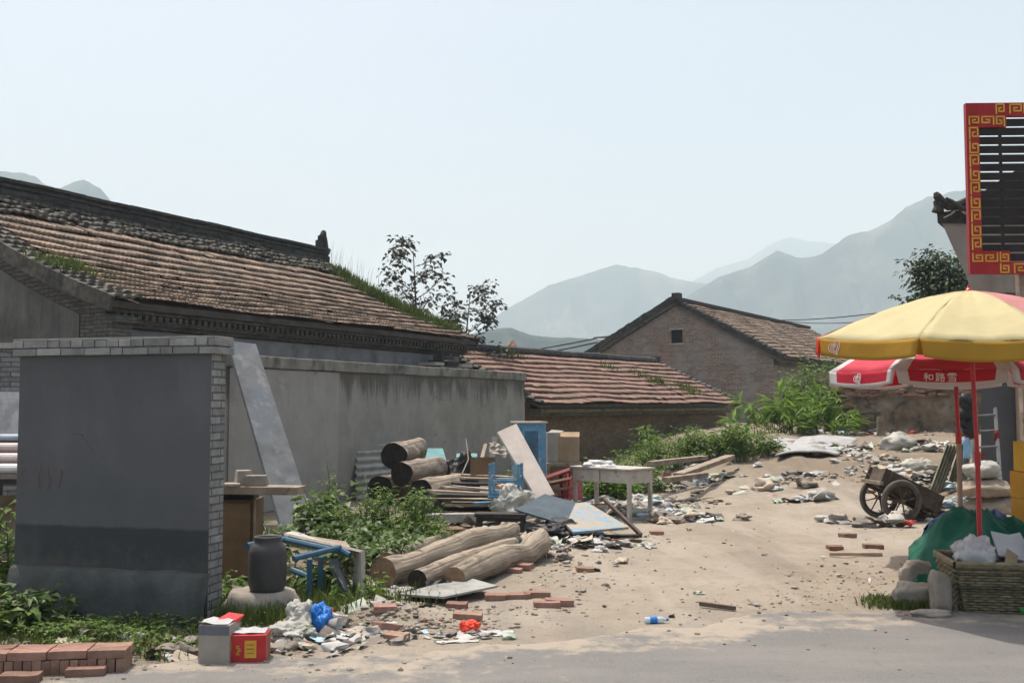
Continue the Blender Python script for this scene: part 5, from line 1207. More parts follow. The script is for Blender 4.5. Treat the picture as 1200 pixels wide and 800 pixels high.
# rubbish sacks and slab at the back right
def world_sack(lab, px, py, r, m, sd_, rough=.3):
    p = on(px, py); sack(lab, (p.x, p.y + r[1], p.z - .03), r, m, sd_, rough)
world_sack('big pale woven sack lying on the rubbish behind the handcart', 1059, 562, (.38, .25, .26), m_polydirty, 31)
world_sack('second dirty woven sack beside the corrugated panels', 1082, 572, (.33, .22, .2), m_polydirty, 33)
world_sack('grey boulder-like sack on the ridge in front of the earth wall', 1057, 518, (.4, .3, .25), m_stone, 35)
def bent_sheet(name, label, c00, c10, c11, c01, m, bend=.12, th=.02, seed=0, n=16, cat='sheet', wav=0.03):
    mb = MB(); vs = []
    for j in range(n + 1):
        for i in range(n + 1):
            u, v = i / n, j / n; p = Vector(c00).lerp(c10, u).lerp(Vector(c01).lerp(c11, u), v)
            p = p + Vector((0, 0, bend * math.sin(math.pi * u) * (1 - .4 * v) + wav * nz(u * 3 + seed, v * 3, seed))); vs.append(p)
    mb.add(vs, [(j * (n + 1) + i, j * (n + 1) + i + 1, (j + 1) * (n + 1) + i + 1, (j + 1) * (n + 1) + i) for j in range(n) for i in range(n)])
    o = mb.build(name, m, origin=c00, smooth=True, solid=th); return tag(o, label, cat)
def L(px, py, dz): 
    p = on(px, py); p.z += dz; return p
m_greysheet = mat('pale_grey_roofing_sheet', (.27, .275, .275), (.4, .405, .40), 4, rough=.7, bump=.2, stains=(((.2, .19, .17), 2, .55, .7, .6),))
bent_sheet('roofing_sheet', 'big pale grey sheet lying propped on rubbish at the top of the lane', P(908, 533, 22.2), P(982, 533, 22.6), P(1006, 514, 25.8), P(940, 511, 25.5), m_greysheet, .10, .03, 3)
bent_sheet('roofing_sheet', 'smaller grey sheet partly under the big one beside the weeds', P(888, 522, 23.5), P(925, 525, 23.8), P(940, 514, 26), P(893, 514, 26), m_greysheet, .04, .03, 6)
for lab, px, py, hh in (('left of two short wooden posts under a slab by the earth wall', 1021, 517, .95), ('right of two short wooden posts under a slab by the earth wall', 1032, 517, .95)):
    p = on(px, py); mb = MB(); mb.tube([(0, 0, -.1), (0, 0, hh * .55)], [.11, .10], 9, jit=.2); o = mb.build('post', m_wood); o.location = p; tag(o, lab, 'post')
p = on(1026, 517); mb = MB(); mb.slab([(-.55, -.25, .60), (.55, -.3, .64), (.5, .3, .66), (-.5, .3, .61)], .05); o = mb.build('slab', m_dkbrick); o.location = p; tag(o, 'dark flat slab laid across the two short posts', 'slab')
# ------------------------------------------------------------------ left-hand pile
def obj1(mb, name, label, cat, m, at=None, group=None, **kw):
    return tag(mb.build(name, m, origin=at, **kw), label, cat, group)
# plank on a plywood cupboard at the screen wall's edge
q = P(268, 672, 10.1); cb0 = Vector((q.x - .28, 10.25, 0)); ztop = P(285, 588, 10.05).z
cup = thing('cupboard', 'plywood cupboard standing behind the brick edge of the dark wall', 'cupboard', cb0)
mb = MB(); wd_ = P(291, 600, 10.05).x - cb0.x; mb.box((wd_ / 2, .22, ztop / 2), (wd_, .4, ztop)); mb.build('carcass', m_brownwood, cup, bevel=.004)
mb = MB(); mb.box((wd_ / 2 + .02, .008, ztop / 2), (wd_ - .1, .02, ztop - .06)); mb.build('door', m_brownwood, cup, bevel=.003)
mb = MB(); mb.box((wd_ + .008, .012, ztop / 2), (.016, .03, ztop)); mb.build('edge_strip', m_wood, cup)
mb = MB(); mb.box((wd_ / 2, .2, ztop + .03), (wd_ * .9, .24, .06)); obj1(mb, 'wood_block', 'dark wood block between the plywood cupboard and the thick plank', 'wood block', m_darkwood, (0, 0, 0)).location = cb0
a, b = P(228, 580, 10.35), P(354, 577, 10.2); a.z = b.z = ztop + .062 + .04
mb = MB(); mb.bar(a, b, .26, .078); obj1(mb, 'plank', 'thick weathered plank jutting out level past the edge of the dark wall', 'plank', m_wood, a, bevel=.006)
ptop = ztop + .062 + .08
for lab, px, w_, d_, h_, rz, py in (('pale brick lying at the front of the thick plank', 300, .21, .12, .105, .1, 0), ('pale broken brick with a sloping top behind the front brick on the plank', 283, .17, .14, .15, .5, .12), ('flat pale tile piece on the plank against the dark wall', 273, .16, .18, .03, .2, -.05)):
    p = P(px, 575, 10.25); mb = MB(); mb.box((0, 0, h_ / 2), (w_, d_, h_), RZ(rz), tap=.8 if h_ > .12 else .97); o = mb.build('brick', m_stone, bevel=.008); o.location = (p.x, p.y + py * .6, ptop); tag(o, lab, 'brick')
# leaning blue-grey board
bt, tp = on(345, 626), None
dW3 = dW; pw = P(286, 402, 16.3)
wl0, wl1 = P(333, 628, 13.5), P(372, 618, 13.9); ul1, ul0 = P(300, 403, 15.55), P(267, 399, 15.3)
wl0.z = gz(wl0.x, wl0.y); wl1.z = gz(wl1.x, wl1.y) + .02
mb = MB(); mb.slab([wl0, wl1, ul1, ul0], .05); obj1(mb, 'leaning_board', 'long blue-grey streaked board leaning against the cement wall', 'board', m_greyboard, wl0, flipfix=True)
# jar on a boulder
bq = G(299, 729); mb = MB(); mb.rock((0, 0, 0), (.32, .24, .21), 3, 3, .2); mb.v = [(x, y, min(z, .105)) for x, y, z in mb.v]; o = mb.build('boulder', m_stone, smooth=True); o.location = (bq.x, bq.y + .24, .11); tag(o, 'squat pale boulder with a dark jar standing on it', 'boulder')
jl = P(313, 700, bq.y + .22); jr = .152
mb = MB(); mb.lathe((0, 0, 0), [(0, 0), (jr * .86, 0), (jr * .93, .02), (jr, .07), (jr * 1.02, .2), (jr * 1.02, .30), (jr * .97, .345), (jr * .80, .385), (jr * .72, .395), (jr * .72, .425), (jr * .76, .44), (jr * .70, .445), (jr * .62, .43), (jr * .62, .2), (0, .2)], 40)
o = mb.build('jar', m_clay, smooth=True); o.location = (jl.x, jl.y, .213); tag(o, 'dark stoneware jar with a short wide neck standing on the boulder', 'jar')
# wrecked blue desk
dk = thing('broken_desk', 'wrecked school desk of blue steel tubes with a split chipboard top beside the jar', 'desk', on(395, 716))
def db(name, pairs, r, m=m_bluemetal, tube=True, w=.04, h=.04):
    for a, b in pairs:
        mb = MB(); (mb.tube([a, b], r, 8) if tube else mb.bar(a, b, w, h)); mb.build(name, m, dk, world=True)
Y0 = 9.1
db('frame_bar', [(P(289, 639, 9.0), P(352, 628, 9.9)), (P(344, 654, 8.75), P(399, 641, 9.1)), (P(335, 632, 9.6), P(408, 648, 9.1)), (P(341, 667, 9.3), P(368, 678, 9.2)), (P(398, 643, 9.1), P(410, 650, 9.05))], .027)
l1, l2 = P(363, 655, 9.0), P(376, 652, 9.15)
for l in (l1, l2):
    g_ = Vector((l.x, l.y, gz(l.x, l.y))); db('leg', [(l, g_)], .022, tube=False, w=.042, h=.042)
mb = MB(); mb.slab([P(334, 624, 9.7), P(428, 645, 8.95), P(420, 650, 9.25), P(345, 621, 10.1)], .022); mb.build('chipboard_top', m_white, dk, world=True, flipfix=True)
mb = MB(); mb.slab([P(352, 632, 9.5), P(415, 646, 9.1), P(405, 634, 9.9), P(352, 626, 10.0)], .02); mb.build('split_board', m_wood, dk, world=True, flipfix=True)
e0, e1 = P(428, 645, 8.95), P(419, 646, 9.2); f0, f1 = Vector((e0.x, e0.y, .0)), Vector((e1.x - .02, e1.y, .0))
mb = MB(); mb.slab([e0, f0, f1, e1], .03); mb.build('side_panel', m_white, dk, world=True, flipfix=True)
mb = MB(); mb.slab([P(384, 655, 9.25), P(397, 655, 9.2), G(416, 712), G(404, 706)], .015); mb.build('hanging_sheet', m_greyboard, dk, world=True, flipfix=True)
mb = MB(); mb.slab([P(366, 680, 9.7), P(398, 662, 9.6), P(400, 706, 9.5), P(372, 706, 9.6)], .02); mb.build('back_panel', m_darkwood, dk, world=True, flipfix=True)  # dark panel colour stands in for the shade inside the desk

# cartons and bags at the road edge
rb = thing('carton', 'red printed carton with a gold label at the road edge', 'carton', G(264, 777), R(4))
mb = MB(); W1 = .268; H1 = .185; mb.box((W1 / 2, .1, H1 / 2), (W1, .2, H1)); bd = mb.build('box_body', m_redbox, rb, bevel=.004)
mb = MB(); mb.box((W1 * .62, -.002, H1 * .50), (.078, .005, .115)); mb.build('gold_label', m_gold, bd)
mb = MB(); 
for k in range(3): mb.box((W1 * .62, -.0055, H1 * .36 + k * .028), (.05, .003, .006 + .003 * (k % 2)))
mb.build('label_lines', mat('brown_gold_print', (.32, .16, .02), (.38, .2, .03), 8, bump=0), bd)
mb = MB()
for k in range(3):
    x = W1 * .27 + .01 * (k % 2); z = H1 * .30 + k * .022
    mb.strip([(x, -.003, z + .012), (x + .02, -.003, z + .014)], .004, (0, -1, 0)); mb.strip([(x + .008, -.003, z + .018), (x + .004, -.003, z)], .004, (0, -1, 0)); mb.strip([(x, -.003, z + .004), (x + .022, -.003, z + .002)], .004, (0, -1, 0))
for k in range(3): mb.strip([(W1 * .12, -.003, H1 * .5 + k * .018), (W1 * .15, -.003, H1 * .5 + k * .018 + .006)], .004, (0, -1, 0))
mb.build('gold_lettering', m_gold, bd)
mb = MB(); 
for k in range(4): mb.box((W1 + .001, .03 + k * .045, H1 / 2), (.003, .014, H1 * .94))
mb.build('corrugated_edge', m_carton, bd)
mb = MB(); mb.sheet((W1 / 2, .11, H1 + .002), .24, .17, 6, 5, None, .02, 5); mb.build('torn_top', m_poly, rb, solid=.002)
gb_ = thing('carton', 'grey-white carton with a torn red flap beside the red carton', 'carton', G(232, 778), R(-3))
mb = MB(); mb.box((.105, .11, .13), (.21, .22, .26)); mb.build('box_body', m_cartong, gb_, bevel=.004)
mb = MB(); mb.box((.105, -.002, .225), (.21, .004, .06)); mb.build('dark_stripe', mat('grey_stripe_print', (.12, .12, .14), (.17, .17, .19), 5, bump=0), gb_)
mb = MB(); mb.slab([(.06, .10, .262), (.20, .09, .264), (.25, .20, .292), (.13, .235, .30)], .004); mb.slab([(.20, .09, .264), (.213, .19, .235), (.25, .20, .292)], .004); mb.build('torn_red_flap', m_redbox, gb_, flipfix=True)
mb = MB(); mb.sheet((.1, .08, .262), .2, .16, 5, 4, None, .03, 8); mb.build('torn_paper', m_poly, gb_, solid=.002)
def bag(name, lab, px, py, r, m, sd_, rough=.5, dz=.6, cat='plastic bag', parts=None, crumple=.02):
    p = on(px, py); mb = MB(); mb.rock((0, 0, 0), r, sd_, 5, rough)
    def cr_(x, y, z, q): return 1 - 2 * abs(nz(x * q + sd_, y * q, z * q))
    mb.v = [(x * (1 + .13 * cr_(x, y, z, 6) + .045 * cr_(x, y, z, 19)), y * (1 + .13 * cr_(x, y, z, 6) + .045 * cr_(x, y, z, 19)), max(-r[2] * dz, z * (1 + .14 * cr_(x, y, z, 10)) + crumple * .8 * cr_(x, y, z, 17) + crumple * .4 * cr_(x, y, z, 37))) for x, y, z in mb.v]
    o = mb.build(name, m, smooth=True); o.location = (p.x, p.y + r[1] * .7, p.z + r[2] * dz); tag(o, lab, cat); return o
bag('plastic_bag', 'bright blue plastic bag beside the foam cup', 373, 740, (.085, .08, .115), m_bluebag, 4)
bag('plastic_bag', 'white plastic bag squeezed between the blue bag and the jar boulder', 350, 742, (.11, .10, .12), m_polydirty, 7)
bag('plastic_bag', 'flat dirty clear plastic bag in front of the white bag', 333, 752, (.18, .11, .06), m_polydirty, 9)
p = on(386, 741); mb = MB(); mb.lathe((0, 0, 0), [(0, 0), (.036, 0), (.052, .14), (.057, .14), (.05, .136), (.035, .01), (0, .01)], 20); o = mb.build('foam_cup', m_poly, smooth=True); o.location = p + Vector((-.06, .05, .05)); o.rotation_euler = (R(8), R(86), R(-8)); tag(o, 'white foam cup lying on its side beside the blue bag', 'cup')
p = on(767, 730); bo = thing('water_bottle', 'clear plastic water bottle with a blue label lying on the lane', 'bottle', p, R(8)); bo.scale = (.8, .8, .8)
m_clear = mat('clear_pet_plastic', (.62, .72, .78), (.7, .78, .82), 8, rough=.15, bump=.1, trans=.4, spec=.6)
mb = MB(); mb.lathe((0, 0, 0), [(0, -.1), (.028, -.1), (.033, -.09), (.031, -.03), (.033, .0), (.031, .04), (.033, .06), (.028, .085), (.013, .11), (.013, .125), (0, .125)], 18); o = mb.build('bottle_body', m_clear, bo, smooth=True); o.rotation_euler = (0, R(90), 0); o.location = (0, 0, .034)
mb = MB(); mb.lathe((0, 0, 0), [(.0335, -.05), (.0345, -.045), (.0345, .02), (.0335, .025)], 18); o = mb.build('label_band', m_bluebag, bo, smooth=True); o.rotation_euler = (0, R(90), 0); o.location = (0, 0, .034)
mb = MB(); mb.lathe((0, 0, 0), [(0, .142), (.014, .142), (.015, .12), (0, .12)], 14); o = mb.build('cap', m_bluebag, bo); o.rotation_euler = (0, R(90), 0); o.location = (0, 0, .034)
bag('plastic_bag', 'small orange-red plastic bag by the dirt heap at the road edge', 551, 741, (.062, .045, .045), m_redbag, 14)
p = on(568, 742); mb = MB(); mb.sheet((0, 0, 0), .42, .17, 8, 5, None, .02, 4); o = mb.build('paper_sheet', m_poly, solid=.002); o.location = p; tag(o, 'flat crumpled white sheet lying beside the orange-red bag', 'paper')
p = on(540, 757); mb = MB(); mb.sheet((0, 0, 0), .32, .07, 8, 3, RZ(.2), .02, 14); o = mb.build('paper_strip', m_litter, solid=.002); o.location = on(536, 752); tag(o, 'thin grey-blue paper strip on the asphalt below the orange-red bag', 'paper')

# brick stack at the lower left
q = G(-6, 793); q2 = G(131, 789); ux = (q2 - q).normalized(); uy = Vector((-ux.y, ux.x, 0)); ang = math.atan2(ux.y, ux.x)
proto = None
def brick_at(p, rz, rx=0, ry=0, label='', group=None, sc=1.0, m=m_brickr):
    mb = MB(); d = (.24 * sc, .115, .053)
    nx_, ny_, nz_ = 5, 3, 2; sd_ = rng.random() * 50
    bm = bmesh.new(); bmesh.ops.create_cube(bm, size=1)
    bmesh.ops.subdivide_edges(bm, edges=bm.edges[:], cuts=2, use_grid_fill=True)
    for v in bm.verts:
        v.co = Vector((v.co.x * d[0], v.co.y * d[1], v.co.z * d[2])); v.co += Vector((nz(v.co.x * 20 + sd_, v.co.y * 20, v.co.z * 20), nz(v.co.y * 20 + sd_, v.co.z * 20, v.co.x * 20), nz(v.co.z * 25, v.co.x * 20 + sd_, 5))) * .006
    mb.add([v.co.copy() for v in bm.verts], [tuple(v.index for v in f.verts) for f in bm.faces]); bm.free()
    o = mb.build('brick', m, bevel=.004); o.location = p; o.rotation_euler = (rx, ry, rz); return tag(o, label, 'brick', group)
for layer in range(2):
    for row in range(1):
        for i in range(16):
            if layer == 1 and row == 0 and i > 10: continue
            p = q + ux * (-.13 + i * .0575 + .035) + uy * (.125 + row * .25) + Vector((0, 0, .036 + layer * .0))
            if layer == 0:
                if i % 1 == 0: brick_at(p + Vector((0, 0, rng.uniform(-.003, .003))), ang + math.pi / 2 + rng.uniform(-.02, .02), 0 + math.pi / 2 * 1, 0, 'red brick set on edge in the low brick stack at the lower left', 'bricks in the low stack at the lower left')
for i in range(4):
    for row in range(2):
        p = q + ux * (.0 + i * .247 - .06) + uy * (.065 + row * .119) + Vector((0, 0, .122 + rng.uniform(-.002, .002)))
        brick_at(p, ang + rng.uniform(-.03, .03), 0, 0, 'red brick lying flat on top of the low stack at the lower left', 'top bricks of the low stack at the lower left')
p = G(105, 791); brick_at(p + Vector((-.02, .0, .028)), ang + .05, 0, 0, 'red brick lying flat at the front right corner of the low stack')
p = G(24, 799); brick_at(p + Vector((0, 0, .028)), ang, 0, 0, 'pale-topped brick lying in front of the low brick stack at the frame edge')

# logs
def log(label, path, rad, m, end=m_logend, seg=30, seed=0, knots=(), bump=.075):
    path = [Vector(p) for p in path]; n = 64; pts = []; rr = []
    for i in range(n + 1):
        t = i / n * (len(path) - 1); k = min(int(t), len(path) - 2); f = t - k
        p0 = path[max(k - 1, 0)]; p1 = path[k]; p2 = path[k + 1]; p3 = path[min(k + 2, len(path) - 1)]
        c = .5 * ((2 * p1) + (p2 - p0) * f + (2 * p0 - 5 * p1 + 4 * p2 - p3) * f * f + (3 * p1 - p0 - 3 * p2 + p3) * f ** 3); pts.append(c)
        r0 = rad[k] + (rad[k + 1] - rad[k]) * f
        for (kt, ks) in knots: r0 *= 1 + ks * math.exp(-((i / n - kt) / .05) ** 2)
        rr.append(r0)
    o = thing('log', label, 'log', pts[0] - Vector((0, 0, rad[0])))
    mb = MB(); mb.tube(pts, rr, seg, cap=False, uvl=True)
    def dsp(v, q): return Vector((nz(v[0] * q + seed, v[1] * q, v[2] * q), nz(v[1] * q, v[2] * q + seed, v[0] * q), nz(v[2] * q, v[0] * q, seed)))
    mb.v = [tuple(Vector(v) + (dsp(v, 3.5) * 1.6 + dsp(v, 8) * .8 + dsp(v, 19) * .35) * (bump * rad[0] * 1.3)) for v in mb.v]
    vs_ = list(mb.v); tr = mb.build('trunk', m, o, world=True, smooth=True)
    for a, s_ in ((0, -1), (n, 1)):
        e = MB(); ring_ = vs_[a * seg:(a + 1) * seg]; c = sum((Vector(v) for v in ring_), Vector()) / seg; c += (pts[min(a + 1, n)] - pts[max(a - 1, 0)]).normalized() * (.004 * s_)
        e.add([c] + ring_, [(0, 1 + (i + 1) % seg, 1 + i) if s_ < 0 else (0, 1 + i, 1 + (i + 1) % seg) for i in range(seg)]); e.build('cut_end', end, o, world=True)
    return o, tr
def lp(px, py, Y): return P(px, py, Y)
log('long barkless log with an orange sawn end in front of the bushes', [lp(449, 671, 9.9), lp(490, 658, 10.5), lp(545, 637, 11.4), lp(582, 628, 12.1), lp(602, 620, 12.6)], [.14, .125, .14, .12, .09], m_log, seed=1, knots=((.62, .1), (.9, .12)))
log('crooked forked log nearest the lane with a black plastic scrap at its end', [lp(533, 676, 9.75), lp(565, 662, 10.3), lp(592, 653, 10.9), lp(614, 651, 11.2), lp(626, 640, 11.5), lp(636, 627, 12.0)], [.10, .13, .14, .12, .13, .09], m_log, seed=4, knots=((.55, .15), (.85, .25)), bump=.12)
log('thin dark-ended log lying between the two big barkless logs', [lp(489, 680, 9.75), lp(530, 664, 10.5), lp(570, 647, 11.3), lp(602, 636, 11.9)], [.10, .11, .09, .07], m_log, end=m_darkend, seed=7)
log('slim pale pole lying behind the long barkless log', [lp(452, 655, 10.4), lp(490, 641, 11.4), lp(523, 628, 12.4)], [.07, .065, .06], m_log, seed=9)
mb = MB(); mb.sheet((0, 0, 0), .26, .2, 6, 6, None, .04, 3); p = lp(515, 682, 9.62); o = mb.build('plastic_scrap', m_black, solid=.004); o.location = (p.x, p.y, gz(p.x, p.y) + .02); o.rotation_euler = (R(50), 0, .2); tag(o, 'black plastic scrap tucked under the end of the forked log', 'plastic scrap')
# thick log sections against the wall
for lab, c0, c1, rad, m in (('thick bark-covered log section at the top of the pile by the corrugated iron', lp(461, 534, 17.6), lp(489, 527, 18.6), .225, m_bark), ('middle thick log section with reddish bark', lp(470, 556, 17.0), lp(514, 548, 18.3), .20, m_bark), ('lowest thick pale log section lying on the planks', lp(494, 577, 16.4), lp(534, 568, 17.5), .20, m_log)):
    log(lab, [c0, (c0 + c1) / 2, c1], [rad, rad * 1.02, rad * .93], m, end=m_darkend, seed=c0.x * 3, bump=.08)
log('dark log half hidden at the foot of the log pile', [lp(445, 572, 17.6), lp(470, 568, 18.6)], [.22, .21], m_bark, end=m_darkend, seed=15)
log('dark log under the lowest pale log section', [lp(478, 590, 16.6), lp(520, 584, 17.8)], [.15, .15], m_bark, end=m_darkend, seed=19)
a, b = P(417, 574, 18.6), P(487, 565, 20.6); c, d = P(492, 515, 21.0), P(417, 515, 19.0)
a.z = gz(a.x, a.y); b.z = gz(b.x, b.y)
corr('corrugated_iron', 'pale corrugated iron sheet standing against the cement wall behind the logs', a, b, c, d, m_iron, 8, .022, along=False)
mb = MB(); mb.slab([P(498, 560, 19.2), P(529, 560, 19.4), P(519, 525, 20.3), P(499, 525, 20.2)], .06); obj1(mb, 'teal_panel', 'teal board leaning on the cement wall to the right of the logs', 'board', m_teal, P(513, 560, 19.3), flipfix=True)
mb = MB(); mb.slab([P(534, 562, 19.6), P(561, 562, 19.8), P(559, 531, 20.6), P(535, 531, 20.5)], .04); obj1(mb, 'teal_panel', 'small teal board behind the brown drawer against the cement wall', 'board', m_teal, P(547, 562, 19.7), flipfix=True)
bag('bin_bag', 'black plastic heap between the teal board and the brown drawer', 541, 585, (.26, .22, .5), m_black, 23, .4, cat='bag')
# plank stack with many planks
pl0 = on(555, 600)
k = 0
pdefs = [(480, 604, 600, 604, .10, 15.2), (484, 596, 596, 597, .12, 15.6), (500, 590, 601, 591, .12, 15.5), (492, 584, 606, 586, .12, 15.7), (505, 579, 612, 582, .14, 15.5), (505, 575, 568, 578, .14, 15.9), (520, 571, 605, 574, .16, 16.4), (530, 566, 610, 568, .16, 16.9), (540, 560, 608, 562, .16, 17.3), (533, 556, 600, 559, .18, 17.7)]
plabs = ['lowest grey plank of the plank pile', 'dark plank second from the bottom of the plank pile', 'plank with a pale blue patch in the middle of the plank pile', 'long grey plank under the front edge of the blue stool', 'plank ending under the blue stool', 'short brown plank in front of the pale log section', 'brown plank in the upper plank pile behind the stool', 'thin plank high in the pile left of the stool', 'rough plank near the top of the pile', 'topmost plank of the pile below the brown drawer']
for (x0, y0, x1, y1, w_, Y), lab in zip(pdefs, plabs):
    a, b = P(x0, y0, Y), P(x1, y1, Y + .5); mb = MB(); mb.bar(a, b, w_ * 2.2, .035); obj1(mb, 'plank', lab, 'plank', m_wood if k % 3 != 1 else m_darkwood, a, bevel=.003); k += 1
p = P(585, 590, 15.2); mb = MB(); mb.bar(P(556, 589, 15.2), P(597, 587, 15.5), .1, .02); obj1(mb, 'blue_slat', 'short pale blue slat on the plank pile', 'slat', m_blue, p)
for lab, px, py in (('left dark block propping up the plank pile', 500, 612), ('right dark block propping up the plank pile', 585, 606)):
    p = on(px, py); mb = MB(); mb.box((0, 0, .14), (.42, .4, .32), RZ(.2)); o = mb.build('block', m_darkwood, bevel=.02); o.location = (p.x, p.y + .4, p.z - .02); tag(o, lab, 'block')
mb = MB(); mb.bar(P(500, 607, 14.2), P(556, 606, 14.6), .16, .125); obj1(mb, 'concrete_beam', 'grey concrete beam lying between the bush and the black bench', 'beam', m_conc, P(528, 612, 14.4), bevel=.012)
mb = MB(); mb.box((0, 0, .11), (.26, .3, .22), RZ(.3)); p = P(462 + 65, 632, 12.6); o = mb.build('wood_block', m_brownwood, bevel=.01); o.location = (p.x + .02, p.y + .1, gz(p.x, p.y)); tag(o, 'dark brown block standing behind the slim pale pole', 'wood block')
# more odds and ends in the salvage pile
for lab, a, b, w_, t_, m in (('grey lath leaning on the cement wall behind the brown drawer', P(560, 556, 18.6), P(569, 520, 20.3), .07, .02, m_wood), ('dark plank leaning on the cement wall left of the light board', P(574, 556, 18.2), P(580, 512, 20.6), .12, .025, m_darkwood),
        ('thin white lath lying across the top of the plank pile', P(530, 569, 15.9), P(612, 577, 15.6), .05, .02, m_white), ('splintered brown board sticking out of the pile under the maroon chair', P(636, 577, 16.3), P(668, 571, 15.6), .14, .03, m_brownwood), ('grey board lowest under the maroon chair', P(632, 590, 16.0), P(664, 586, 15.5), .2, .03, m_wood), ('pale stick poking out between the light board and the maroon chair', P(640, 566, 16.0), P(668, 560, 15.5), .04, .03, m_postwood),
        ('rotten plank under the dark slate-blue board', P(590, 618, 14.0), P(656, 622, 13.5), .16, .03, m_wood), ('second rotten plank under the dark slate-blue board', P(600, 611, 14.4), P(668, 618, 13.8), .12, .03, m_brownwood), ('pale splintered lath in front of the black bench', P(596, 628, 13.2), P(650, 617, 14.0), .05, .02, m_postwood), ('short dark post end lying by the black bench', P(560, 618, 14.2), P(598, 611, 14.8), .1, .1, m_darkwood)):
    mb = MB(); mb.bar(a, b, w_, t_); obj1(mb, 'board' if w_ > .1 else 'lath', lab, 'board' if w_ > .1 else 'lath', m, a, bevel=.003)
for lab, px, dy in (('left one of three small sawn rounds behind the blue stool', 582, 0), ('middle one of three small sawn rounds behind the blue stool', 590, .1), ('right one of three small sawn rounds behind the blue stool', 601, .05)):
    c = P(px, 573, 16.0 + dy); mb = MB(); mb.tube([c, c + Vector((.1, .35, 0))], .062, 14, jit=.1); obj1(mb, 'sawn_round', lab, 'wood round', m_postwood, c)
p = P(583, 527, 16.9); mb = MB(); mb.sheet((0, 0, 0), .30, .24, 7, 6, ROT(R(50), R(20), .3), .08, 6); obj1(mb, 'torn_card', 'torn pale cardboard flap hanging off the left edge of the light board', 'cardboard', m_cartong, None, solid=.004).location = p
# black bench
bn = P(586, 628, 13.5); ben = thing('bench', 'low black wooden bench behind the logs', 'bench', (bn.x, bn.y, gz(bn.x, bn.y)), R(-6))
hb_ = P(586, 602, 13.5).z - ben.location.z
mb = MB(); mb.box((0, .13, hb_ - .02), (.68, .28, .045)); mb.build('seat', m_darkwood, ben, bevel=.006)
for sx in (-1, 1):
    for sy in (.03, .23): mb = MB(); mb.box((sx * .29, sy, (hb_ - .04) / 2), (.05, .05, hb_ - .04)); mb.build('leg', m_darkwood, ben)
mb = MB(); mb.box((0, .03, hb_ - .075), (.56, .025, .05)); mb.build('apron', m_darkwood, ben)
# blue stool upside down on the planks
sp0 = P(591, 583, 15.25); stl = thing('stool', 'small pale blue stool standing upside down on the plank pile', 'stool', sp0, R(-10)); hh = .50; ww = .235
for sx in (-1, 1):
    for sy in (-1, 1): mb = MB(); mb.box((sx * (ww - .02), sy * .14 + .14, hh / 2), (.042, .042, hh)); mb.build('leg', m_blue, stl, bevel=.004)
for sy in (-1, 1):
    for z in (.05, .24): mb = MB(); mb.box((0, sy * .14 + .14, z), (ww * 2 - .09, .026, .045)); mb.build('rail', m_blue, stl, bevel=.003)
for sx in (-1, 1): 
    for z in (.30,): mb = MB(); mb.box((sx * (ww - .02), .14, z), (.026, .23, .04)); mb.build('rail', m_blue, stl, bevel=.003)
mb = MB(); mb.box((0, .14, .012), (ww * 2 + .02, .38, .024)); mb.build('seat', m_blue, stl, bevel=.004)
for lab, px, py, r, m, sd_ in (('pale dirty sack in front of the plank pile beside the black bench', 601, 612, (.30, .25, .30), m_polydirty, 41), ('second pale sack leaning under the light board', 612, 603, (.22, .22, .42), m_polydirty, 43)):
    bag('sack', lab, px, py, r, m, sd_, .4, cat='sack')
# brown drawer and stick
dr = thing('drawer', 'brown wooden drawer tipped on the plank pile in front of the cement wall', 'drawer', P(552, 556, 17.6), R(-4))
mb = MB(); mb.box((.19, .0, .15), (.40, .022, .30), ROT(R(-12), 0, 0)); mb.build('front_panel', m_brownwood, dr)
for sx in (0, .38): mb = MB(); mb.box((sx, .2, .13), (.02, .38, .24), ROT(R(-12), 0, 0)); mb.build('side_panel', m_brownwood, dr)
mb = MB(); mb.box((.19, .38, .16), (.38, .02, .22)); mb.build('back_panel', m_brownwood, dr)
mb = MB(); mb.tube([P(541, 556, 17.2), P(549, 538, 17.5), P(546, 513, 17.9)], [.012, .01, .006], 6); obj1(mb, 'stick', 'thin pale stick standing up beside the brown drawer', 'stick', m_wood, P(541, 556, 17.2))
# wardrobe, light board, cartons
wq = P(604, 560, 17.2); wz = gz(wq.x, 17.2); wh_ = P(620, 496, 17.2).z - wz; wa = thing('cabinet', 'faded blue wooden cabinet standing behind the light leaning board', 'cabinet', (P(620, 560, 17.3).x, 17.5, wz), R(18))
mb = MB(); mb.box((0, 0, wh_ / 2), (.50, .36, wh_)); mb.build('carcass', m_blue, wa, bevel=.006)
dr_ = MB(); dr_.box((-.02, -.187, wh_ / 2 + .01), (.36, .014, wh_ - .12)); d_ = dr_.build('door', m_blue, wa, bevel=.004)
mb = MB(); mb.box((-.02, -.197, wh_ * .70), (.24, .01, wh_ * .42)); mb.build('upper_moulding', m_bluemetal, d_, bevel=.004)
mb = MB(); mb.box((-.02, -.197, wh_ * .27), (.24, .01, wh_ * .30)); mb.build('lower_moulding', m_bluemetal, d_, bevel=.004)
mb = MB(); mb.box((0, 0, wh_ + .014), (.54, .41, .028)); mb.build('cornice', m_white, wa, bevel=.004)
a, b, c, d = P(629, 583, 15.5), P(650, 579, 15.7), P(605, 496, 16.7), P(583, 506, 16.6)
mb = MB(); mb.slab([a, b, c, d], .035); obj1(mb, 'leaning_board', 'light pinkish-grey board leaning diagonally against the blue cabinet', 'board', mat('pinkish_grey_board', (.36, .32, .29), (.48, .44, .40), 3, bump=.3, stains=(((.25, .22, .2), 3, .55, .7, .5, (1, 1, .4)),)), a, flipfix=True)
p = P(645, 584, 17.6); pz = gz(p.x, p.y); ht = P(645, 543, 17.6).z - pz
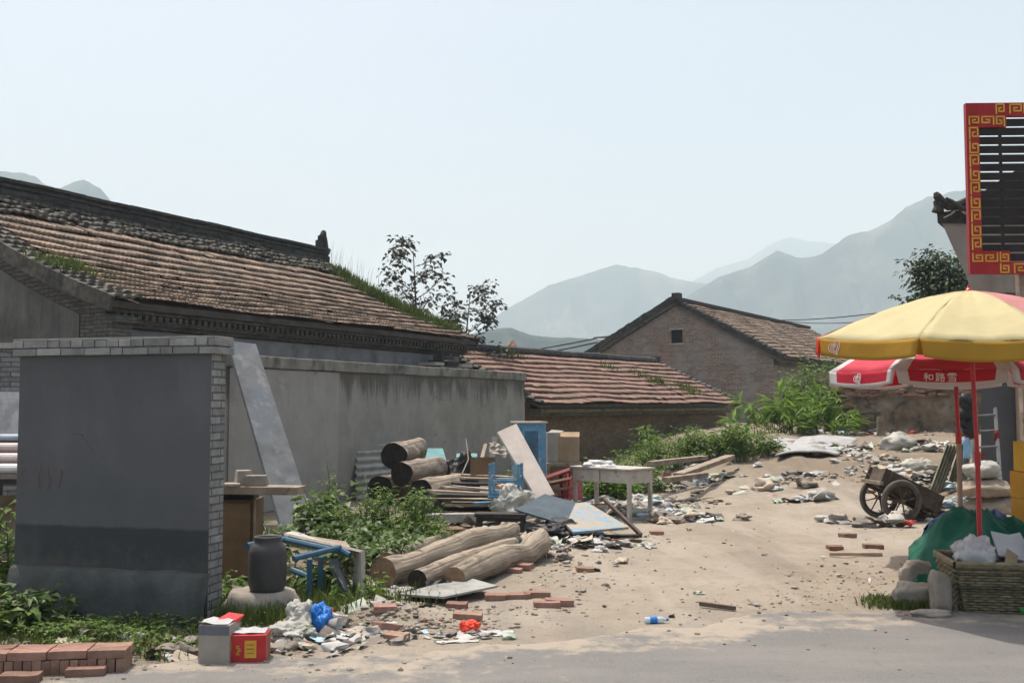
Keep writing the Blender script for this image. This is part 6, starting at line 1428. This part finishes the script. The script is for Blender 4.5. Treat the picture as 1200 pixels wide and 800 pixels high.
chs = thing('chest', 'rough wooden chest under the cardboard boxes', 'chest', (P(661, 570, 17.8).x, 18.0, pz), R(4))
mb = MB(); mb.box((0, 0, ht / 2), (.62, .45, ht)); mb.build('carcass', m_wood, chs, bevel=.006); mb = MB(); mb.box((0, -.235, ht * .75), (.5, .02, ht * .35)); mb.build('drawer_front', m_brownwood, chs)
cx0 = P(640, 541, 17.9).x
t = thing('carton', 'pale beige carton standing on the wooden chest next to the blue cabinet', 'carton', (cx0 + .11, 18.0, pz + ht), R(10)); hc = .52
mb = MB(); mb.box((0, 0, hc / 2), (.23, .3, hc)); mb.build('box_body', m_cartong, t, bevel=.004); mb = MB(); mb.slab([(-.115, -.15, hc), (.115, -.15, hc), (.19, -.1, hc + .03), (-.02, -.05, hc + .05)], .006); mb.build('lid_flap', m_cartong, t, flipfix=True)
t = thing('carton', 'dark brown carton open to the side on the right end of the wooden chest', 'carton', (cx0 + .40, 18.0, pz + ht), R(-6)); hc = .44
mb = MB(); mb.box((0, .15, hc / 2), (.36, .012, hc)); mb.box((-.175, 0, hc / 2), (.012, .3, hc)); mb.box((.175, 0, hc / 2), (.012, .3, hc)); mb.box((0, 0, .01), (.35, .3, .012)); mb.box((0, -.15, hc / 2), (.36, .012, hc)); mb.build('box_body', m_carton, t); mb = MB(); mb.slab([(-.18, .15, hc), (.18, .15, hc), (.18, .26, hc + .08), (-.18, .26, hc + .08)], .008); mb.build('lid_flap', m_carton, t, flipfix=True)
# maroon chair frame lying on its side
cr = thing('chair', 'broken maroon chair lying on its side behind the white table', 'chair', on(655, 592)); Yc = 16.0
def cbz(nm, a, b, w_=.045, h_=.03, m=m_maroon): mb = MB(); mb.bar(a, b, w_, h_); mb.build(nm, m, cr, world=True)
cbz('leg', P(640, 560, Yc + .3), P(668, 552, Yc)); cbz('leg', P(668, 552, Yc), P(664, 584, Yc)); cbz('leg', P(657, 556, Yc + .1), P(660, 584, Yc + .2)); cbz('rail', P(641, 569, Yc + .3), P(664, 563, Yc)); cbz('rail', P(644, 583, Yc), P(664, 580, Yc), .06); cbz('back_slat', P(663, 556, Yc - .05), P(662, 580, Yc - .05), .07, .02)
mb = MB(); mb.slab([P(640, 558, Yc + .4), P(668, 549, Yc + .1), P(668, 552, Yc - .3), P(640, 562, Yc)], .02); mb.build('seat', m_maroon, cr, world=True, flipfix=True)
bag('cloth', 'crumpled pinkish red cloth hanging behind the white table', 668, 592, (.17, .16, .36), m_pink, 47, .5, cat='cloth')
# sloping boards
mb = MB(); mb.slab([P(603, 598, 13.6), P(638, 580, 14.6), P(690, 594, 14.3), P(659, 615, 13.3)], .02); obj1(mb, 'dark_board', 'dark slate-blue board lying tilted under the peeling blue board', 'board', m_slate, P(640, 612, 13.6), flipfix=True)
mb = MB(); mb.slab([P(672, 623, 12.95), P(737, 617, 13.15), P(688, 588, 14.4), P(641, 592, 14.2)], .03); obj1(mb, 'peeling_board', 'tilted light blue board with large peeled patches in front of the white table', 'board', m_bluepeel, G(700, 630), flipfix=True)
mb = MB(); a = G(751, 629); mb.bar(a + Vector((0, 0, .03)), P(706, 583, 14.2), .05, .04); obj1(mb, 'lath', 'dark wooden lath propped up against the peeling blue board', 'lath', m_cartwood, a)
mb = MB(); mb.bar(P(690, 591, 14.9), P(724, 590, 14.6), .03, .03); mb.bar(P(724, 590, 14.6), P(709, 604, 14.2), .035, .03); obj1(mb, 'stick', 'bent stick frame behind the dark lath', 'stick', m_wood, P(709, 604, 14.2))
for lab, px0, py0, px1, py1, w_, m in (('dark charred beam on the ground under the peeling blue board', 642, 632, 750, 630, .12, m_darkwood), ('broken dark lath on the ground right of the crooked log', 690, 640, 742, 634, .05, m_cartwood), ('pale painted lath on the ground below the blue board', 700, 637, 735, 638, .06, m_white), ('short dark stick on the lane near the blue board', 727, 635, 752, 636, .04, m_cartwood), ('curved dark stick lying where the lane meets the road', 820, 711, 862, 716, .03, m_cartwood), ('thin stick lying across the lane near the bricks', 972, 652, 1034, 651, .03, m_postwood)):
    a, b = on(px0, py0), on(px1, py1); a.z += .03; b.z += .025; mb = MB(); mb.bar(a, b, w_, .035); obj1(mb, 'stick' if w_ < .1 else 'beam', lab, 'stick' if w_ < .1 else 'beam', m, a)
bag('tarpaulin', 'black plastic sheet bunched up beneath the boards beside the crooked log', 655, 630, (.35, .25, .12), m_black, 51, .5, cat='plastic sheet')
# white table
tc0, tcl = on(738, 612), Vector((-.72, .70, 0)).normalized(); tcs = Vector((.70, .72, 0)).normalized()
tb = thing('table', 'white wooden table with a deep apron standing in the rubbish', 'table', tc0, math.atan2(tcs.y, tcs.x))
TL, TS, TH = 1.12, .58, .775          # local x = short side, y = long side
for x in (.03, TS - .03):
    for y in (.03, TL - .03): mb = MB(); mb.box((x, y, (TH - .02) / 2), (.055, .055, TH - .02), tap=1); mb.build('leg', m_white, tb, bevel=.004)
mb = MB(); mb.box((TS / 2, TL / 2, TH), (TS + .06, TL + .06, .028)); mb.build('tabletop', m_white, tb, bevel=.004)
for c, d in (((.014, TL * .27, TH - .115), (.022, TL * .46, .19)), ((.014, TL * .745, TH - .115), (.022, TL * .44, .19)), ((TS - .014, TL / 2, TH - .115), (.022, TL - .1, .19)), ((TS / 2, .014, TH - .115), (TS - .1, .022, .19)), ((TS / 2, TL - .014, TH - .115), (TS - .1, .022, .19))):
    mb = MB(); mb.box(c, d); mb.build('apron', m_white, tb, bevel=.003)
mb = MB(); mb.box((TS / 2, .03, .16), (TS - .08, .03, .04)); mb.build('stretcher', m_white, tb)
p = tb.matrix_basis @ Vector((.2, TL - .38, TH + .015)); mb = MB(); mb.rock((0, 0, 0), (.27, .2, .075), 61, 3, .5); mb.v = [(x, y, max(0, z + .02 + .02 * nz(x * 16, y * 16, 3))) for x, y, z in mb.v]; o = mb.build('plastic_bag', m_poly); o.location = p; tag(o, 'crumpled white plastic bag lying on the white table', 'plastic bag')
# flat sheet on bricks, loose bricks
ca, cb_, cc, cd = on(468, 702), on(520, 710), on(583, 698), on(545, 686)
for c_, h in ((ca, .05), (cb_, .08), (cc, .10), (cd, .09)): c_.z += h
mb = MB(); mb.slab([ca, cb_, cc, cd], .018); obj1(mb, 'flat_board', 'pale grey board lying flat on bricks in front of the logs', 'board', m_asb, cb_, flipfix=True)
LB_ = [(580, 703, .1, 'brick under the right tip of the flat grey board'), (535, 714, -.1, 'brick under the front edge of the flat grey board'), (606, 702, .05, 'long brick lying right of the flat grey board'), (629, 701, .15, 'last brick of the short row right of the flat grey board'), (641, 713, .05, 'left one of two end-to-end bricks on the lane'), (656, 712, .1, 'right one of two end-to-end bricks on the lane'),
 (548, 727, -.1, 'brick lying on the edge of the dirt heap above the orange-red bag'), (463, 752, -.55, 'brick with a sunlit top in the litter at the road edge'), (453, 742, .9, 'brick tilted against another at the road edge'), (450, 733, .2, 'dark brick half buried in the dirt heap'), (474, 679, .3, 'brick beside the sawn end of the long log'), (686, 671, .1, 'single brick alone on the lane right of the logs'), (612, 668, -.5, 'brick wedged under the crooked log'), (598, 672, -.3, 'dark brick on the shaded side of the crooked log'),
 (770, 627, .1, 'brick lying right of the dark lath tip'), (786, 571, .1, 'brick at the edge of the litter beyond the white table'), (806, 569, .2, 'second brick at the edge of the litter beyond the white table'), (880, 551, .2, 'brick at the foot of the weeds up the lane'), (980, 644, .1, 'left brick beside the thin stick on the lane'), (1025, 643, .0, 'right brick near the thin stick on the lane'), (995, 630, .5, 'brown broken brick alone on the lane in front of the handcart'), (1021, 588, .0, 'brick seen through the spokes of the handcart'), (300, 575, 0, '')]
for px, py, rz, lab in LB_:
    if not lab: continue
    p = on(px, py); ry = .25 if 'tilted' in lab else rng.uniform(-.06, .06); brick_at(p + Vector((0, .06, .024 + abs(ry) * .06)), rz, rng.uniform(-.05, .05), ry, lab, sc=rng.choice((1, 1, .95, .75)))
p = on(780, 566); mb = MB(); mb.box((0, 0, .11), (.2, .08, .24), ROT(.1, .3, .3)); o = mb.build('broken_brick', m_brickr, bevel=.015); o.location = p; tag(o, 'broken brick standing upright at the litter edge beyond the table', 'brick')
for lab, a, b, w_ in (('long grey beam lying across the weeds right of the white table', P(762, 543, 19.5), P(826, 536, 21.0), .16), ('long pale plank sloping out of the weeds onto the litter', P(795, 557, 18.6), P(856, 535, 21.8), .2), ('dark beam lying flat on the litter beyond the white table', P(780, 562, 18.2), P(826, 556, 18.9), .18)):
    mb = MB(); mb.bar(a, b, w_, .09); obj1(mb, 'beam', lab, 'beam', m_wood, a, bevel=.006)
# cables
def cable(label, a, b, sag, r=.012):
    mb = MB(); n = 24; mb.tube([a.lerp(b, i / n) - Vector((0, 0, sag * 4 * (i / n) * (1 - i / n))) for i in range(n + 1)], r, 5); obj1(mb, 'power_cable', label, 'cable', m_cable, a)
cable('upper of two black cables strung from the gabled house to the left', P(700, 396, 47), P(400, 420, 60), .5, .03); cable('lower of two black cables strung from the gabled house to the left', P(700, 401, 47), P(400, 428, 60), .5, .03)
cable('upper black cable running from the gabled house roof to the right edge', P(903, 375, 50), P(1180, 340, 30), .25, .02); cable('lower black cable running from the gabled house roof to the right edge', P(903, 374, 50), P(1180, 347, 30), .45, .016)
# far red-roofed rooftop shelter and a far tiled house
q = P(990, 400, 72); sh = thing('rooftop_house', 'far small building with a dull red flat roof beside the yellow parasol', 'house', (q.x + 1.2, 72, 0))
mb = MB(); mb.box((0, 2, 2.4), (3.6, 4, 5.0)); mb.build('wall', m_lime, sh); mb = MB(); mb.slab([(-1.8, -.2, 6.45), (1.9, -.2, 6.9), (1.9, 4, 6.9), (-1.8, 4, 6.45)], .12); mb.build('red_roof', mat('dull_red_sheet', (.22, .06, .06), (.3, .1, .1), 3), sh, flipfix=True)
for x in (-1.7, 0, 1.8): mb = MB(); mb.box((x, 0, 5.75), (.06, .06, 1.5)); mb.build('roof_post', m_steel, sh)
mb = MB()
for k in range(12): mb.box((-1.7 + k * .32, -.02, 5.25), (.025, .025, .75))
mb.box((.05, -.02, 5.62), (3.6, .03, .03)); mb.build('railing', m_steel, sh)
q = P(612, 408, 62); fh = thing('far_house', 'far tiled house ridge with a brown end ornament seen over the low red roof', 'house', (q.x, 62, 0), R(20))
zf_ = lambda s: 3.2 + .52 * s
mb = MB(); wall_gabled(mb, -3.6, .6, 3.2, .3, zf_); mb.build('wall', m_lime, fh); mb = MB(); roof_slab(mb, -3.8, .8, 3.2, zf_, .1, 5, .1); rf_ = mb.build('roof', m_redtile, fh)
mb = MB(); mb.rock((.5, 3.2, zf_(3.2) + .35), (.35, .3, .5), 3, 2, .4); mb.build('ridge_ornament', m_brickr, rf_)
# ------------------------------------------------------------------ plants
def weed(name, label, c, rad, h, nst, nlf, L, W, mleaf=None, cat='weed', spread=1.0, kind='leafy', droop=.3, dens=1.0, mst=None):
    mleaf = mleaf or m_leafA; o = thing(name, label, cat, c); sb, lb_ = MB(), MB()
    for i in range(nst):
        a = rng.random() * 6.283; r = rad * math.sqrt(rng.random()); b = Vector((r * math.cos(a), r * math.sin(a), 0))
        hh = h * rng.uniform(.4, 1.22) * (1 - .35 * (r / rad) ** 2); out = Vector((math.cos(a), math.sin(a), 0)) * (rad * .45 * spread * rng.uniform(.2, 1)) + Vector((rng.uniform(-.1, .1), rng.uniform(-.1, .1), 0)) * h
        wc = Vector((c.x + b.x, c.y + b.y, 0)); b.z = gz(wc.x, wc.y) - c.z
        pts = [b, b + out * .25 + Vector((0, 0, hh * .4)), b + out * .6 + Vector((0, 0, hh * .75)), b + out + Vector((0, 0, hh * (.97 - .1 * droop)))]
        sb.tube(pts, [.009 + .006 * h, .008, .006, .003], 5, cap=False)
        for k in range(nlf):
            t = rng.uniform(.12, 1.0) ** .8 * 3; q = min(int(t), 2); p = pts[q].lerp(pts[q + 1], t - q)
            aa = rng.random() * 6.283; d = Vector((math.cos(aa), math.sin(aa), rng.uniform(-.35, .55))); 
            s_ = rng.uniform(.55, 1.15); off = d.normalized() * (L * s_ * rng.uniform(.15, 1.3 if kind == 'leafy' else .5))
            n = Vector((rng.uniform(-.5, .5), rng.uniform(-.5, .5), 1)).normalized()
            if kind == 'spear':
                d = (out.normalized() * .6 + Vector((math.cos(aa) * .8, math.sin(aa) * .8, rng.uniform(.2, 1.0)))).normalized(); off = Vector()
            d2 = d.normalized(); d2.z -= droop * rng.random(); lb_.leaf(p + off, d2, n, L * s_, W * s_, rng.uniform(.1, .4))
    sb.build('stem', mst or m_stem, o); lb_.build('leaves', mleaf, o); return o
def wp(px, Y): p = P(px, 500, Y); return Vector((p.x, p.y, gz(p.x, p.y)))
# cluster between the leaning board and the logs
weed('weed', 'broad-leaved plant at the foot of the leaning blue-grey board', wp(384, 13.0), .32, .60, 24, 12, .17, .16, m_leafB)
weed('weed', 'tall thin flowering weed rising against the cement wall', wp(392, 14.4), .14, 1.0, 7, 24, .10, .045, m_leafA, spread=.5)
weed('weed', 'bright feathery bush in front of the corrugated iron', wp(425, 12.8), .40, .72, 44, 42, .085, .036)
weed('weed', 'thick bright bush left of the plank pile', wp(472, 12.7), .42, .68, 50, 46, .085, .036)
weed('weed', 'low leafy bush directly behind the slim pale pole', wp(490, 12.2), .30, .40, 34, 34, .08, .036)
weed('weed', 'pale-leaved low plant right of the wrecked desk', wp(440, 11.0), .42, .40, 30, 20, .12, .09, m_leafB)
weed('weed', 'leafy plant between the wrecked desk and the bright bush', wp(408, 11.6), .36, .46, 28, 26, .12, .08, m_leafB)
weed('weed', 'green weed growing up through the broken desk frame', wp(398, 9.25), .15, .36, 9, 12, .10, .055, m_leafA)
weed('weed', 'bright small weed at the right end of the wrecked desk', wp(436, 9.2), .06, .30, 5, 9, .10, .05, m_leafC)
weed('weed', 'low dark weed under the desk between the jar and the blue legs', wp(346, 9.6), .26, .34, 16, 16, .11, .06, m_leafA)
weed('weed', 'dark weed growing behind the plywood cupboard', wp(312, 11.0), .22, .5, 16, 20, .13, .08, m_leafB)
weed('weed', 'small weed in the gap between the dark wall and the jar', wp(276, 8.9), .2, .32, 12, 12, .10, .06, m_leafA)
weed('weed', 'pointed-leaved weed low under the desk side panel', wp(405, 8.9), .25, .2, 14, 8, .14, .03, m_leafA, kind='spear')
weed('weed', 'tall leafy weed at the left edge beside the dark wall', wp(-8, 9.0), .34, .82, 22, 22, .15, .085, m_leafA)
weed('weed', 'low weed in the shade at the left foot of the dark wall', wp(36, 8.2), .3, .32, 16, 16, .12, .07, m_leafB)
weed('weed', 'small weed at the lower left edge behind the brick stack', wp(2, 7.9), .2, .25, 12, 12, .10, .06, m_leafA)
# the bushes in front of the low brick house
VG = [(650, 22.5, .7, .4, 24, 'low green weeds behind the brown carton'), (690, 23, .7, .38, 26, 'low leafy weeds just above the left end of the white table'), (730, 23.5, .8, .5, 30, 'leafy weeds above the middle of the white table'), (768, 25, .75, 1.0, 36, 'tall bush against the middle of the low brick wall'), (800, 24.5, .85, .85, 40, 'tall bush behind the grey beam across the weeds'), (836, 24, .8, .72, 36, 'bush at the right end of the low brick house'), (868, 23.2, .6, .75, 34, 'bush standing forward beside the lane near the grey roofing sheets'), (708, 18.6, .45, .55, 28, 'green weeds growing behind the legs of the white table'), (745, 20, .5, .4, 20, 'weeds in the litter right behind the white table')]
for px, Y, rad, h, n, lab in VG: weed('weed', lab, wp(px, Y), rad, h, n, 40, rng.uniform(.11, .17), rng.uniform(.05, .095), rng.choice((m_leafA, m_leafA, m_leafC)), spread=1.3)
for px, Y, rad, h, n, lab in [(905, 28, .8, 1.2, 16, 'spear-leaved plant left of the grey roofing sheets'), (935, 29.5, .9, 1.5, 18, 'tall spear-leaved plant before the gabled house'), (962, 28.8, .8, 1.2, 16, 'spear-leaved plant at the left end of the earth wall')]:
    weed('weed', lab, wp(px, Y), rad, h, n, 16, .55, .11, m_leafC, kind='spear', droop=.7)
weed('weed', 'weed spray arching right at the foot of the earth wall', wp(975, 27.5), .5, .8, 10, 14, .4, .08, m_leafC, kind='spear', droop=.7)
weed('shrub', 'tall green shrub between the gabled house and the earth wall', wp(962, 32.5), 1.0, 2.3, 46, 50, .2, .11, m_leafA, cat='shrub')
weed('shrub', 'dark shrub behind the earth wall under the red parasol', wp(1095, 31), 1.3, 2.5, 46, 46, .2, .11, m_leafD, cat='shrub')
q = MA @ Vector((LA - 2.0, -1.2, 0))
weed('weed', 'small green weed on the coping left of the gate pier cap', P(502, 427, 25.2), .1, .30, 6, 10, .09, .05, m_leafA) if False else None

def grass(label, spots, m=m_grass, hmin=.05, hmax=.18, w=.006):
    mb = MB(); cx_ = sum(s[0] for s in spots) / len(spots); cy_ = sum(s[1] for s in spots) / len(spots)
    for x, y, rx, ry, n in spots:
        for i in range(n):
            gx, gy = x + rng.gauss(0, rx), y + rng.gauss(0, ry)
            if gy < road_edge(gx) + .03: continue
            mb.blade(Vector((gx, gy, gz(gx, gy))), rng.uniform(hmin, hmax) * (.6 + .8 * abs(nz(gx * 3, gy * 3))), (rng.uniform(-.07, .07), rng.uniform(-.07, .07)), w)
    return tag(mb.build('grass', m, origin=(cx_, cy_, 0)), label, 'grass', kind='stuff')
grass('low weedy grass in the shade before the dark wall', [(-3.9, 7.8, .35, .3, 350), (-3.2, 7.65, .4, .25, 420), (-2.7, 7.6, .3, .25, 320), (-3.4, 7.25, .5, .2, 250), (-4.3, 7.6, .3, .4, 350), (-2.4, 7.6, .15, .3, 220), (-3.7, 8.1, .4, .2, 250)], hmin=.03, hmax=.14)
grass('grass growing round the jar boulder and under the broken desk', [(-2.0, 8.3, .16, .14, 900), (-1.75, 8.9, .25, .25, 900), (-1.5, 8.6, .15, .2, 500), (-2.35, 8.6, .15, .3, 500), (-1.3, 9.2, .3, .2, 400)], hmax=.24)
grass('bright grass tuft at the road edge left of the basket', [(3.35, 8.95, .13, .1, 900), (3.55, 8.8, .10, .06, 600), (3.25, 9.15, .08, .1, 200)], hmax=.10)
grass('thin grass among the logs and bushes', [(-1.2, 11.8, .4, .5, 700), (-.7, 12.0, .3, .3, 500)], hmax=.22)
def ground_leaves():
    mb = MB()
    for i in range(3200):
        x = rng.gauss(-3.4, .6); y = rng.gauss(7.75, .38)
        if nz(x * 2.2, y * 2.2, 40) < -.12: continue
        if y < road_edge(x) + .15: continue
        a = rng.random() * 6.28; mb.leaf(Vector((x, y, gz(x, y) + rng.uniform(.015, .10))), Vector((math.cos(a), math.sin(a), rng.uniform(-.2, .5))), Vector((rng.uniform(-.3, .3), rng.uniform(-.3, .3), 1)), rng.uniform(.03, .075), rng.uniform(.02, .045))
    return tag(mb.build('ground_cover', m_leafA, origin=(-3.3, 7.6, 0)), 'small-leaved creeping weeds before the dark wall', 'weeds', kind='stuff')
ground_leaves()

# ------------------------------------------------------------------ trees
def tree(label, base, h, limbs, crown_n, L, W, m, seed, trunk_r=.09, cluster=.35, per=9, spread=1.2, lean=(0, 0), start=.35, twig=.6):
    r_ = random.Random(seed); o = thing('tree', label, 'tree', base); tb_, lb_ = MB(), MB(); tips = []
    top = Vector((lean[0], lean[1], h * .92)); tp_ = [Vector((0, 0, -.1)), Vector((lean[0] * .3, lean[1] * .3, h * .35)), top * .7, top]
    tb_.tube(tp_, [trunk_r, trunk_r * .8, trunk_r * .5, trunk_r * .15], 8)
    def pt(t): t *= 3; k = min(int(t), 2); return tp_[k].lerp(tp_[k + 1], t - k)
    for i in range(limbs):
        t = start + (1 - start) * (i + .5) / limbs; b = pt(t); a = i * 2.4 + r_.uniform(-.5, .5); ln = spread * (1.15 - t * .65) * r_.uniform(.7, 1.15)
        d = Vector((math.cos(a), math.sin(a), r_.uniform(.35, .9))); e = b + d.normalized() * ln; m_ = b.lerp(e, .5) + Vector((0, 0, -.05 * ln))
        tb_.tube([b, m_, e], [trunk_r * .42 * (1.1 - t), trunk_r * .25, .006], 5, cap=False); tips += [(e, d)]
        for k in range(4):
            f = r_.uniform(.35, .95); b2 = b.lerp(e, f); a2 = a + r_.uniform(-1.3, 1.3); d2 = Vector((math.cos(a2), math.sin(a2), r_.uniform(-.1, .9))).normalized(); e2 = b2 + d2 * ln * twig * r_.uniform(.4, 1); tb_.tube([b2, e2], [trunk_r * .14, .004], 4, cap=False); tips.append((e2, d2)); tips.append((b2.lerp(e2, .5), d2))
    for i in range(crown_n):
        p, d = r_.choice(tips); c = p + Vector((r_.gauss(0, cluster), r_.gauss(0, cluster), r_.gauss(0, cluster * .8)))
        for k in range(per):
            a = r_.random() * 6.28; dd = Vector((math.cos(a), math.sin(a), r_.uniform(-1.0, .3))); lb_.leaf(c + dd * L * r_.uniform(.1, 1.0), dd, Vector((r_.uniform(-.6, .6), r_.uniform(-.6, .6), 1)), L * r_.uniform(.6, 1.15), W * r_.uniform(.7, 1.2), .2)
    tb_.build('trunk', m_branch, o); lb_.build('crown', m, o); return o
p = P(497, 400, 31.5); tree('thin sparse tree with dark single leaves rising behind the grassy roof verge', Vector((p.x, p.y, 0)), 7.0, 16, 170, .19, .15, m_leafE, 5, .07, .10, 4, 1.45, (-.35, 0), .45, .7)
p = P(524, 400, 31); tree('lower dark-leaved tree at the right end of the long roof', Vector((p.x + .2, p.y, 0)), 5.5, 12, 160, .19, .14, m_leafE, 8, .06, .13, 5, 1.35, (.5, 0), .5, .6)
p = P(1102, 400, 30); tree('dense dark green tree behind the shop corner and the yellow parasol', Vector((p.x + .2, p.y, 0)), 6.2, 18, 620, .2, .1, m_leafD, 12, .12, .26, 10, 1.35, (0, 0), .45, .6)
for px, lab, h, sd_ in ((577, 'tiny far tree at the left end of the low red roof', 4.9, 3), (634, 'tiny far tree just right of the brown ridge ornament', 5.2, 6), (644, 'low far tree next to the cables over the low roof', 4.9, 9)):
    p = P(px, 400, 66); tree(lab, Vector((p.x, p.y, 0)), h, 8, 60, .3, .2, m_leafD, sd_, .1, .3, 8, 1.0)

# ------------------------------------------------------------------ litter and rubble
def scatter(spots, n_scale=1.0, lo=.04, hi=.16, crump=.35, dz=.0, stack=.0):
    mb = MB(); k = 0
    for x, y, rx, ry, n in spots:
        for i in range(int(n * n_scale)):
            gx, gy = x + rng.gauss(0, rx), y + rng.gauss(0, ry); s = rng.uniform(lo, hi) * rng.choice((1, 1, 1, 1.6)); k += 1
            z = gz(gx, gy) + .004 + stack * max(0, 1 - math.hypot((gx - x) / max(rx, .01), (gy - y) / max(ry, .01)) * .6) * rng.random()
            M = ROT(rng.uniform(-.5, .5), rng.uniform(-.5, .5), rng.random() * 6.28)
            if rng.random() < .55: mb.sheet((gx, gy, z), s * 1.3, s * rng.uniform(.4, 1.2), 4, 4, M, s * crump, k * .37)
            else: mb.rock((gx, gy, z + s * .12), (s * .6, s * rng.uniform(.35, .6), s * .28), k * .7, 3 if s > .12 and k % 2 else 2, .9)
    return mb
def PXS(lst):          # spots given where they lie on the ground: pixel, spread in metres, number
    out = []
    for px, py, rx, ry, n in lst:
        p = on(px, py); out.append((p.x, p.y, rx, ry, n))
    return out
def litter(label, spots, **kw):
    mb = scatter(spots, **kw); c = spots[0]; return tag(mb.build('litter', m_litter, origin=(c[0], c[1], 0), auto=55), label, 'litter', kind='stuff')
litter('mixed paper and plastic litter along the road edge before the desk', PXS([(350, 757, .25, .12, 40), (420, 748, .3, .1, 45), (300, 762, .15, .08, 12), (395, 735, .2, .2, 30), (440, 715, .2, .2, 30), (455, 695, .15, .15, 22), (520, 745, .3, .06, 10)]), hi=.11)
litter('scraps of paper and plastic in the grass before the dark wall', PXS([(190, 768, .14, .05, 16), (160, 752, .5, .15, 14), (70, 748, .25, .2, 8), (215, 760, .15, .1, 10)]), hi=.12)
litter('whitish rubbish spread under and beyond the white table', PXS([(745, 590, .5, .6, 110), (790, 570, .6, .5, 120), (720, 600, .5, .5, 70), (800, 612, .3, .15, 30), (830, 560, .6, .4, 60), (770, 600, .3, .4, 50), (855, 556, .3, .3, 25)]), hi=.2, stack=.12)
litter('rubbish strewn round the logs and boards', PXS([(660, 640, .5, .35, 60), (640, 625, .4, .4, 50), (700, 640, .4, .2, 25), (600, 625, .4, .4, 50), (560, 615, .4, .4, 30), (620, 600, .4, .5, 40), (655, 660, .5, .3, 16)]), hi=.16, stack=.1)
litter('rubbish heaped behind and round the handcart', PXS([(1065, 575, .5, .5, 80), (1095, 590, .35, .4, 70), (1110, 606, .25, .3, 60), (1085, 608, .3, .25, 40), (1075, 560, .6, .5, 60), (1030, 570, .4, .4, 25), (1130, 600, .3, .4, 40), (1050, 617, .25, .1, 14)]), hi=.2, stack=.22)
litter('white plastic and scraps along the ridge before the earth wall', PXS([(1000, 525, .7, .5, 60), (1050, 517, .8, .5, 80), (985, 562, .5, .3, 50), (935, 574, .4, .2, 40), (1000, 545, .6, .5, 30), (920, 580, .5, .25, 14), (945, 588, .3, .1, 10), (990, 612, .25, .1, 10), (1040, 540, .6, .6, 40)]), hi=.26)
litter('thin scatter of paper scraps on the open lane', [(2.0, 12, 1.2, 2.0, 12), (1.2, 9.4, 1.0, .4, 10), (4.3, 11.5, .6, 1.0, 8)], hi=.06)
def gravel(label, spots, lo, hi):
    mb = MB(); k = 0
    for x, y, rx, ry, n in spots:
        for i in range(n):
            gx, gy = x + rng.gauss(0, rx), y + rng.gauss(0, ry)
            s = lo + (hi - lo) * rng.random() ** 3; k += 1; mb.rock((gx, gy, gz(gx, gy) + s * .15 + (.006 if gy < road_edge(gx) else 0)), (s, s * rng.uniform(.6, 1), s * rng.uniform(.4, .75)), k * 1.3, 1, .5)
    return tag(mb.build('gravel', m_rubble, origin=(spots[0][0], spots[0][1], 0)), label, 'gravel', kind='stuff')
gravel('loose stones and clods over the lane', [(2.5, 11.5, 1.8, 2.0, 240), (1.5, 8.9, 1.6, .35, 260), (3.6, 10.2, .5, .5, 260), (2.9, 9.4, .4, .3, 120), (5.0, 15, 1.6, 1.5, 140), (0, 10, .6, 1.0, 260), (-2.5, 7.0, 1.4, .25, 260), (1, 8.2, 2.5, .6, 120)], .004, .024)
gravel('rubble and clods of the dirt heap and along the pile', PXS([(490, 735, .35, .14, 520), (450, 742, .2, .12, 160), (560, 715, .3, .15, 130), (640, 660, .5, .35, 160), (700, 632, .5, .3, 120)]), .005, .034)
gravel('broken rubble on the slope before the earth wall', PXS([(1040, 545, .8, .9, 420), (985, 560, .6, .4, 200), (935, 577, .4, .2, 120), (1080, 585, .5, .4, 220), (1000, 530, .9, .6, 200), (840, 560, .5, .4, 120), (780, 590, .5, .5, 120)]), .012, .09)
